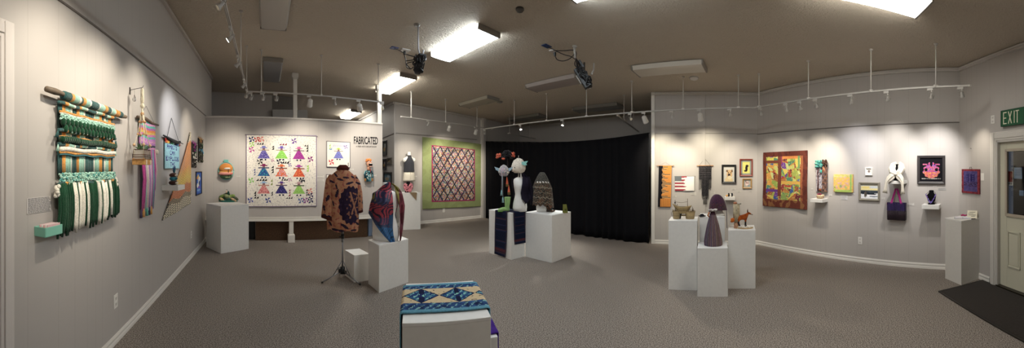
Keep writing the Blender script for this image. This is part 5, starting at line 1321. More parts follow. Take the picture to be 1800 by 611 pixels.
# ---- black curtain
top = [(855, 248), (870, 248.5), (960, 249.8), (1000, 249.2), (1040, 246.5), (1080, 242.3), (1110, 238), (1146, 232.6)]
CU0, CU1 = (6.40, 7.80), (6.30, 2.44)
def c_top(f):
    x_, y_ = CU0[0] + (CU1[0] - CU0[0]) * f, CU0[1] + (CU1[1] - CU0[1]) * f; px = XV + F * math.atan2(x_, y_)
    for (a, ya), (b, yb) in zip(top, top[1:]):
        if px <= b or b == 1146: k = (px - a) / (b - a); return EYE + (YH - (ya + (yb - ya) * k)) / F * math.hypot(x_, y_)
t = thing('stage_curtain', (6.35, 5.1, 0), 'floor length black curtain closing off the alcove', 'curtain')
for s_, (f0, f1) in enumerate(((0, .46), (.455, 1.0))):
    def cp(a, b, f0=f0, f1=f1):
        f = f0 + (f1 - f0) * a; x_ = CU0[0] + (CU1[0] - CU0[0]) * f; y_ = CU0[1] + (CU1[1] - CU0[1]) * f; zt_ = c_top(f)
        fold = (.035 * math.sin(f * 150 + 2 * math.sin(f * 23)) + .02 * math.sin(f * 67)) * (.35 + .65 * b)
        return (x_ + fold - 6.35 - (.03 if s_ else 0), y_ - 5.1, zt_ * (1 - b) + .012 * b + .008 * math.sin(f * 40) * b)
    MB().grid(cp, 260, 10, lambda a, b: '#17171b').build('curtain_panel', BLACKM, t, solid=.006)
pts = [(CU0[0] + (CU1[0] - CU0[0]) * f - 6.35, CU0[1] + (CU1[1] - CU0[1]) * f - 5.1, c_top(f) - .004) for f in [i / 20 for i in range(21)]]
MB().tube(pts, .012, '#1a1a1a', 8).build('curtain_rod', PLASTIC, t)

# ---- pair of plinths before the curtain
p0 = Vector(fl(899, 456.7)); p1 = Vector(fl(923, 450.4)); p2 = Vector(fl(859.5, 444.3)); z1 = 1.6 - 79 * p0.length / F
# keep the box square: depth runs from the left edge
n_ = (p2 - p0); e_ = Vector((n_.y, -n_.x)).normalized(); e_ = e_ if e_.dot(p1 - p0) > 0 else -e_
ta, ca = box_ped('plinth', p0, p0 + e_ * .335, p2, z1, 'white plinth before the curtain carrying the boot and blue blanket')
q0 = Vector(fl(970.3, 462)); q1 = Vector(fl(1003.3, 449)); q2 = Vector(fl(923.7, 450.6)); z2 = 1.6 - 83 * q0.length / F
n2 = (q2 - q0); m2 = Vector((n2.y, -n2.x)).normalized(); m2 = m2 if m2.dot(q1 - q0) > 0 else -m2
tb_, cb = box_ped('plinth', q0, q0 + m2 * (q1 - q0).length, q2, z2, 'wider white plinth before the curtain carrying the tweed shawl bust')
# the blue blanket folded over the left plinth: two hanging ends
t = thing('plaid_blanket', (p0.x, p0.y, z1), 'navy plaid blanket with maroon stripes draped over the plinth before the curtain', 'blanket')
dl = (p2 - p0).normalized(); dr_ = e_; out1 = -dr_; out2 = -dl    # outward normals of the two visible faces
def plaid(a, b):
    if b > .86 and b < .91: return jit('#5a2a34', .1)
    if abs((b * 9) % 1 - .5) < .05: return jit('#252e50', .1)
    if a < .08 or a > .92: return jit('#3f3340', .1)
    if abs((b * 4.5) % 1 - .2) < .05: return jit('#4a3038', .1)
    return jit('#161d38', .12)
L_ = (p2 - p0).length
def strip_(face_o, face_d, face_n, a0, a1, top_z, zlen, slant):
    def f(a, b):
        s = a0 + (a1 - a0) * a + slant * b * b
        p = face_o + face_d * s
        if b < .12:    # over the edge on the top
            k = 1 - b / .12; q = p - face_n * (.16 * k); return (q.x - p0.x, q.y - p0.y, .010)
        k = (b - .12) / .88; q = p + face_n * (.012 + .010 * math.sin(k * 5 + a * 3) * k); return (q.x - p0.x, q.y - p0.y, .008 - zlen * k)
    return f
MB().grid(strip_(p0, dl, out1, L_ * .68, L_ * .16, z1, z1 - .015, .035), 40, 90, plaid).build('long_end', CLOTH, t, solid=.008)
MB().grid(strip_(p0, dr_, out2, .04, .325, z1, z1 * .70, .035), 40, 60, plaid).build('short_end', CLOTH, t, solid=.008)
mb = MB(); cc_ = (p0 + (p2 - p0) * .45 + e_ * .16); mb.box((cc_.x - p0.x, cc_.y - p0.y, .012), (.20, .20, .012), '#1b2340', rot=Matrix.Rotation(math.atan2(dl.y, dl.x), 3, 'Z')); mb.build('folded_middle', CLOTH, t)

def top_pt(x, y, z): p = on_z(x, y, z); return p
# green felt boot
p = top_pt(886, 371.5, z1); KP = math.hypot(p.x, p.y) / F
t = thing('felt_boot', (p.x, p.y, z1), 'lime green knitted boot standing on the plinth before the curtain', 'boot', None, face_rot(p))
mb = MB(); mb.rings([(.055, 0, .0, .045, .04), (.055, 0, .05, .045, .042), (.055, 0, .09, .040, .038), (.06, 0, .16, .048, .045), (.062, 0, .25, .056, .05), (.064, 0, .262, .056, .05), (.064, 0, .255, .045, .04)], lambda i, j: jit('#98c473', .12)); mb.build('boot_shaft', YARN, t)
mb = MB(); mb.tube([(.07, 0, .035), (.0, 0, .04), (-.06, 0, .03), (-.095, 0, .024), (-.115, 0, .022)], [.045, .044, .036, .028, .012], lambda f: jit('#98c473', .1), 12); mb.build('boot_foot', YARN, t)
MB().box((-.01, 0, .004), (.20, .075, .008), '#7ab848').build('sole', YARN, t)
# white bust with the dark cardigan
p = top_pt(914, 371.0, z1); KP = math.hypot(p.x, p.y) / F
pb_ = Vector((p.x, p.y))
t = thing('bust_form', (p.x, p.y, z1), 'white torso bust wearing a dark purple cardigan', 'bust form', None, face_rot(p) + .5); bust(t, 69 * KP, 27 * KP, .19)
t = thing('cardigan', (p.x, p.y, z1), 'dark purple open cardigan on the bust before the curtain', 'cardigan', None, face_rot(p))
HC = 69 * KP
XC = lambda px: (px - 912.5) * KP; ZC = lambda py: (371.0 - py) * KP
CE = [(0, 917, 304, 921, 305), (.15, 917.5, 310, 926, 310), (.35, 916.5, 322, 930, 322), (.6, 914, 338, 932, 338), (.75, 915.5, 348, 932, 348), (.88, 920, 353, 928, 352), (1, 922, 357, 925, 355)]
def ce(b):
    for A, B_ in zip(CE, CE[1:]):
        if A[0] <= b <= B_[0]: k = (b - A[0]) / (B_[0] - A[0]); return tuple(A[j] + (B_[j] - A[j]) * k for j in range(5))
    return CE[-1]
def card(a, b):
    _, x0_, y0_, x1_, y1_ = ce(b); x = XC(x0_ + (x1_ - x0_) * a); z = ZC(y0_ + (y1_ - y0_) * a); aa, bb = prof_at(max(0, min(1, z / HC))); rx = aa * 13.5 * KP + .04; q = min(1, abs(x) / rx)
    return (x, -(bb * .095 + .02) * math.sqrt(max(0, 1 - q * q)) - .008 * math.sin(a * 9) - .004, z)
MB().grid(card, 30, 40, lambda a, b: jit('#262132', .12)).build('front_panel', CLOTH, t, solid=.006)
def cback(a, b):
    th = PI * (a * 1.25 - .62) ; z = HC * (.93 - .55 * b); aa, bb = prof_at(z / HC); return ((aa * 13.5 * KP + .02) * math.sin(th), (bb * .095 + .02) * math.cos(th), z)
MB().grid(cback, 30, 20, lambda a, b: jit('#231f2d', .12)).build('back_panel', CLOTH, t, solid=.006)
MB().tube([(XC(926), -.01, ZC(311)), (XC(930), .0, ZC(325)), (XC(933.5), .02, ZC(345)), (XC(934), .02, ZC(360))], [.035, .04, .04, .035], lambda f: jit('#1f1b28', .1), 12).build('sleeve', CLOTH, t)
MB().tube([(XC(908), .03, ZC(315)), (XC(905), .04, ZC(330)), (XC(904), .03, ZC(350))], [.03, .034, .03], lambda f: jit('#1f1b28', .1), 12).build('sleeve', CLOTH, t)
# tweed shawl on a second bust
p = top_pt(953.5, 371.5, z2); KP = math.hypot(p.x, p.y) / F; HS = 66 * KP
t = thing('bust_form', (p.x, p.y, z2), 'white torso bust mostly covered by the brown tweed shawl', 'bust form', None, face_rot(p)); bust(t, HS, 22 * KP, .17)
t = thing('shawl', (p.x, p.y, z2), 'dark brown and grey crocheted shawl with a zigzag hem on a bust', 'shawl', None, face_rot(p))
XS = lambda px: (px - 953.5) * KP; ZS = lambda py: (371.5 - py) * KP
def shw(a, b):
    th = 2 * PI * (a - .0); top_z = ZS(303); zig = .035 * abs(((a * 14) % 1) - .5) * 2
    right = max(0, math.sin(th)) ** 2 * (1 if math.sin(th) > 0 else 0)
    zb_ = ZS(359) + zig - right * .07
    z = top_z + (zb_ - top_z) * b; r = .030 + .115 * (min(1, b * 2.2) ** .7) + .05 * b
    return (r * math.sin(th) * 1.02 - .005 + .01 * b, -r * .85 * math.cos(th) + 0.0, z + (-.02 * math.cos(th) * b))
def shw_c(a, b):
    i = int(b * 60)
    if .27 < b < .32 and .02 < (a * 16) % 1 < .6 and (a < .18 or a > .86): return jit('#eeeae4', .03)
    if .30 < b and (i % 9 in (0,)) : return jit('#8c8372', .2)
    if b > .86: return jit(R.choice(['#6b4530', '#4a4038', '#7a5238', '#35403a']), .2)
    return jit(R.choice(['#3b322c', '#4a3a30', '#242220', '#6a5a48', '#4b4f48', '#7a5038', '#8a7a62', '#2c3430'] if b > .3 else ['#5a5850', '#6a665c', '#44423e', '#3a3835']), .25)
MB().grid(shw, 110, 70, shw_c).build('crocheted_body', YARN, t, solid=.012)
mb = MB(); rn = random.Random(2)
for k in range(70): mb.ball((XS(965 + rn.uniform(-3.5, 4.5)), -.07 + rn.uniform(-.03, .03), ZS(365) + rn.uniform(-.05, .06)), rn.uniform(.012, .022), jit(rn.choice(['#5a3a28', '#3a302a', '#7a5038', '#2f3a34']), .2, rn), n=6, m=5)
for k in range(26): mb.ball((XS(967 + 8 * k / 26), -.05 + rn.uniform(-.02, .02), .014 + rn.uniform(0, .012)), .013, jit(rn.choice(['#5a3a28', '#3a302a', '#9a6840']), .2, rn), n=6, m=5)
mb.build('shawl_tail', YARN, t)
p = top_pt(996.0, 374, z2); KP = math.hypot(p.x, p.y) / F
t = thing('greeting_card', (p.x - .0, p.y + .03, z2), 'small olive green folded card standing on the wider curtain plinth', 'card', None, face_rot(p) + .3)
h_ = 15 * KP; w_ = 8 * KP
MB().add([(-w_ / 2, -.03, 0), (w_ / 2, -.03, 0), (w_ / 2 - .015, 0, h_), (-w_ / 2 - .005, 0, h_), (-w_ / 2, .035, 0), (w_ / 2, .035, 0)], [(0, 1, 2, 3), (5, 4, 3, 2)], '#7a7d2e').build('card_fold', PAPER, t, solid=.003)
MB().box((0, -.022, h_ * .35), (w_ * .5, .004, h_ * .3), '#5a5d22').build('print', PAPER, t)

# ---- animal hats hanging before the curtain
def hung(px, py, rdist, name, label, cat='hat'):
    p = at_r(px, py, rdist); return thing(name, p, label, cat, 'felt animal hats on stands', face_rot(p)), rdist / F
rd = math.hypot(pb_.x, pb_.y)
rn = random.Random(12)
t, k_ = hung(911.5, 302, rd - .03, 'felt_hat', 'cream sheep hat with turquoise ears above the cardigan bust'); t.scale = (1.12, 1.1, 1.55)
X = lambda px: (px - 913) * k_; Z_ = lambda py: (303 - py) * k_
mb = MB(); mb.rings([(0, 0, -.012, .06, .05), (0, 0, .005, .095, .08), (0, 0, .035, .114, .098), (0, 0, .065, .116, .10), (.0, 0, .10, .100, .09), (.005, 0, .135, .068, .06), (.01, 0, .158, .02, .02)], lambda i, j: jit('#efe3d2', .06))
for q in range(160):
    a, e = rn.uniform(0, 2 * PI), rn.uniform(0, 1.4); mb.ball((.108 * math.cos(a) * math.cos(e), .092 * math.sin(a) * math.cos(e), .04 + .112 * math.sin(e)), rn.uniform(.008, .014), jit('#f1e6d6', .08, rn), n=6, m=4)
mb.build('crown', YARN, t)
mb = MB(); mb.ball((-.075, -.055, .03), (.045, .035, .03), '#e6d6c2'); mb.build('muzzle', YARN, t); MB().ball((-.105, -.075, .025), (.014, .012, .012), '#5a5450').build('nose', YARN, t)
MB().ball((-.06, -.085, .05), (.008, .006, .008), '#17171a').build('eye', PLASTIC, t); MB().ball((.06, .02, .05), (.04, .04, .06), '#1b1b1d').build('lining', CLOTH, t)
for sx_, yy in ((.0, -.02),): MB().prism([(.045, .115), (.15, .128), (.12, .095), (.135, .08), (.09, .075), (.055, .085)], -.09, -.075, '#8fd8d0', axis='y').build('ear', YARN, t)
MB().tube([(0, 0, .16), (0, 0, .19)], .004, '#cfc5b5', 5).build('top_loop', YARN, t)
MB().tube([(.015, 0, -.08), (.015, 0, .02)], .012, '#3a3a3c', 8).build('stand_neck', METAL, t)
t, k_ = hung(885.5, 307, rd - .1, 'felt_hat', 'grey and pink woolly hat with light blue ears and long tassels'); t.scale = (1, 1, 1.25)
mb = MB(); mb.rings([(0, 0, -.02, .05, .045), (0, 0, 0, .078, .065), (0, 0, .05, .092, .08), (0, 0, .10, .075, .065), (0, 0, .13, .035, .035), (0, 0, .145, .01, .01)], lambda i, j: jit(R.choice(['#a8a0a4', '#c0a8b4', '#98a0a8']), .12))
for q in range(160):
    a, e = rn.uniform(0, 2 * PI), rn.uniform(0, 1.4); mb.ball((.09 * math.cos(a) * math.cos(e), .075 * math.sin(a) * math.cos(e), .03 + .10 * math.sin(e)), rn.uniform(.007, .014), jit(rn.choice(['#b8b0b4', '#d0b4c0', '#9aa8b4', '#cfc8c4', '#e0d8b8']), .1, rn), n=6, m=4)
mb.build('crown', YARN, t)
for s_ in (-1, 1): MB().prism([(s_ * .07, .09), (s_ * .165, .115), (s_ * .14, .07), (s_ * .08, .045)] if s_ > 0 else [(-.08, .045), (-.14, .07), (-.165, .115), (-.07, .09)], -.02, -.006, '#a8c4d4', axis='y').build('ear', YARN, t)
MB().tube([(-.03, -.06, .02), (-.035, -.05, -.10), (-.04, -.05, -.24)], .0045, '#b8b0b8', 5).build('braid', YARN, t); MB().tube([(-.02, -.05, .02), (-.02, -.05, -.2), (-.015, -.05, -.34)], .0045, '#9aa4ac', 5).build('braid', YARN, t)
for x_, z_ in ((-.04, -.24), (-.015, -.34)): MB().tube([(x_, -.05, z_ + .03), (x_, -.05, z_ - .05)], [.006, .022], lambda f: '#8fc0c8' if f < .5 else '#e9e4e0', 8).build('tassel', YARN, t)
MB().tube([(0, 0, -.46), (0, 0, .02)], .007, '#232325', 8).build('stand_neck', METAL, t)
t, k_ = hung(888.5, 279, rd - .0, 'felt_hat', 'black woolly hat with orange ears and two orange tassels'); t.scale = (1.1, 1.1, 1.25)
mb = MB()
for q in range(170):
    a, e = rn.uniform(0, 2 * PI), rn.uniform(-.4, 1.4); mb.ball((.03 + .085 * math.cos(a) * math.cos(e), .075 * math.sin(a) * math.cos(e), .04 + .075 * math.sin(e)), rn.uniform(.010, .018), jit('#18161b', .25, rn), n=6, m=4)
mb.build('crown', YARN, t)
for s_, x_, z_ in ((-1, -.11, .045), (1, .115, .06)):
    mb = MB()
    for q in range(26): mb.ball((x_ + rn.uniform(-.04, .03), -.02 + rn.uniform(-.02, .02), z_ + rn.uniform(-.028, .028)), rn.uniform(.010, .018), jit('#dc5f3a', .2, rn), n=6, m=4)
    mb.build('ear', YARN, t)
MB().ball((-.035, -.07, .0), (.03, .02, .014), '#d85c38').build('nose', YARN, t)
for x_, z_ in ((.024, -.27), (.052, -.385)):
    mb = MB(); mb.tube([(.03, -.03, .0), (x_, -.05, z_)], .003, '#2a2226', 5); mb.build('braid', YARN, t)
    MB().tube([(x_, -.05, z_ + .01), (x_ + .004, -.05, z_ - .09), (x_ + .006, -.05, z_ - .13)], [.005, .022, .024], lambda f: '#f0653c' if f < .5 else '#8a6a30', 8).build('tassel', YARN, t)
MB().tube([(.05, .15, -.56), (.05, .15, -.05), (.03, .04, .03)], .006, '#232325', 8).build('stand_neck', METAL, t)

# ---- nearest plinth with the batik runner, and the lower one behind it
zt = .85
A, B_, C_, D_ = (Vector(on_z(x, y, zt).xy) for x, y in ((712.5, 497.5), (833, 493), (863, 556), (707, 567.5)))
e1 = (C_ - D_); e2 = ((A - D_) + (B_ - C_)) / 2
t, c = box_ped('plinth', D_, C_, D_ + e2, zt, 'nearest white plinth with a blue batik runner across its top')
t = thing('table_runner', (D_.x, D_.y, zt), 'blue batik runner with cream band and star diamonds on the nearest plinth', 'runner')
def run_pt(a, b):
    """a across the width with both ends hanging, b from front edge to back edge of the strip"""
    L = e1.length; tot = L + 2 * .95; s = a * tot - .95; f = .165 + (.90 - .165) * b + (.006 * math.sin(a * 30))
    base = e2 * f; n = e1.normalized()
    def q(p, z): return (p.x, p.y, z)
    g = .010
    if s < 0: k = min(1, -s / .02); return q(base - n * (g + .004 + .012 * min(1, -s) * math.sin(b * 6)), .008 + s * 1.0 if s < -.008 else .008 + s)
    if s > L: k = s - L; return q(base + n * (L + g + .004 + .010 * min(1, k) * math.sin(b * 7 + 1)), .008 - k)
    return q(base + n * s, .010 + .003 * math.sin(a * 21) * math.sin(b * 4))
TOT = e1.length + 1.9
def run_col(a, b):
    s = (a * TOT - .95) / e1.length; v = b     # v: 0 front .. 1 back
    wv = noise.noise(Vector((s * 16, v * 10, 3))); w2 = math.sin(s * 60 + 8 * wv) * math.sin(v * 40 + 7 * wv)
    if v < .07 or v > .93: return jit('#5ea3bf', .12)
    if v < .27 or v > .80:
        m = mix('#16244f', '#2f62a0', max(0, min(1, .5 + wv))); return jit('#86c0c0' if w2 > .62 else m, .12)
    # cream band with pointed diamonds
    vv = (v - .27) / .53; per = .475; u = ((s + .02) / per) % 1.0; d = abs(u - .5) * 2 + abs(vv - .5) * 2
    if d < 1.0:
        if d > .90 or (abs(u - .5) < .07 and abs(vv - .5) > .12): return jit('#141d48', .1)
        m = '#1a2f6a' if (d < .3) else '#2a6a98' if wv > 0 else '#1d4480'
        return jit('#8ad0c8' if w2 > .45 else m, .12)
    return jit('#8a7a68' if noise.noise(Vector((s * 22, v * 18, 8))) > .42 else '#dfc79c', .06)
MB().grid(run_pt, 520, 84, run_col).build('batik_cloth', CLOTH, t, solid=.006)
zt2 = .50
FR_ = Vector(on_z(875, 591, zt2).xy); FL_ = FR_ - e1.normalized() * .115
BL_ = FL_ + e2.normalized() * .30; ev = BL_ - FL_
t, c = box_ped('plinth', FL_, FR_, FL_ + ev, zt2, 'low white plinth behind the nearest one, under a purple cloth')
t = thing('purple_cloth', (c.x, c.y, zt2), 'purple cloth lying over the low plinth behind the nearest one', 'cloth')
n1_ = e1.normalized(); n2_ = e2.normalized()
def pc(a, b):
    s = a * .55 - .10; p = FL_ - c + n1_ * (.0 + min(s, .119) if s < .119 else .127) + n2_ * (.03 + .26 * b)
    if s < 0: p = FL_ - c + n1_ * s * 0 + n2_ * (.03 + .26 * b); return (p.x, p.y, .009)
    z = .009 if s < .119 else .009 - (s - .119)
    return (p.x, p.y, z + .002 * math.sin(b * 14))
MB().grid(pc, 40, 20, lambda a, b: jit('#4a2590' if a < .66 else '#221a40', .1)).build('draped_cloth', CLOTH, t, solid=.006)
# ================================================================ plinth group before the right wall
def square(px0, px1, y0, y1, depth):
    a, b = Vector(fl(px0, y0)), Vector(fl(px1, y1)); n = Vector((-(b - a).y, (b - a).x)).normalized()
    if n.dot(a) < 0: n = -n
    return a, b, a + n * depth, n
a, b, c_, n_ = square(1175, 1225.3, 508.6, 510.2, .36); z1 = 1.6 - 92.0 * a.length / F
box_ped('plinth', a, b, c_, z1, 'tall white plinth holding the straw basket structure'); P1 = (a, b, n_, z1)
a, b, c_, n_ = square(1280, 1328, 507, 506.8, .38); z4 = 1.6 - 109 * a.length / F
box_ped('plinth', a, b, c_, z4, 'white plinth holding the fox figure and the small log'); P4 = (a, b, n_, z4)
a, b, c_, n_ = square(1225.7, 1279.6, 521, 521, .345); z3 = 1.6 - 140.5 * a.length / F
box_ped('plinth', a, b, c_, z3, 'front white plinth of the right group, under the violet cone dress'); P3 = (a, b, n_, z3)
q0 = a + n_ * .352; q1 = b + n_ * .352; q0 = q0 + (q1 - q0) * .04; q1 = q0 + (q1 - q0) * .93; z2_ = 1.6 - 85.5 * q0.length / F
box_ped('plinth', q0, q1, q0 + n_ * .33, z2_, 'rear white plinth of the right group, under the purple knitted bonnet'); P2 = (q0, q1, n_, z2_)

def stand(px, py, z, name, label, cat, group=None, extra=0.0):
    p = on_z(px, py, z); return thing(name, (p.x, p.y, z), label, cat, group, face_rot(p) if p.y > 0 or True else 0), math.hypot(p.x, p.y) / F
# straw basket structure
t, K_ = stand(1201.5, 384.0, z1, 'basket_sculpture', 'woven straw basket sculpture like a small ship with two masts', 'basket sculpture'); rn = random.Random(31)
X = lambda px: (px - 1201.5) * K_; Z = lambda py: (384.0 - py) * K_
def basket(cx, cy, r, z0, z1_, name, flare=1.15, tilt=0.0, col='#b39a6a'):
    mb = MB(); rows = max(5, int((z1_ - z0) / .009))
    for i in range(rows):
        z = z0 + (z1_ - z0) * i / rows; rr = r * (.85 + (flare - .85) * i / rows); pts = [(cx + rr * math.cos(a) + tilt * (z - z0), cy + rr * .8 * math.sin(a), z + .002 * math.sin(a * 8)) for a in [2 * PI * j / 18 for j in range(19)]]
        mb.tube(pts, .0062, jit(col, .25, rn), 5)
    for j in range(16):
        a = 2 * PI * j / 16; mb.tube([(cx + r * .85 * math.cos(a), cy + r * .68 * math.sin(a), z0), (cx + r * flare * math.cos(a) + tilt * (z1_ - z0), cy + r * flare * .8 * math.sin(a), z1_ + rn.uniform(0, .015))], .004, jit('#8f774c', .3, rn), 4)
    return mb.build(name, YARN, t)
basket(X(1190), 0, .055, 0, Z(369.5), 'side_basket', 1.05); basket(X(1213), 0, .062, 0, Z(370.5), 'side_basket', 1.10)
mb = MB()
for i in range(9):
    z = Z(374) + i * .010; w_ = .075 + .006 * i; pts = [(X(1199) + w_ * math.cos(a), .045 * math.sin(a), z + .028 * abs(math.cos(a)) ** 3 * (1.5 if math.cos(a) < 0 else .6)) for a in [2 * PI * j / 20 for j in range(21)]]
    mb.tube(pts, .0072, jit('#a98f5c', .25, rn), 5)
mb.build('upper_hull', YARN, t)
mb = MB(); mb.ball((X(1199), 0, Z(363.3)), (.062, .035, .006), '#3a342a'); mb.build('hull_opening', YARN, t)
for px, pt_ in ((1187, 351), (1208.7, 348.5)): MB().tube([(X(px), 0, Z(371)), (X(px) - .002, 0, Z(pt_))], [.005, .003], '#5f4a34', 6).build('mast', WOODM, t)
MB().tube([(X(1187), 0, Z(354.5)), (X(1198), -.004, Z(355.8)), (X(1208.7), 0, Z(354.2))], .002, '#7d6a50', 4).build('cord', YARN, t)
MB().prism([(X(1185), Z(357)), (X(1187), Z(352.5)), (X(1188), Z(357))], -.004, .004, '#4a4038', axis='y').build('pennant', CLOTH, t)
mb = MB()
for px, py, h_ in ((1211.5, 364, 3.5), (1213, 366, 3), (1217, 362, 8), (1218.5, 365, 6), (1219.5, 368, 5), (1190.5, 358, 2), (1189.5, 360, 2)): mb.tube([(X(px), -.02, Z(py + h_)), (X(px), -.02, Z(py))], [.006, .002], '#6a5138', 5)
mb.build('twigs', WOODM, t)
mb = MB(); mb.tube([(X(1183), -.02, Z(369)), (X(1180.3), -.02, Z(374)), (X(1182.3), -.02, Z(381))], .003, '#7a736a', 5); mb.build('wire_loop', METAL, t)
MB().prism([(X(1194.5), Z(383)), (X(1196.8), Z(383)), (X(1198.5), Z(374)), (X(1196), Z(374))], -.06, -.05, '#2f2c26', axis='y').build('doorway', CLOTH, t)
mb = MB(); mb.box((X(1202), 0, Z(378)), (.10, .05, .012), '#a08a5c'); mb.build('bridge', YARN, t)
# purple bonnet on the rear plinth
t, K_ = stand(1261, 378.5, z2_, 'knitted_bonnet', 'deep purple knitted bonnet over a white stand on the rear plinth', 'hat')
X = lambda px: (px - 1261) * K_; Z = lambda py: (378.5 - py) * K_
MB().rings([(X(1263), 0, 0, .095, .08), (X(1263), 0, .03, .08, .07), (X(1263), 0, .06, .055, .05), (X(1263), 0, .12, .06, .06)], '#efede8').build('head_stand', PEDM, t)
def bon(a, b):
    th = 2 * PI * a; z = Z(341.5) + (Z(369) - Z(341.5)) * b; r = .004 + .100 * math.sqrt(max(0, 1 - (1 - min(1, b * 1.35)) ** 2)) + .020 * b * b
    cx = X(1260.0) + .015 * b; drop = .035 * max(0, -math.sin(th)) * b * b - .012 * max(0, math.cos(th)) * b
    return (cx + r * math.sin(th), -r * .9 * math.cos(th), z - drop * .8 + .0)
MB().grid(bon, 70, 44, lambda a, b: jit(R.choice(['#47293f', '#4f2f4c', '#3f2a3c', '#5a3048'] + (['#5a3a34', '#3f4a3a', '#6a3040'] if b > .55 else [])), .2)).build('knitted_crown', YARN, t, solid=.010)
for x_, l_ in ((1277.0, 398), (1248, 376)): MB().tube([(X(x_ - .5), -.03, Z(366)), (X(x_), -.09, Z(376)), (X(x_ + .6), -.105, Z(l_))], .0045, '#3f2a3c', 5).build('tie_cord', YARN, t)
# small black hat at the left front of the rear plinth
t, K_ = stand(1234, 380, z2_, 'straw_hat', 'small black brimmed hat at the edge of the rear plinth', 'hat')
MB().rings([(0, 0, .006, .052, .04), (0, 0, .012, .05, .038), (0, 0, .013, .03, .025), (0, 0, .03, .022, .02), (0, 0, .034, .008, .008)], '#1c1c20').build('hat_body', CLOTH, t)
MB().rings([(0, 0, .013, .031, .026), (0, 0, .019, .029, .024)], '#3a3a44').build('hat_band', CLOTH, t)
# violet cone dress on the front plinth
pm = (P3[0] + P3[1]) / 2 + P3[2] * .15
t = thing('felted_dress', (pm.x, pm.y, z3), 'small violet pleated cone dress with a white collar on the front plinth', 'dress', None, face_rot(pm)); K_ = pm.length / F; rn = random.Random(9)
ps = [(0, .001, .118), (.04, .004, .122), (.12, .0, .107), (.24, .0, .078), (.34, .0, .045), (.385, 0, .026), (.40, 0, .02)]
sc2 = (431.5 - 372) * K_ / .40; wd = 31 * K_ / .244
def dress(a, b):
    q = b * (len(ps) - 1); i = min(int(q), len(ps) - 2); k = q - i; z, o_, r = (ps[i][j] + (ps[i + 1][j] - ps[i][j]) * k for j in range(3)); th = 2 * PI * a; rr = r * wd * (1 + .05 * math.cos(th * 26))
    return (rr * math.sin(th) + .008 * (1 - b), -rr * .8 * math.cos(th), z * sc2 + .003)
PCOL = ['#6a5060', '#7a6068', '#5f586e', '#8a7068', '#585262', '#786058']
MB().grid(dress, 130, 30, lambda a, b: jit(PCOL[int(a * 52) % 6] if b < .72 else '#4a2d38', .15)).build('pleated_skirt', CLOTH, t, solid=.004)
mb = MB(); zt_ = .40 * sc2
for k in range(26):
    a = 2 * PI * k / 26; mb.tube([(0, 0, zt_ - .01), (.035 * math.cos(a), .03 * math.sin(a), zt_ + .018), (.062 * math.cos(a), .05 * math.sin(a), zt_ + .01 + .02 * rn.random())], [.006, .012, .005], rn.choice(['#d9d4d0', '#c8c0bc', '#8a8084']), 5)
mb.build('collar', CLOTH, t)
MB().tube([(-.045, -.03, zt_ - .01), (-.06, -.05, zt_ - .045), (-.04, -.05, zt_ - .07)], [.010, .012, .007], '#b0683a', 6).build('strap', CLOTH, t)
# log wrapped with bark on the fox plinth
a_, b_, n4, z4 = P4
t, K_ = stand(1294.5, 400.5, z4, 'bark_log', 'small upright log wrapped in pale bark beside the fox figure', 'log')
Zl = lambda py: (400.5 - py) * K_
MB().tube([(0, 0, 0), (0, 0, Zl(386))], [.036, .031], lambda f: '#c08a62', 12).build('log_core', WOODM, t)
mb = MB(); mb.rings([(0, 0, Zl(389.5), .044, .04), (.0, 0, Zl(375), .046, .042), (0, 0, Zl(358.5), .045, .041), (0, 0, Zl(358), .03, .03)], lambda i, j: jit('#b9a884' if noise.noise(Vector((i * 5, j * 6, 1))) > -.1 else '#8c7650', .12)); mb.build('bark_wrap', WOODM, t)
mb = MB(); mb.ball((-.018, -.01, Zl(356.5)), (.028, .026, .018), '#b4704a'); mb.tube([(-.02, 0, Zl(358)), (.04, 0, Zl(358.2)), (.065, 0, Zl(357.6))], .007, '#7a7768', 6); mb.build('top_twig', WOODM, t)
MB().tube([(-.046, -.0, Zl(368)), (0, -.046, Zl(368.5)), (.046, 0, Zl(368))], .003, '#5a4c38', 5).build('binding_cord', YARN, t)
# fox
pf = on_z(1309, 400.8, z4); KX = math.hypot(pf.x, pf.y) / F
t = thing('wooden_slab', (pf.x, pf.y, z4), 'oval wooden slab with white fleece under the fox figure', 'slab', None, face_rot(pf))
MB().prism([(.115 * math.cos(a) * (1 + .04 * math.sin(3 * a)), .07 * math.sin(a)) for a in [2 * PI * i / 28 for i in range(28)]], 0, .018, '#b99a6a').build('slab_board', WOODM, t, bevel=.004)
mb = MB(); rn = random.Random(2)
for k in range(60):
    a = rn.uniform(0, 2 * PI); r_ = math.sqrt(rn.random()); mb.ball((.095 * r_ * math.cos(a), .055 * r_ * math.sin(a), .022), (.016, .014, .008), jit('#ece7dc', .06, rn), n=7, m=5)
mb.build('fleece', YARN, t)
t = thing('fox_figure', (pf.x, pf.y, z4), 'needle felted red fox with black legs standing on the wooden slab', 'fox figure', None, face_rot(pf))
XF = lambda px: (px - 1309) * KX; ZF = lambda py: (401.5 - py) * KX
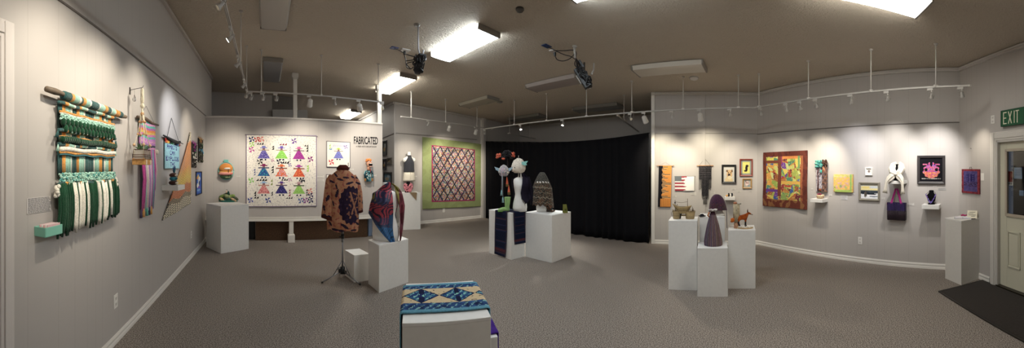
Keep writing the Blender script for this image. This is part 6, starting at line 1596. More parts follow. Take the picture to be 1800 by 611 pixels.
def skin(name, verts, edges, radii, mat, col, parent, lev=2):
    me = bpy.data.meshes.new(name); me.from_pydata([Vector(v) for v in verts], edges, []); o = bpy.data.objects.new(name, me); C.objects.link(o); o.parent = parent
    m = o.modifiers.new('skin', 'SKIN'); 
    for i, r in enumerate(radii): me.skin_vertices[0].data[i].radius = (r, r) if not isinstance(r, tuple) else r
    me.skin_vertices[0].data[0].use_root = True; m.use_smooth_shade = True
    s_ = o.modifiers.new('sub', 'SUBSURF'); s_.levels = lev; s_.render_levels = lev
    dg = bpy.context.evaluated_depsgraph_get(); dg.update(); n = bpy.data.meshes.new_from_object(o.evaluated_get(dg)); o.modifiers.clear(); o.data = n; n.name = name
    at = n.color_attributes.get('Col') or n.color_attributes.new('Col', 'FLOAT_COLOR', 'CORNER'); buf = []
    for l in n.loops: cc = rgb(col(n.vertices[l.vertex_index].co) if callable(col) else col); buf.extend((cc[0], cc[1], cc[2], 1))
    at.data.foreach_set('color', buf); n.materials.clear(); n.materials.append(mat)
    for p_ in n.polygons: p_.use_smooth = True
    return o
V = [(XF(1299), 0, ZF(382.5)), (XF(1305), 0, ZF(382)), (XF(1310.5), 0, ZF(382)), (XF(1313.5), 0, ZF(377)), (XF(1315.8), 0, ZF(374.5)), (XF(1319.5), 0, ZF(376.5)), (XF(1322), 0, ZF(377.6)),
     (XF(1299), -.018, ZF(387)), (XF(1297.6), -.018, ZF(391.5)), (XF(1299.5), -.018, ZF(396)), (XF(1301.2), -.02, ZF(397.2)), (XF(1299), .018, ZF(387)), (XF(1298.6), .018, ZF(391.5)), (XF(1299.8), .018, ZF(396)), (XF(1301.5), .018, ZF(397)),
     (XF(1310.5), -.016, ZF(388)), (XF(1309.7), -.016, ZF(393)), (XF(1309.6), -.016, ZF(397)), (XF(1311.4), -.018, ZF(397.6)), (XF(1310.8), .016, ZF(388)), (XF(1311), .016, ZF(393)), (XF(1311.2), .016, ZF(396.8)), (XF(1312.8), .016, ZF(397.3)),
     (XF(1294), 0, ZF(384.5)), (XF(1289), 0, ZF(387)), (XF(1285.5), 0, ZF(388)), (XF(1283), 0, ZF(386.5))]
E_ = [(1, 0), (1, 2), (2, 3), (3, 4), (4, 5), (5, 6), (0, 7), (7, 8), (8, 9), (9, 10), (0, 11), (11, 12), (12, 13), (13, 14), (2, 15), (15, 16), (16, 17), (17, 18), (2, 19), (19, 20), (20, 21), (21, 22), (0, 23), (23, 24), (24, 25), (25, 26)]
rd_ = [.026, .027, .030, .020, .021, .010, .005, .017, .008, .006, .006, .015, .008, .006, .006, .013, .0075, .0065, .0065, .012, .0075, .0065, .0065, .016, .034, .036, .018]
order = [1, 0] + list(range(2, len(V))); mp = {o_: i for i, o_ in enumerate(order)}
def fox_col(co):
    if co.z < ZF(389.5) and co.x > XF(1296.5): return '#17141a'
    if co.x < XF(1284.5): return '#e6d8c0'
    if co.x < XF(1294): return '#c8672a'
    if co.x > XF(1316.5) and co.z < ZF(377.2): return '#e8dccb'
    if co.x > XF(1321): return '#1a1614'
    return '#a8521f' if noise.noise(co * 40) > -.1 else '#8e421a'
fb_ = skin('fox_body', [V[i] for i in order], [(mp[a], mp[b]) for a, b in E_], [rd_[i] for i in order], YARN, fox_col, t)
for y_ in (-.012, .012): MB().tube([(XF(1314.3), y_, ZF(373.2)), (XF(1314.0), y_ * 1.3, ZF(370.5)), (XF(1314.6), y_ * 1.4, ZF(367.5))], [.010, .008, .001], lambda f: '#5a3220', 6).build('ear', YARN, fb_)
mb = MB(); mb.ball((XF(1322.6), 0, ZF(377.5)), .0055, '#141214'); mb.build('nose', PLASTIC, fb_)
for y_ in (-.014, .014): MB().ball((XF(1317), y_, ZF(374.6)), .0035, '#141214').build('eye', PLASTIC, fb_)

# ================================================================ on the right wall
xm, ym, w, h = extent(W2, 1158.5, 1181, 291, 363)
t = hang('striped_weaving', W2, xm, ym, 'narrow orange and black woven hanging on a wooden dowel', 'weaving', None); rn = random.Random(14)
RW = [rn.uniform(.25, .85) for _ in range(34)]
RWB = [.32, .7, .4, .62, .3, .25, .45, .9, .35, .5, .72, .3, .45, .6, .95, .98, .55, .7, .4, .35, .6, .8, .5, .3, .25, .75, .95, .5, .6, .3, .05, .05, .05, .05]
def ob(a, b):
    i = int(b * 34); f = RWB[min(33, i)]
    if b > .80: return jit('#17161c', .1) if a < .18 else jit('#dc8a22' if int(a * 22) % 3 else '#b86e18', .1)
    sub = (b * 34) % 1
    if a < .28 + .04 * math.sin(b * 50): return jit('#17161c', .2)
    if a < f: return jit('#1c1a1e' if sub < .45 else ('#e8c890' if sub < .7 else '#dc8a22'), .1)
    return jit('#de8c24', .08)
cloth('woven_panel', t, w, h, 44, 136, ob, YARN, y0=-.022, thick=.010, rip=lambda a, b: .003 * math.sin(b * 9), edge=lambda a, b: (-.02 * b, .0))
MB().tube([(-w * .68, -.022, h / 2), (w * .68, -.022, h / 2)], .007, '#c98a48', 8).build('dowel', WOODM, t)
MB().tube([(-w * .45, -.02, h / 2), (0, -.003, h / 2 + .075), (w * .42, -.02, h / 2)], .0015, '#8a8580', 4).build('hanging_cord', YARN, t)
# flag weaving
xm, ym, w, h = extent(W2, 1186.5, 1220.5, 309.5, 335)
t = hang('flag_weaving', W2, xm, ym, 'small pale woven flag with fading red stripes and grey canton', 'weaving', None)
def flagc(a, b):
    if a < .34 and b < .34: return jit('#6e7478', .1)
    band = int(b * 9)
    if b < .08: return jit('#b8404e', .1) if .34 <= a < .62 else jit('#efece6', .03)
    fade = .58 + .05 * math.sin(b * 37)
    for y0_, y1_ in ((.0, .10), (.22, .34), (.43, .53), (.64, .76), (.88, 1.0)):
        if y0_ <= b <= y1_:
            m = (y0_ + y1_) / 2; 
            if a < fade - abs(b - m) * 2.2 * (1 if a > .3 else 0): return jit('#a83a4a', .1)
    return jit('#efece6', .03)
cloth('woven_panel', t, w, h, 70, 50, flagc, CLOTH, y0=-.016, thick=.006, rip=lambda a, b: .004 * math.sin(a * 7 + b * 3))
MB().tube([(-w * .53, -.016, h / 2), (w * .56, -.016, h / 2 + .004)], .004, '#8a8580', 6).build('hanging_rod', METAL, t)
# black macrame
xm, ym, w, h = extent(W2, 1228.5, 1250.5, 291, 358)
t = hang('macrame_weaving', W2, xm, ym, 'black knotted macrame hanging with stepped fringe on a wooden dowel', 'weaving', None); rn = random.Random(15)
MB().tube([(-w * .66, -.022, h / 2), (w * .66, -.022, h / 2)], .008, '#c98a48', 8).build('dowel', WOODM, t)
MB().tube([(-w * .5, -.02, h / 2), (-.01, -.003, h / 2 + .15), (w * .45, -.02, h / 2)], .0018, '#5a5854', 4).build('hanging_cord', YARN, t)
mb = MB(); n = 18
for i in range(n):
    x = (-.5 + (i + .5) / n) * w; c_ = i / (n - 1) - .5; L = h * (.58 if abs(c_) > .27 else .83)
    k = 0; z = h / 2 - .005
    while z > h / 2 - L * (.62 if abs(c_) > .27 else .95): mb.ball((x + rn.uniform(-.001, .001), -.024, z), (w / n * .55, .009, .0085), jit('#242229' if int((h / 2 - z) / .06) % 2 or rn.random() < .8 else '#4a4448', .3, rn), n=6, m=4); z -= .013
    mb.tube([(x, -.022, z + .01), (x + rn.uniform(-.004, .004), -.026, h / 2 - L - rn.uniform(0, .05))], .004, '#1e1c22', 5)
    if abs(c_) > .27: mb.tube([(x, -.022, z), (x, -.024, z - .10)], .004, '#26242a', 5)
mb.build('knotted_cords', YARN, t)
mb = MB()
for k in range(5): mb.tube([(-w * .5, -.034, h / 2 - .05 - k * .045), (w * .5, -.034, h / 2 - .048 - k * .045)], .0016, '#8a8288', 4)
mb.build('light_threads', YARN, t)
for k in range(5): MB().tube([((-.13 + .065 * k) * w * 1.0, -.024, -h * .34), ((-.13 + .065 * k) * w, -.026, -h * .5 - .004)], [.004, .006], '#17161b', 5).build('tassel', YARN, t)
# framed things
frame_pic(W2, 1268.5, 1294, 289, 322, 'framed_portrait', 'felted tan dog portrait in a thick black frame on the right wall', '#141416', .038, .035, blobs('#c8c4bc', [(.5, .9, .36, .22, '#d8c090'), (.55, .52, .26, .30, '#d2ac78'), (.33, .30, .10, .08, '#7f6248'), (.78, .30, .09, .09, '#7f6248'), (.46, .42, .05, .03, '#3a2c24'), (.66, .42, .05, .03, '#3a2c24'), (.52, .56, .13, .09, '#5a4a44'), (.50, .54, .06, .03, '#1a1614'), (.56, .74, .18, .12, '#e0d0a8')]), 36, 44)
frame_pic(W2, 1300, 1323, 279, 309.5, 'framed_bird', 'dark bird on yellow in a reddish wooden frame, above the gold frame', '#8a3a2c', .03, .03, blobs('#dbd866', [(.55, .55, .16, .30, '#2c2226'), (.68, .36, .14, .10, '#2c2226'), (.38, .78, .16, .08, '#2c2226')]), 26, 34, mat_col='#8f9690', mat_w=.03)
frame_pic(W2, 1305, 1321.5, 313.5, 331, 'framed_textile', 'little pink animal picture in a gold frame below the bird picture', '#a9803f', .026, .03, blobs('#a8a8a0', [(.5, .5, .3, .34, '#d8b8b0'), (.4, .4, .07, .07, '#4a3a3a'), (.62, .42, .07, .07, '#4a3a3a'), (.5, .62, .14, .1, '#e8d8d0'), (.3, .2, .1, .1, '#7a6a6a'), (.75, .8, .2, .14, '#8a9aa0')]), 24, 24)
ts, sm, zt_, w_ = shelf(W2, 1274, 1292, 346, 351.5, .16, 'small white shelf on the right wall under the dog portrait')
t = thing('felt_animals', W2.pt(sm, .08, zt_), 'tiny black, white and yellow felt animals on the shelf under the dog portrait', 'felt figures', None, W2.rot)
mb = MB(); mb.ball((-.02, 0, .03), (.022, .02, .03), '#17161c'); mb.ball((-.02, -.012, .062), .016, '#1c1b20'); mb.build('dark_figure', YARN, t)
mb = MB(); mb.ball((.045, 0, .035), (.022, .02, .034), '#1a1a26'); mb.ball((.018, -.01, .032), (.016, .016, .03), '#f2efe8'); mb.tube([(.03, 0, .068), (.055, 0, .066), (.062, 0, .03)], .009, '#141420', 6); mb.build('black_white_figure', YARN, t)
mb = MB(); mb.ball((-.06, -.01, .022), (.022, .018, .020), '#e2a040'); mb.tube([(-.08, -.01, .03), (-.055, -.01, .034)], .008, '#e8b860', 6); mb.tube([(-.04, -.01, .03), (-.005, -.01, .062)], .007, '#e0b050', 6); mb.build('yellow_figure', YARN, t)
for x0_, x1_, y0_, y1_, l_ in ((1183, 1189, 343, 346, 'faint label card right of the orange weaving foot'), (1214, 1224, 337, 343, 'grey label card under the pale flag weaving'), (1250, 1257, 335, 340, 'faint label card right of the black macrame'), (1287, 1293, 331, 333.5, 'small label card below the dog portrait'), (1296, 1303, 335, 338, 'faint label card left below the gold frame'), (1317, 1323, 334.5, 336.5, 'faint label card below the gold frame right corner')): placard(W2, x0_, x1_, y0_, y1_, l_, 3, '#c9c5be')
# patchwork quilt
rn = random.Random(77)
QP = ['#b0b83c', '#a0ac44', '#cfc040', '#6f9440', '#94ac44', '#d89838', '#b8402c', '#74409a', '#4060a0', '#b87434', '#98383a', '#88a450', '#c8c860', '#e0c848', '#4f866a', '#a0562c', '#722f3a', '#c8d080']
def shard(a, b):
    k = (int(a * 6.3 + .35 * math.sin(b * 9)), int(b * 7.2 + .3 * math.sin(a * 8))); r_ = random.Random(k[0] * 71 + k[1] * 13 + 5); bits = 0
    for q in range(4):
        th = r_.uniform(0, PI); cx = (k[0] + r_.uniform(.2, .8)) / 6.3; cy = (k[1] + r_.uniform(.2, .8)) / 7.2
        bits = bits * 2 + (((a - cx) * math.cos(th) + (b - cy) * math.sin(th)) > 0)
    return QP[random.Random(bits * 977 + k[0] * 31 + k[1]).randrange(len(QP))]
def patch(a, b):
    n1 = noise.noise(Vector((a * 14, b * 10, 4)))
    if a < .085 or a > .905 or b < .085 or b > .86: return jit('#6a3226' if n1 > -.1 else ('#8a5a34' if b > .8 else '#5a2a24'), .2)
    if a > .86: return jit('#7a3a28' if n1 > .2 else '#a05a34', .2)
    if .15 < b < .21 and a < .42 or (.36 < a < .43 and b < .80): return jit('#7a4030', .15)
    if .41 < a < .46 and b < .22: return jit('#9a3a5a', .1)
    if .085 < b < .135 and .46 < a < .80: return jit('#e08a38', .12)
    if .525 < b < .58 and a > .43: return jit('#d9a83a', .12)
    if .68 < b < .73 and a < .38: return jit('#6a3a8a', .12)
    if .80 < a < .84 and b < .3: return jit('#6f9a5a', .12)
    col = shard(a, b)
    if noise.noise(Vector((a * 40, b * 40, 9))) > .3: return jit(mix(col, '#e8e080', .35), .1)
    return jit(col, .15)
t, w, h = tilt_quilt('patchwork_quilt', W3, 1343, 1420.5, 268, 264, 361, 368, 'brown bordered crazy patchwork quilt in yellow, green, orange and purple', 120, 150, patch, rip=lambda a, b: .012 * b * (1 + math.sin(a * 8)) + .006 * math.sin(b * 9 + a * 3), y0=-.02)
placard(W3, 1425.5, 1429.5, 330, 333, 'tiny label card right of the patchwork quilt', 2)
# tree collage hanging
xm, ym, w, h = extent(W3, 1435, 1456, 281.5, 338)
t = hang('tree_hanging', W3, xm, ym, 'tall textile tree with turquoise crown and brown bark strip', 'textile hanging', None); rn = random.Random(41)
cloth('grey_ground', t, w * .55, h * .9, 20, 50, lambda a, b: jit('#b8b0b8' if noise.noise(Vector((a * 6, b * 14, 0))) > -.1 else '#8a8490', .15), YARN, y0=-.02, cx=-w * .2, cz_=-h * .03, thick=.012)
cloth('bark_strip', t, w * .40, h * .95, 18, 60, lambda a, b: jit(R.choice(['#6a4a38', '#8a5a3a', '#4a4a58', '#a06a48', '#5a3a34', '#3f4858'] + (['#d88a50'] * 3 if .15 < b < .35 and a < .5 else [])), .2), YARN, y0=-.032, cx=w * .28, rip=lambda a, b: .012 * math.sin(b * 30) * math.sin(a * 7), thick=.02)
mb = MB(); mb.tube([(-w * .28, -.04, -h * .46), (-w * .24, -.045, -h * .1), (-w * .3, -.045, h * .12), (-w * .26, -.045, h * .3)], [.012, .009, .008, .005], '#5a3030', 7); mb.tube([(-w * .26, -.045, -h * .02), (-w * .0, -.05, h * .14)], .006, '#5a3030', 6); mb.tube([(-w * .28, -.045, h * .1), (-w * .12, -.045, h * .24)], .005, '#5a3030', 6); mb.build('tree_trunk', YARN, t)
mb = MB()
for k in range(70): mb.ball((rn.uniform(-.46, .10) * w, -.045 - rn.uniform(0, .025), h * (.40 + rn.uniform(-.11, .09))), rn.uniform(.012, .022), jit(rn.choice(['#3f9a92', '#5ab8a8', '#2f7a78', '#78c0a8']), .2, rn), n=7, m=5)
for k in range(14): mb.ball((w * (.02 + rn.uniform(-.07, .07)), -.05, h * (.16 + rn.uniform(-.03, .03))), .013, jit('#3fa89a', .2, rn), n=7, m=5)
mb.build('tree_crown', YARN, t)
mb = MB()
for k in range(34): mb.ball((rn.uniform(.15, .5) * w, -.05 - rn.uniform(0, .02), h * (.42 + rn.uniform(-.08, .08))), rn.uniform(.012, .02), jit('#4a2f22', .25, rn), n=7, m=5)
mb.build('brown_top', YARN, t)
mb = MB()
for k in range(3): mb.ball((-w * .06, -.055 - .006 * k, -h * .42), (.035 - .008 * k, .02, .030 - .008 * k), ['#7a4428', '#9a5a34', '#5a3020'][k])
mb.build('root_ball', YARN, t)
ts, sm, zt_, w_ = shelf(W3, 1424, 1445.5, 349.5, 355.5, .20, 'white shelf under the textile tree holding a felt bowl')
p = W3.pt(sm + .02, .09, zt_)
t = thing('felt_bowl', p, 'round cream felt bowl filled with magenta on the shelf under the tree', 'bowl', None, W3.rot); t.scale = (1.15, 1.15, 1.3); rn = random.Random(8)
mb = MB(); mb.rings([(0, 0, 0, .035, .035), (0, 0, .012, .055, .05), (0, 0, .035, .066, .06), (0, 0, .055, .060, .055), (0, 0, .05, .05, .045), (0, 0, .045, .01, .01)], lambda i, j: jit(R.choice(['#c8b088', '#d8c8a0', '#a86a50', '#bfae8a']), .15)); mb.build('bowl_body', YARN, t)
mb = MB()
for k in range(22): mb.ball((rn.uniform(-.04, .035), rn.uniform(-.035, .035), .057 + rn.uniform(0, .008)), .011, jit(rn.choice(['#8f1f4a', '#6a1f3a', '#a83058']), .2, rn), n=6, m=4)
mb.build('filling', YARN, t)
# yellow textile canvas
def yel(a, b):
    n1 = noise.noise(Vector((a * 9, b * 9, 2)))
    if .12 < a < .86 and .17 < b < .86:
        for cx, cy, r_ in ((.38, .66, .10), (.64, .74, .08)):
            th = math.atan2(b - cy, a - cx); d = math.hypot((a - cx), (b - cy) * 1.0)
            if d < r_ * (.65 + .45 * math.cos(th * 7)): return jit('#5a9a78' if cx < .5 else '#7ab86a', .1)
        return jit('#e9b84a' if n1 > -.05 else '#e0b070' if n1 > -.3 else '#d8a8a0', .08)
    if .06 < a < .92 and .82 < b: return jit('#a8c050', .12)
    if a > .86 and a < .93: return jit('#8fc05a', .1)
    if a < .1 and b > .7 and noise.noise(Vector((a * 40, b * 40, 2))) > .1: return jit('#4a6a40', .1)
    return jit('#cfc85a' if n1 > .05 else '#d8c880' if b < .17 else '#e0b050', .1)
def canvas(W, x0_, x1_, y0_, y1_, name, label, colfn, nu, nv, depth, side):
    xm, ym, w, h = extent(W, x0_, x1_, y0_, y1_); t = hang(name, W, xm, ym, label, 'textile picture', d=.004)
    MB().box((0, -depth / 2, 0), (w * .995, depth, h * .995), side).build('stretcher', CLOTH, t, bevel=.003); mb = MB(); mb.grid(lambda a, b: ((a - .5) * w, -depth - .002 - .003 * noise.noise(Vector((a * 8, b * 8, 0))), (.5 - b) * h), nu, nv, colfn); mb.build('front_cloth', CLOTH, t); return t
canvas(W3, 1467, 1500.5, 306, 337, 'textile_canvas', 'yellow and green stitched canvas with small leaf shapes', yel, 64, 60, .035, '#d8a850')
placard(W3, 1478, 1490, 343, 351, 'faint label card below the yellow canvas', 4, '#cbc9cb'); placard(W3, 1457, 1463, 341, 344, 'tiny label card between the tree hanging and the yellow canvas', 2); placard(W3, 1497, 1503, 339.5, 341.5, 'tiny label card under the yellow canvas right corner', 2)
frame_pic(W3, 1521.5, 1534, 294, 308, 'shadow_box', 'tiny white framed shadow box above the snowy landscape', '#f2efe8', .022, .03, blobs('#e6e0d6', [(.5, .5, .25, .28, '#9a8a80'), (.5, .45, .12, .12, '#6a5a54')]), 16, 16)
frame_pic(W3, 1510.5, 1547, 320, 352, 'framed_landscape', 'snowy landscape picture with yellow sky in a silver wooden frame', '#8f8878', .032, .035, blobs(lambda a, b: '#d8d4c0' if b < .3 else '#e8d890' if b < .42 else '#4a5058' if b < .62 else '#e6e6ea', [(.3, .22, .3, .08, '#e8d070'), (.75, .2, .25, .06, '#c8d0d8'), (.2, .60, .3, .10, '#2a3038'), (.75, .56, .3, .06, '#3a424a'), (.5, .76, .42, .10, '#f0f0f4'), (.75, .84, .25, .05, '#8a929c'), (.28, .7, .04, .24, '#5a5048'), (.22, .74, .03, .18, '#6a5f55'), (.34, .66, .02, .2, '#4a4440'), (.62, .68, .3, .05, '#1f242c')]), 46, 40)
placard(W3, 1550, 1556, 346, 350, 'faint label card right of the snowy landscape', 3)
# scarf bust on its shelf, handbag below
ts, sm, zt_, w_ = shelf(W3, 1561.5, 1588, 317.5, 323, .22, 'white shelf carrying the cream scarf bust above the handbag')
kk = math.hypot(*W3.pt(sm, .12).xy) / F
t = thing('bust_form', W3.pt(sm, .12, zt_), 'black display bust on the shelf above the purple handbag', 'bust form', None, W3.rot)
MB().rings([(0, 0, 0, .07, .05), (0, 0, .02, .07, .05), (0, 0, .05, .06, .045), (0, 0, .15, .105, .06), (0, 0, .19, .07, .05), (0, 0, .22, .045, .04), (0, 0, .255, .042, .038), (0, 0, .262, .02, .02)], '#121113').build('torso_form', BLACKM, t)
t = thing('scarf', W3.pt(sm, .12, zt_), 'cream woven scarf knotted round the black bust with tails over the shelf', 'scarf', None, W3.rot)
SC = '#e8e0d0'
def band(pts, w_, name, flat=.35):
    mb = MB(); mb.tube(pts, w_, lambda f: jit(SC, .06), 12, flat=1); mb.build(name, CLOTH, t)
mb = MB()
for s_ in (-1, 1):
    mb.tube([(s_ * .028, .02, .285), (s_ * .062, -.03, .245), (s_ * .082, -.045, .19), (s_ * .058, -.075, .135), (0, -.10, .105)], [.020, .044, .054, .052, .028], lambda f: jit(SC, .05), 40, fold=.16, flat=.8)
    mb.tube([(s_ * .028, .02, .275), (s_ * .05, .04, .22), (s_ * .04, .05, .17)], [.02, .04, .03], lambda f: jit(SC, .05), 30, fold=.15)
mb.ball((.0, -.115, .105), (.030, .024, .026), SC); mb.build('neck_wrap', CLOTH, t)
mb = MB(); mb.tube([(-.01, -.10, .10), (-.06, -.105, .07), (-.105, -.115, .03), (-.135, -.130, -.01), (-.150, -.135, -.07), (-.160, -.135, -.14), (-.168, -.135, -.19)], [.024, .050, .046, .026, .020, .024, .036], lambda f: jit(SC, .05), 40, fold=.2, flat=.55); mb.build('scarf_end', CLOTH, t)
mb = MB(); mb.tube([(.01, -.10, .10), (.055, -.105, .07), (.09, -.115, .03), (.112, -.135, -.01), (.118, -.14, -.07), (.122, -.14, -.15), (.126, -.14, -.20)], [.024, .050, .044, .026, .020, .024, .036], lambda f: jit(SC, .05), 40, fold=.2, flat=.55); mb.build('scarf_end', CLOTH, t)
xm, ym, w, h = extent(W3, 1560, 1592.5, 355, 387, .05)
s_, z_ = W3.hit(xm, 371, .06); t = thing('handbag', W3.pt(s_, .0, z_), 'purple and black pleated handbag with magenta straps hung below the shelf', 'handbag', None, W3.rot)
KH = math.hypot(*W3.pt(s_, .05).xy) / F; hh = 31 * KH
MB().tube([(0, 0, (371 - 330) * KH), (0, -.06, (371 - 330) * KH), (0, -.07, (371 - 328.5) * KH)], .006, '#c8c4be', 6).build('wall_hook', METAL, t)
mb = MB(); mb.box((0, -.05, -hh * .22), (w, .075, hh * .56), '#22131f'); mb.build('lower_panel', SILK, t, bevel=.012)
def bagf(a, b): return ((a - .5) * w * .98, -.088 - .006 * math.cos(a * PI * 2 * 13), hh * .5 - b * hh * .46)
mb = MB(); mb.grid(bagf, 100, 10, lambda a, b: jit('#3b2a66' if math.cos(a * PI * 26) > -.2 else '#241a3c', .1)); mb.box((0, -.05, hh * .27), (w * .98, .065, hh * .45), '#2c1f48'); mb.build('pleated_panel', SILK, t)
mb = MB()
for k in range(16): mb.tube([((-.48 + .96 * k / 15) * w, -.092, 0), ((-.47 + .96 * k / 15) * w, -.093, -hh * .45)], .004, '#2f1a2c', 4)
mb.build('lower_ribs', SILK, t)
for s2 in (-1, 1):
    mb = MB(); x_ = s2 * w * .27; top_ = (371 - 331) * KH
    vs = [(x_ - .017, -.085, hh * .44), (x_ + .017, -.085, hh * .44), (s2 * .012 + .015, -.068, top_), (s2 * .012 - .015, -.068, top_)]
    mb.add(vs, [(0, 1, 2, 3)], '#b01a80'); mb.build('strap', CLOTH, t, solid=.005)
    MB().tube([(s2 * w * .14, -.05, hh * .46), (s2 * .008, -.062, top_)], .006, '#a8a098', 6).build('rear_strap', CLOTH, t)
mb = MB(); mb.ball((-w * .52, -.06, hh * .40), (.008, .008, .018), '#b0305a'); mb.build('zip_pull', YARN, t)
placard(W3, 1595, 1607, 356, 361, 'faint label card right of the purple handbag', 3)
# beadwork in black frame
rn = random.Random(90)
def bead(a, b):
    x = abs(a - .5); y = b
    if y > .86 and .08 < a < .92 and int(a * 60) % 2 == 0 and y < .90: return jit('#c8c0b8', .1)
    sh = False
    if .30 < y < .86:
        wd_ = .36 * math.sqrt(max(0, 1 - ((y - .56) / .30) ** 2)); ins = x < wd_
        hole = ((x - .23) / .07) ** 2 + ((y - .50) / .07) ** 2 < 1 or (x < .035 and .30 < y < .36)
        scal = math.sin(math.atan2(y - .56, x) * 11) * .03; sh = (x < wd_ + scal) and not hole
    if .18 < y < .34 and .05 < x < .13 and ((x - .0) / .13) ** 2 + ((y - .27) / .12) ** 2 < 1.1 and ((x) / .06) ** 2 + ((y - .27) / .07) ** 2 > 1: sh = True
    if .24 < y < .31 and .17 < x < .38 and (y - .275) ** 2 < .0009 + .0004 * math.sin(x * 80): sh = True
    if not sh: return jit('#15141a', .1)
    k = (int(a * 46), int(b * 46)); r_ = random.Random(k[0] * 991 + k[1] * 37 + (0 if a < .5 else 0) + abs(23 - k[0]))
    pal = ['#c83c5a', '#e0643a', '#8a3fa8', '#b05ac8', '#d8405a', '#e89a40', '#5a5ac8', '#c84a90'] if y < .6 else ['#e0883a', '#d8604a', '#b04a9a', '#e8a850', '#c83c5a']
    return jit(r_.choice(pal), .15)
frame_pic(W3, 1613, 1661.5, 273, 323, 'framed_beadwork', 'symmetrical pink and purple beaded ornament on black in a dark grey frame', '#3a3536', .04, .035, bead, 92, 92, fmat=PLASTIC)
placard(W3, 1640, 1647, 326, 328, 'small label card just under the beadwork frame', 2); placard(W3, 1649, 1663, 330, 334, 'long grey label card below the beadwork frame', 3, '#b0aeac')
ts, sm, zt_, w_ = shelf(W3, 1620, 1650.5, 360, 367.5, .20, 'white shelf under the beadwork frame holding the necklace bust')
t = thing('bust_form', W3.pt(sm - .0, .10, zt_), 'small black velvet necklace bust on the rightmost wall shelf', 'bust form', None, W3.rot)
MB().rings([(0, 0, 0, .055, .045), (0, 0, .012, .055, .045), (0, 0, .03, .035, .03), (0, 0, .06, .06, .04), (0, 0, .14, .075, .045), (0, 0, .165, .05, .04), (0, 0, .19, .036, .034), (0, 0, .215, .038, .035), (0, 0, .22, .02, .02)], '#0f0e12').build('torso_form', BLACKM, t)
t = thing('necklace', W3.pt(sm, .10, zt_), 'chunky purple and violet bib necklace on the small black bust', 'necklace', None, W3.rot); rn = random.Random(5)
mb = MB()
for k in range(110):
    f = rn.uniform(-1, 1); d_ = rn.uniform(0, 1); x = .078 * f * (1 - .25 * (1 - abs(f))); z = .165 - (.125 * (1 - abs(f) ** 1.6)) - .018 * d_; 
    mb.ball((x, -.048 - .006 * d_ - .012 * (1 - abs(f)), z), rn.uniform(.004, .009), jit(rn.choice(['#5a3fa8', '#7a4fc0', '#3f2f80', '#9a7ad0', '#6a2f8a', '#8a9ae0']), .25, rn), n=6, m=4)
mb.build('beads', PLASTIC, t)
MB().tube([(-.075, -.03, .165), (-.045, .02, .195), (.045, .02, .195), (.075, -.03, .165)], .003, '#2a2040', 5).build('cord', YARN, t)
outlet(W3, 1512, 422.5, 'white double outlet low on the angled wall')

# ================================================================ the exit wall
def purp(a, b):
    if a < .12 or a > .88 or b < .08 or b > .92: return jit('#8a2f3a' if noise.noise(Vector((a * 12, b * 12, 1))) > -.2 else '#6f2432', .1)
    n1 = noise.noise(Vector((a * 10, b * 10, 3)))
    if .2 < b < .5 and ((.25 < a < .42 or .5 < a < .74) and (abs((b * 12) % 1 - .5) > .32 or abs(a - .40) < .03 or abs(a - .56) < .04 or abs(a - .72) < .03)): return jit('#27205a', .1)
    if .52 < b < .72 and noise.noise(Vector((a * 34, b * 22, 7))) > .12: return jit('#3a2030', .1)
    return jit('#54477f' if n1 > 0 else '#4a4078', .1)
t = canvas(W4, 1692, 1723.5, 297, 339.5, 'textile_picture', 'purple textile panel with dark red border on the exit wall', purp, 60, 74, .015, '#6a2432')
MB().tube([(-.03, -.01, .0), (-.018, -.012, .03), (.018, -.012, .03), (.03, -.01, .0)], .003, '#2a2626', 5).build('hanging_loop', METAL, t).location = (0, 0, extent(W4, 1692, 1723.5, 297, 339.5)[3] / 2)
placard(W4, 1724, 1730, 304, 317, 'white blank card right of the purple textile panel', 0, '#e6e2dc')
outlet(W4, 1745.5, 210, 'white double outlet high on the exit wall left of the sign', .115)
t = hang('wall_nail', W4, 1707.5, 261, 'tiny nail in the exit wall above the purple textile panel', 'nail'); MB().tube([(0, 0, 0), (0, -.02, .003)], .0035, '#5a5754', 6).build('nail_shaft', METAL, t)
# EXIT sign
s0, zt_ = W4.hit(1763.5, 195.5); _, zb_ = W4.hit(1763.5, 223.3); sw_ = .42
t = thing('exit_sign', W4.pt(s0 + sw_ / 2, 0, (zt_ + zb_) / 2), 'green exit sign with cream letters above the right door', 'sign', None, W4.rot)
hs = zt_ - zb_
MB().box((0, -.022, 0), (sw_, .044, hs), '#15603c').build('sign_case', PLASTIC, t, bevel=.004)
mb = MB()
for c_, sz in (((0, -.046, hs / 2 - .004), (sw_, .004, .008)), ((0, -.046, -hs / 2 + .004), (sw_, .004, .008)), ((-sw_ / 2 + .004, -.046, 0), (.008, .004, hs)), ((sw_ / 2 - .004, -.046, 0), (.008, .004, hs))): mb.box(c_, sz, '#0e4a2e')
mb.build('sign_rim', PLASTIC, t)
mb = MB(); LW, LH = .058, hs * .74; st = .013
def bar(x0_, z0_, x1_, z1_, w_=st):
    d = Vector((x1_ - x0_, 0, z1_ - z0_)); L = d.length; mb.box(((x0_ + x1_) / 2, -.047, (z0_ + z1_) / 2), (L, .006, w_), '#efe8cf', rot=Matrix.Rotation(-math.atan2(d.z, d.x), 3, 'Y'))
xs = [-.135, -.045, .03, .085]; z0_, z1_ = -LH / 2, LH / 2
x = xs[0] - .02; bar(x, z0_, x, z1_); bar(x, z1_ - st / 2, x + LW, z1_ - st / 2); bar(x, 0, x + LW * .85, 0); bar(x, z0_ + st / 2, x + LW, z0_ + st / 2)
x = xs[1] - .02; bar(x, z0_, x + LW, z1_); bar(x, z1_, x + LW, z0_)
x = xs[2] + .012; bar(x, z0_, x, z1_)
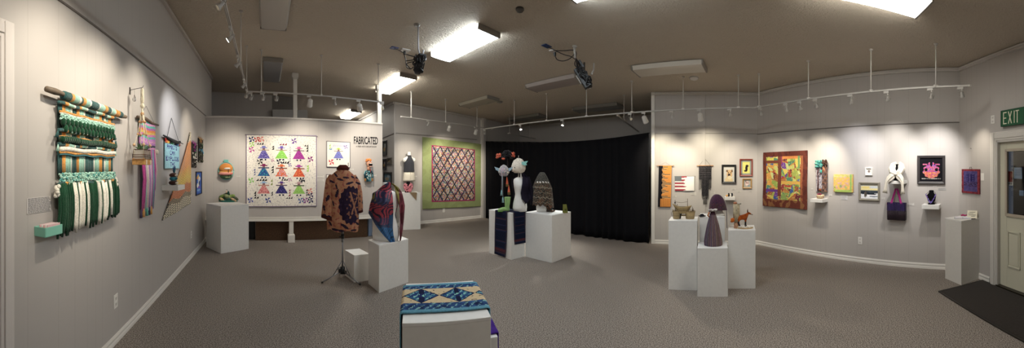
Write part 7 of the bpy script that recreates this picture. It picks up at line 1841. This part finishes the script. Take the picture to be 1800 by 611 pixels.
x = xs[3] - .01 + .02; bar(x - LW / 2, z1_ - st / 2, x + LW / 2, z1_ - st / 2); bar(x, z0_, x, z1_)
mb.build('sign_letters', PLASTIC, t)
# plinth by the door with guest book and sign
p0 = Vector(fl(1689.7, 501)); pl = Vector(fl(1658.4, 487.5)); pr = Vector(fl(1725.5, 487.6)); zt_ = 1.6 - 93 * p0.length / F
v1 = (pl - p0).normalized() * .355; v2 = (pr - p0).normalized() * .375
box_ped('plinth', p0, p0 + v2, p0 + v1, zt_, 'white plinth by the door holding the guest book', col='#dedbd5')
KD = p0.length / F
p = on_z(1692, 382.5, zt_); yw = face_rot(p)
t = thing('guest_book', (p.x, p.y, zt_), 'open guest book with pale pages on the plinth by the door', 'book', None, yw)
mb = MB(); mb.box((-.055, 0, .006), (.11, .16, .010), '#e9e6ec'); mb.box((.058, 0, .006), (.11, .16, .010), '#dfe0ea'); mb.build('pages', PAPER, t, bevel=.002); MB().box((0, 0, .001), (.235, .17, .003), '#8a8a94').build('cover', PAPER, t)
p = on_z(1695, 379.6, zt_); t = thing('pink_ribbon', (p.x, p.y, zt_), 'small magenta crumpled ribbon behind the guest book', 'ribbon', None, yw)
MB().tube([(-.05, 0, .012), (-.02, .01, .018), (.01, -.005, .012), (.04, .008, .016)], [.010, .014, .012, .008], '#b02a66', 7).build('ribbon_loop', CLOTH, t)
p = on_z(1709, 382.8, zt_); t = thing('tent_sign', (p.x, p.y, zt_), 'folded cream sign with printed lines beside the guest book', 'sign', None, yw - .25)
w_, h_ = 19 * KD, 13.5 * KD
MB().add([(-w_ / 2, -.02, 0), (w_ / 2, -.02, 0), (w_ / 2, .015, h_), (-w_ / 2, .015, h_), (-w_ / 2, .055, 0), (w_ / 2, .055, 0)], [(0, 1, 2, 3), (5, 4, 3, 2)], '#efe8d2').build('folded_card', PAPER, t, solid=.002)
mb = MB(); tl2 = math.atan2(.035, h_)
for k, (a0_, a1_) in enumerate(((-.3, .3), (-.38, .1), (-.36, .38), (-.1, .3))):
    f = .8 - .18 * k; mb.box(((a0_ + a1_) / 2 * w_, -.0225 + .035 * f, h_ * f), ((a1_ - a0_) * w_, .0015, h_ * .045), '#5a5650', rot=Matrix.Rotation(-tl2, 3, 'X'))
mb.build('print', PAPER, t)
p = on_z(1711, 384.9, zt_); t = thing('pen', (p.x, p.y, zt_), 'short dark pen lying at the foot of the folded sign', 'pen', None, yw)
MB().tube([(-.03, 0, .006), (.03, .006, .006)], .006, '#2a1820', 8).build('barrel', PLASTIC, t); MB().tube([(.03, .006, .006), (.04, .007, .006)], [.005, .001], '#111111', 8).build('tip', PLASTIC, t)
# door mat
m0 = Vector(fl(1653, 512)); mb = MB()
t = thing('door_mat', (2.6, -2.48, 0), 'dark brown door mat lying before the right door', 'mat')
MB().box((.0, .0, .005), (1.86, .74, .010), '#241a13').build('mat_pile', YARN, t, bevel=.003)
mb = MB()
for c_, sz in (((0, .365, .006), (1.88, .02, .012)), ((0, -.365, .006), (1.88, .02, .012)), ((-.935, 0, .006), (.02, .74, .012)), ((.935, 0, .006), (.02, .74, .012))): mb.box(c_, sz, '#1c1713')
mb.build('rubber_border', PLASTIC, t)
# ================================================================ camera, world, view
cd = bpy.data.cameras.new('camera'); cam = bpy.data.objects.new('camera', cd); C.objects.link(cam); sc.camera = cam
cd.type = 'PANO'; cd.panorama_type = 'CENTRAL_CYLINDRICAL'
cd.central_cylindrical_range_u_min = -900 / F; cd.central_cylindrical_range_u_max = 900 / F
cd.central_cylindrical_range_v_min = -(611 - YH) / F; cd.central_cylindrical_range_v_max = YH / F
cd.central_cylindrical_radius = 1.0
cam.location = (0, 0, EYE); cam.rotation_euler = (PI / 2, 0, -(900 - XV) / F); cd.clip_start = .02
w = bpy.data.worlds.new('dim_surroundings'); sc.world = w; w.use_nodes = True
w.node_tree.nodes['Background'].inputs[0].default_value = (.5, .6, .8, 1); w.node_tree.nodes['Background'].inputs[1].default_value = .05
sc.view_settings.view_transform = 'Standard'; sc.view_settings.look = 'None'; sc.view_settings.gamma = 1.0; sc.view_settings.use_curve_mapping = False
sc.view_settings.exposure = 0.68
sc.cycles.use_denoising = True; sc.cycles.max_bounces = 6; sc.cycles.diffuse_bounces = 4
sc.cycles.sample_clamp_indirect = 6.0
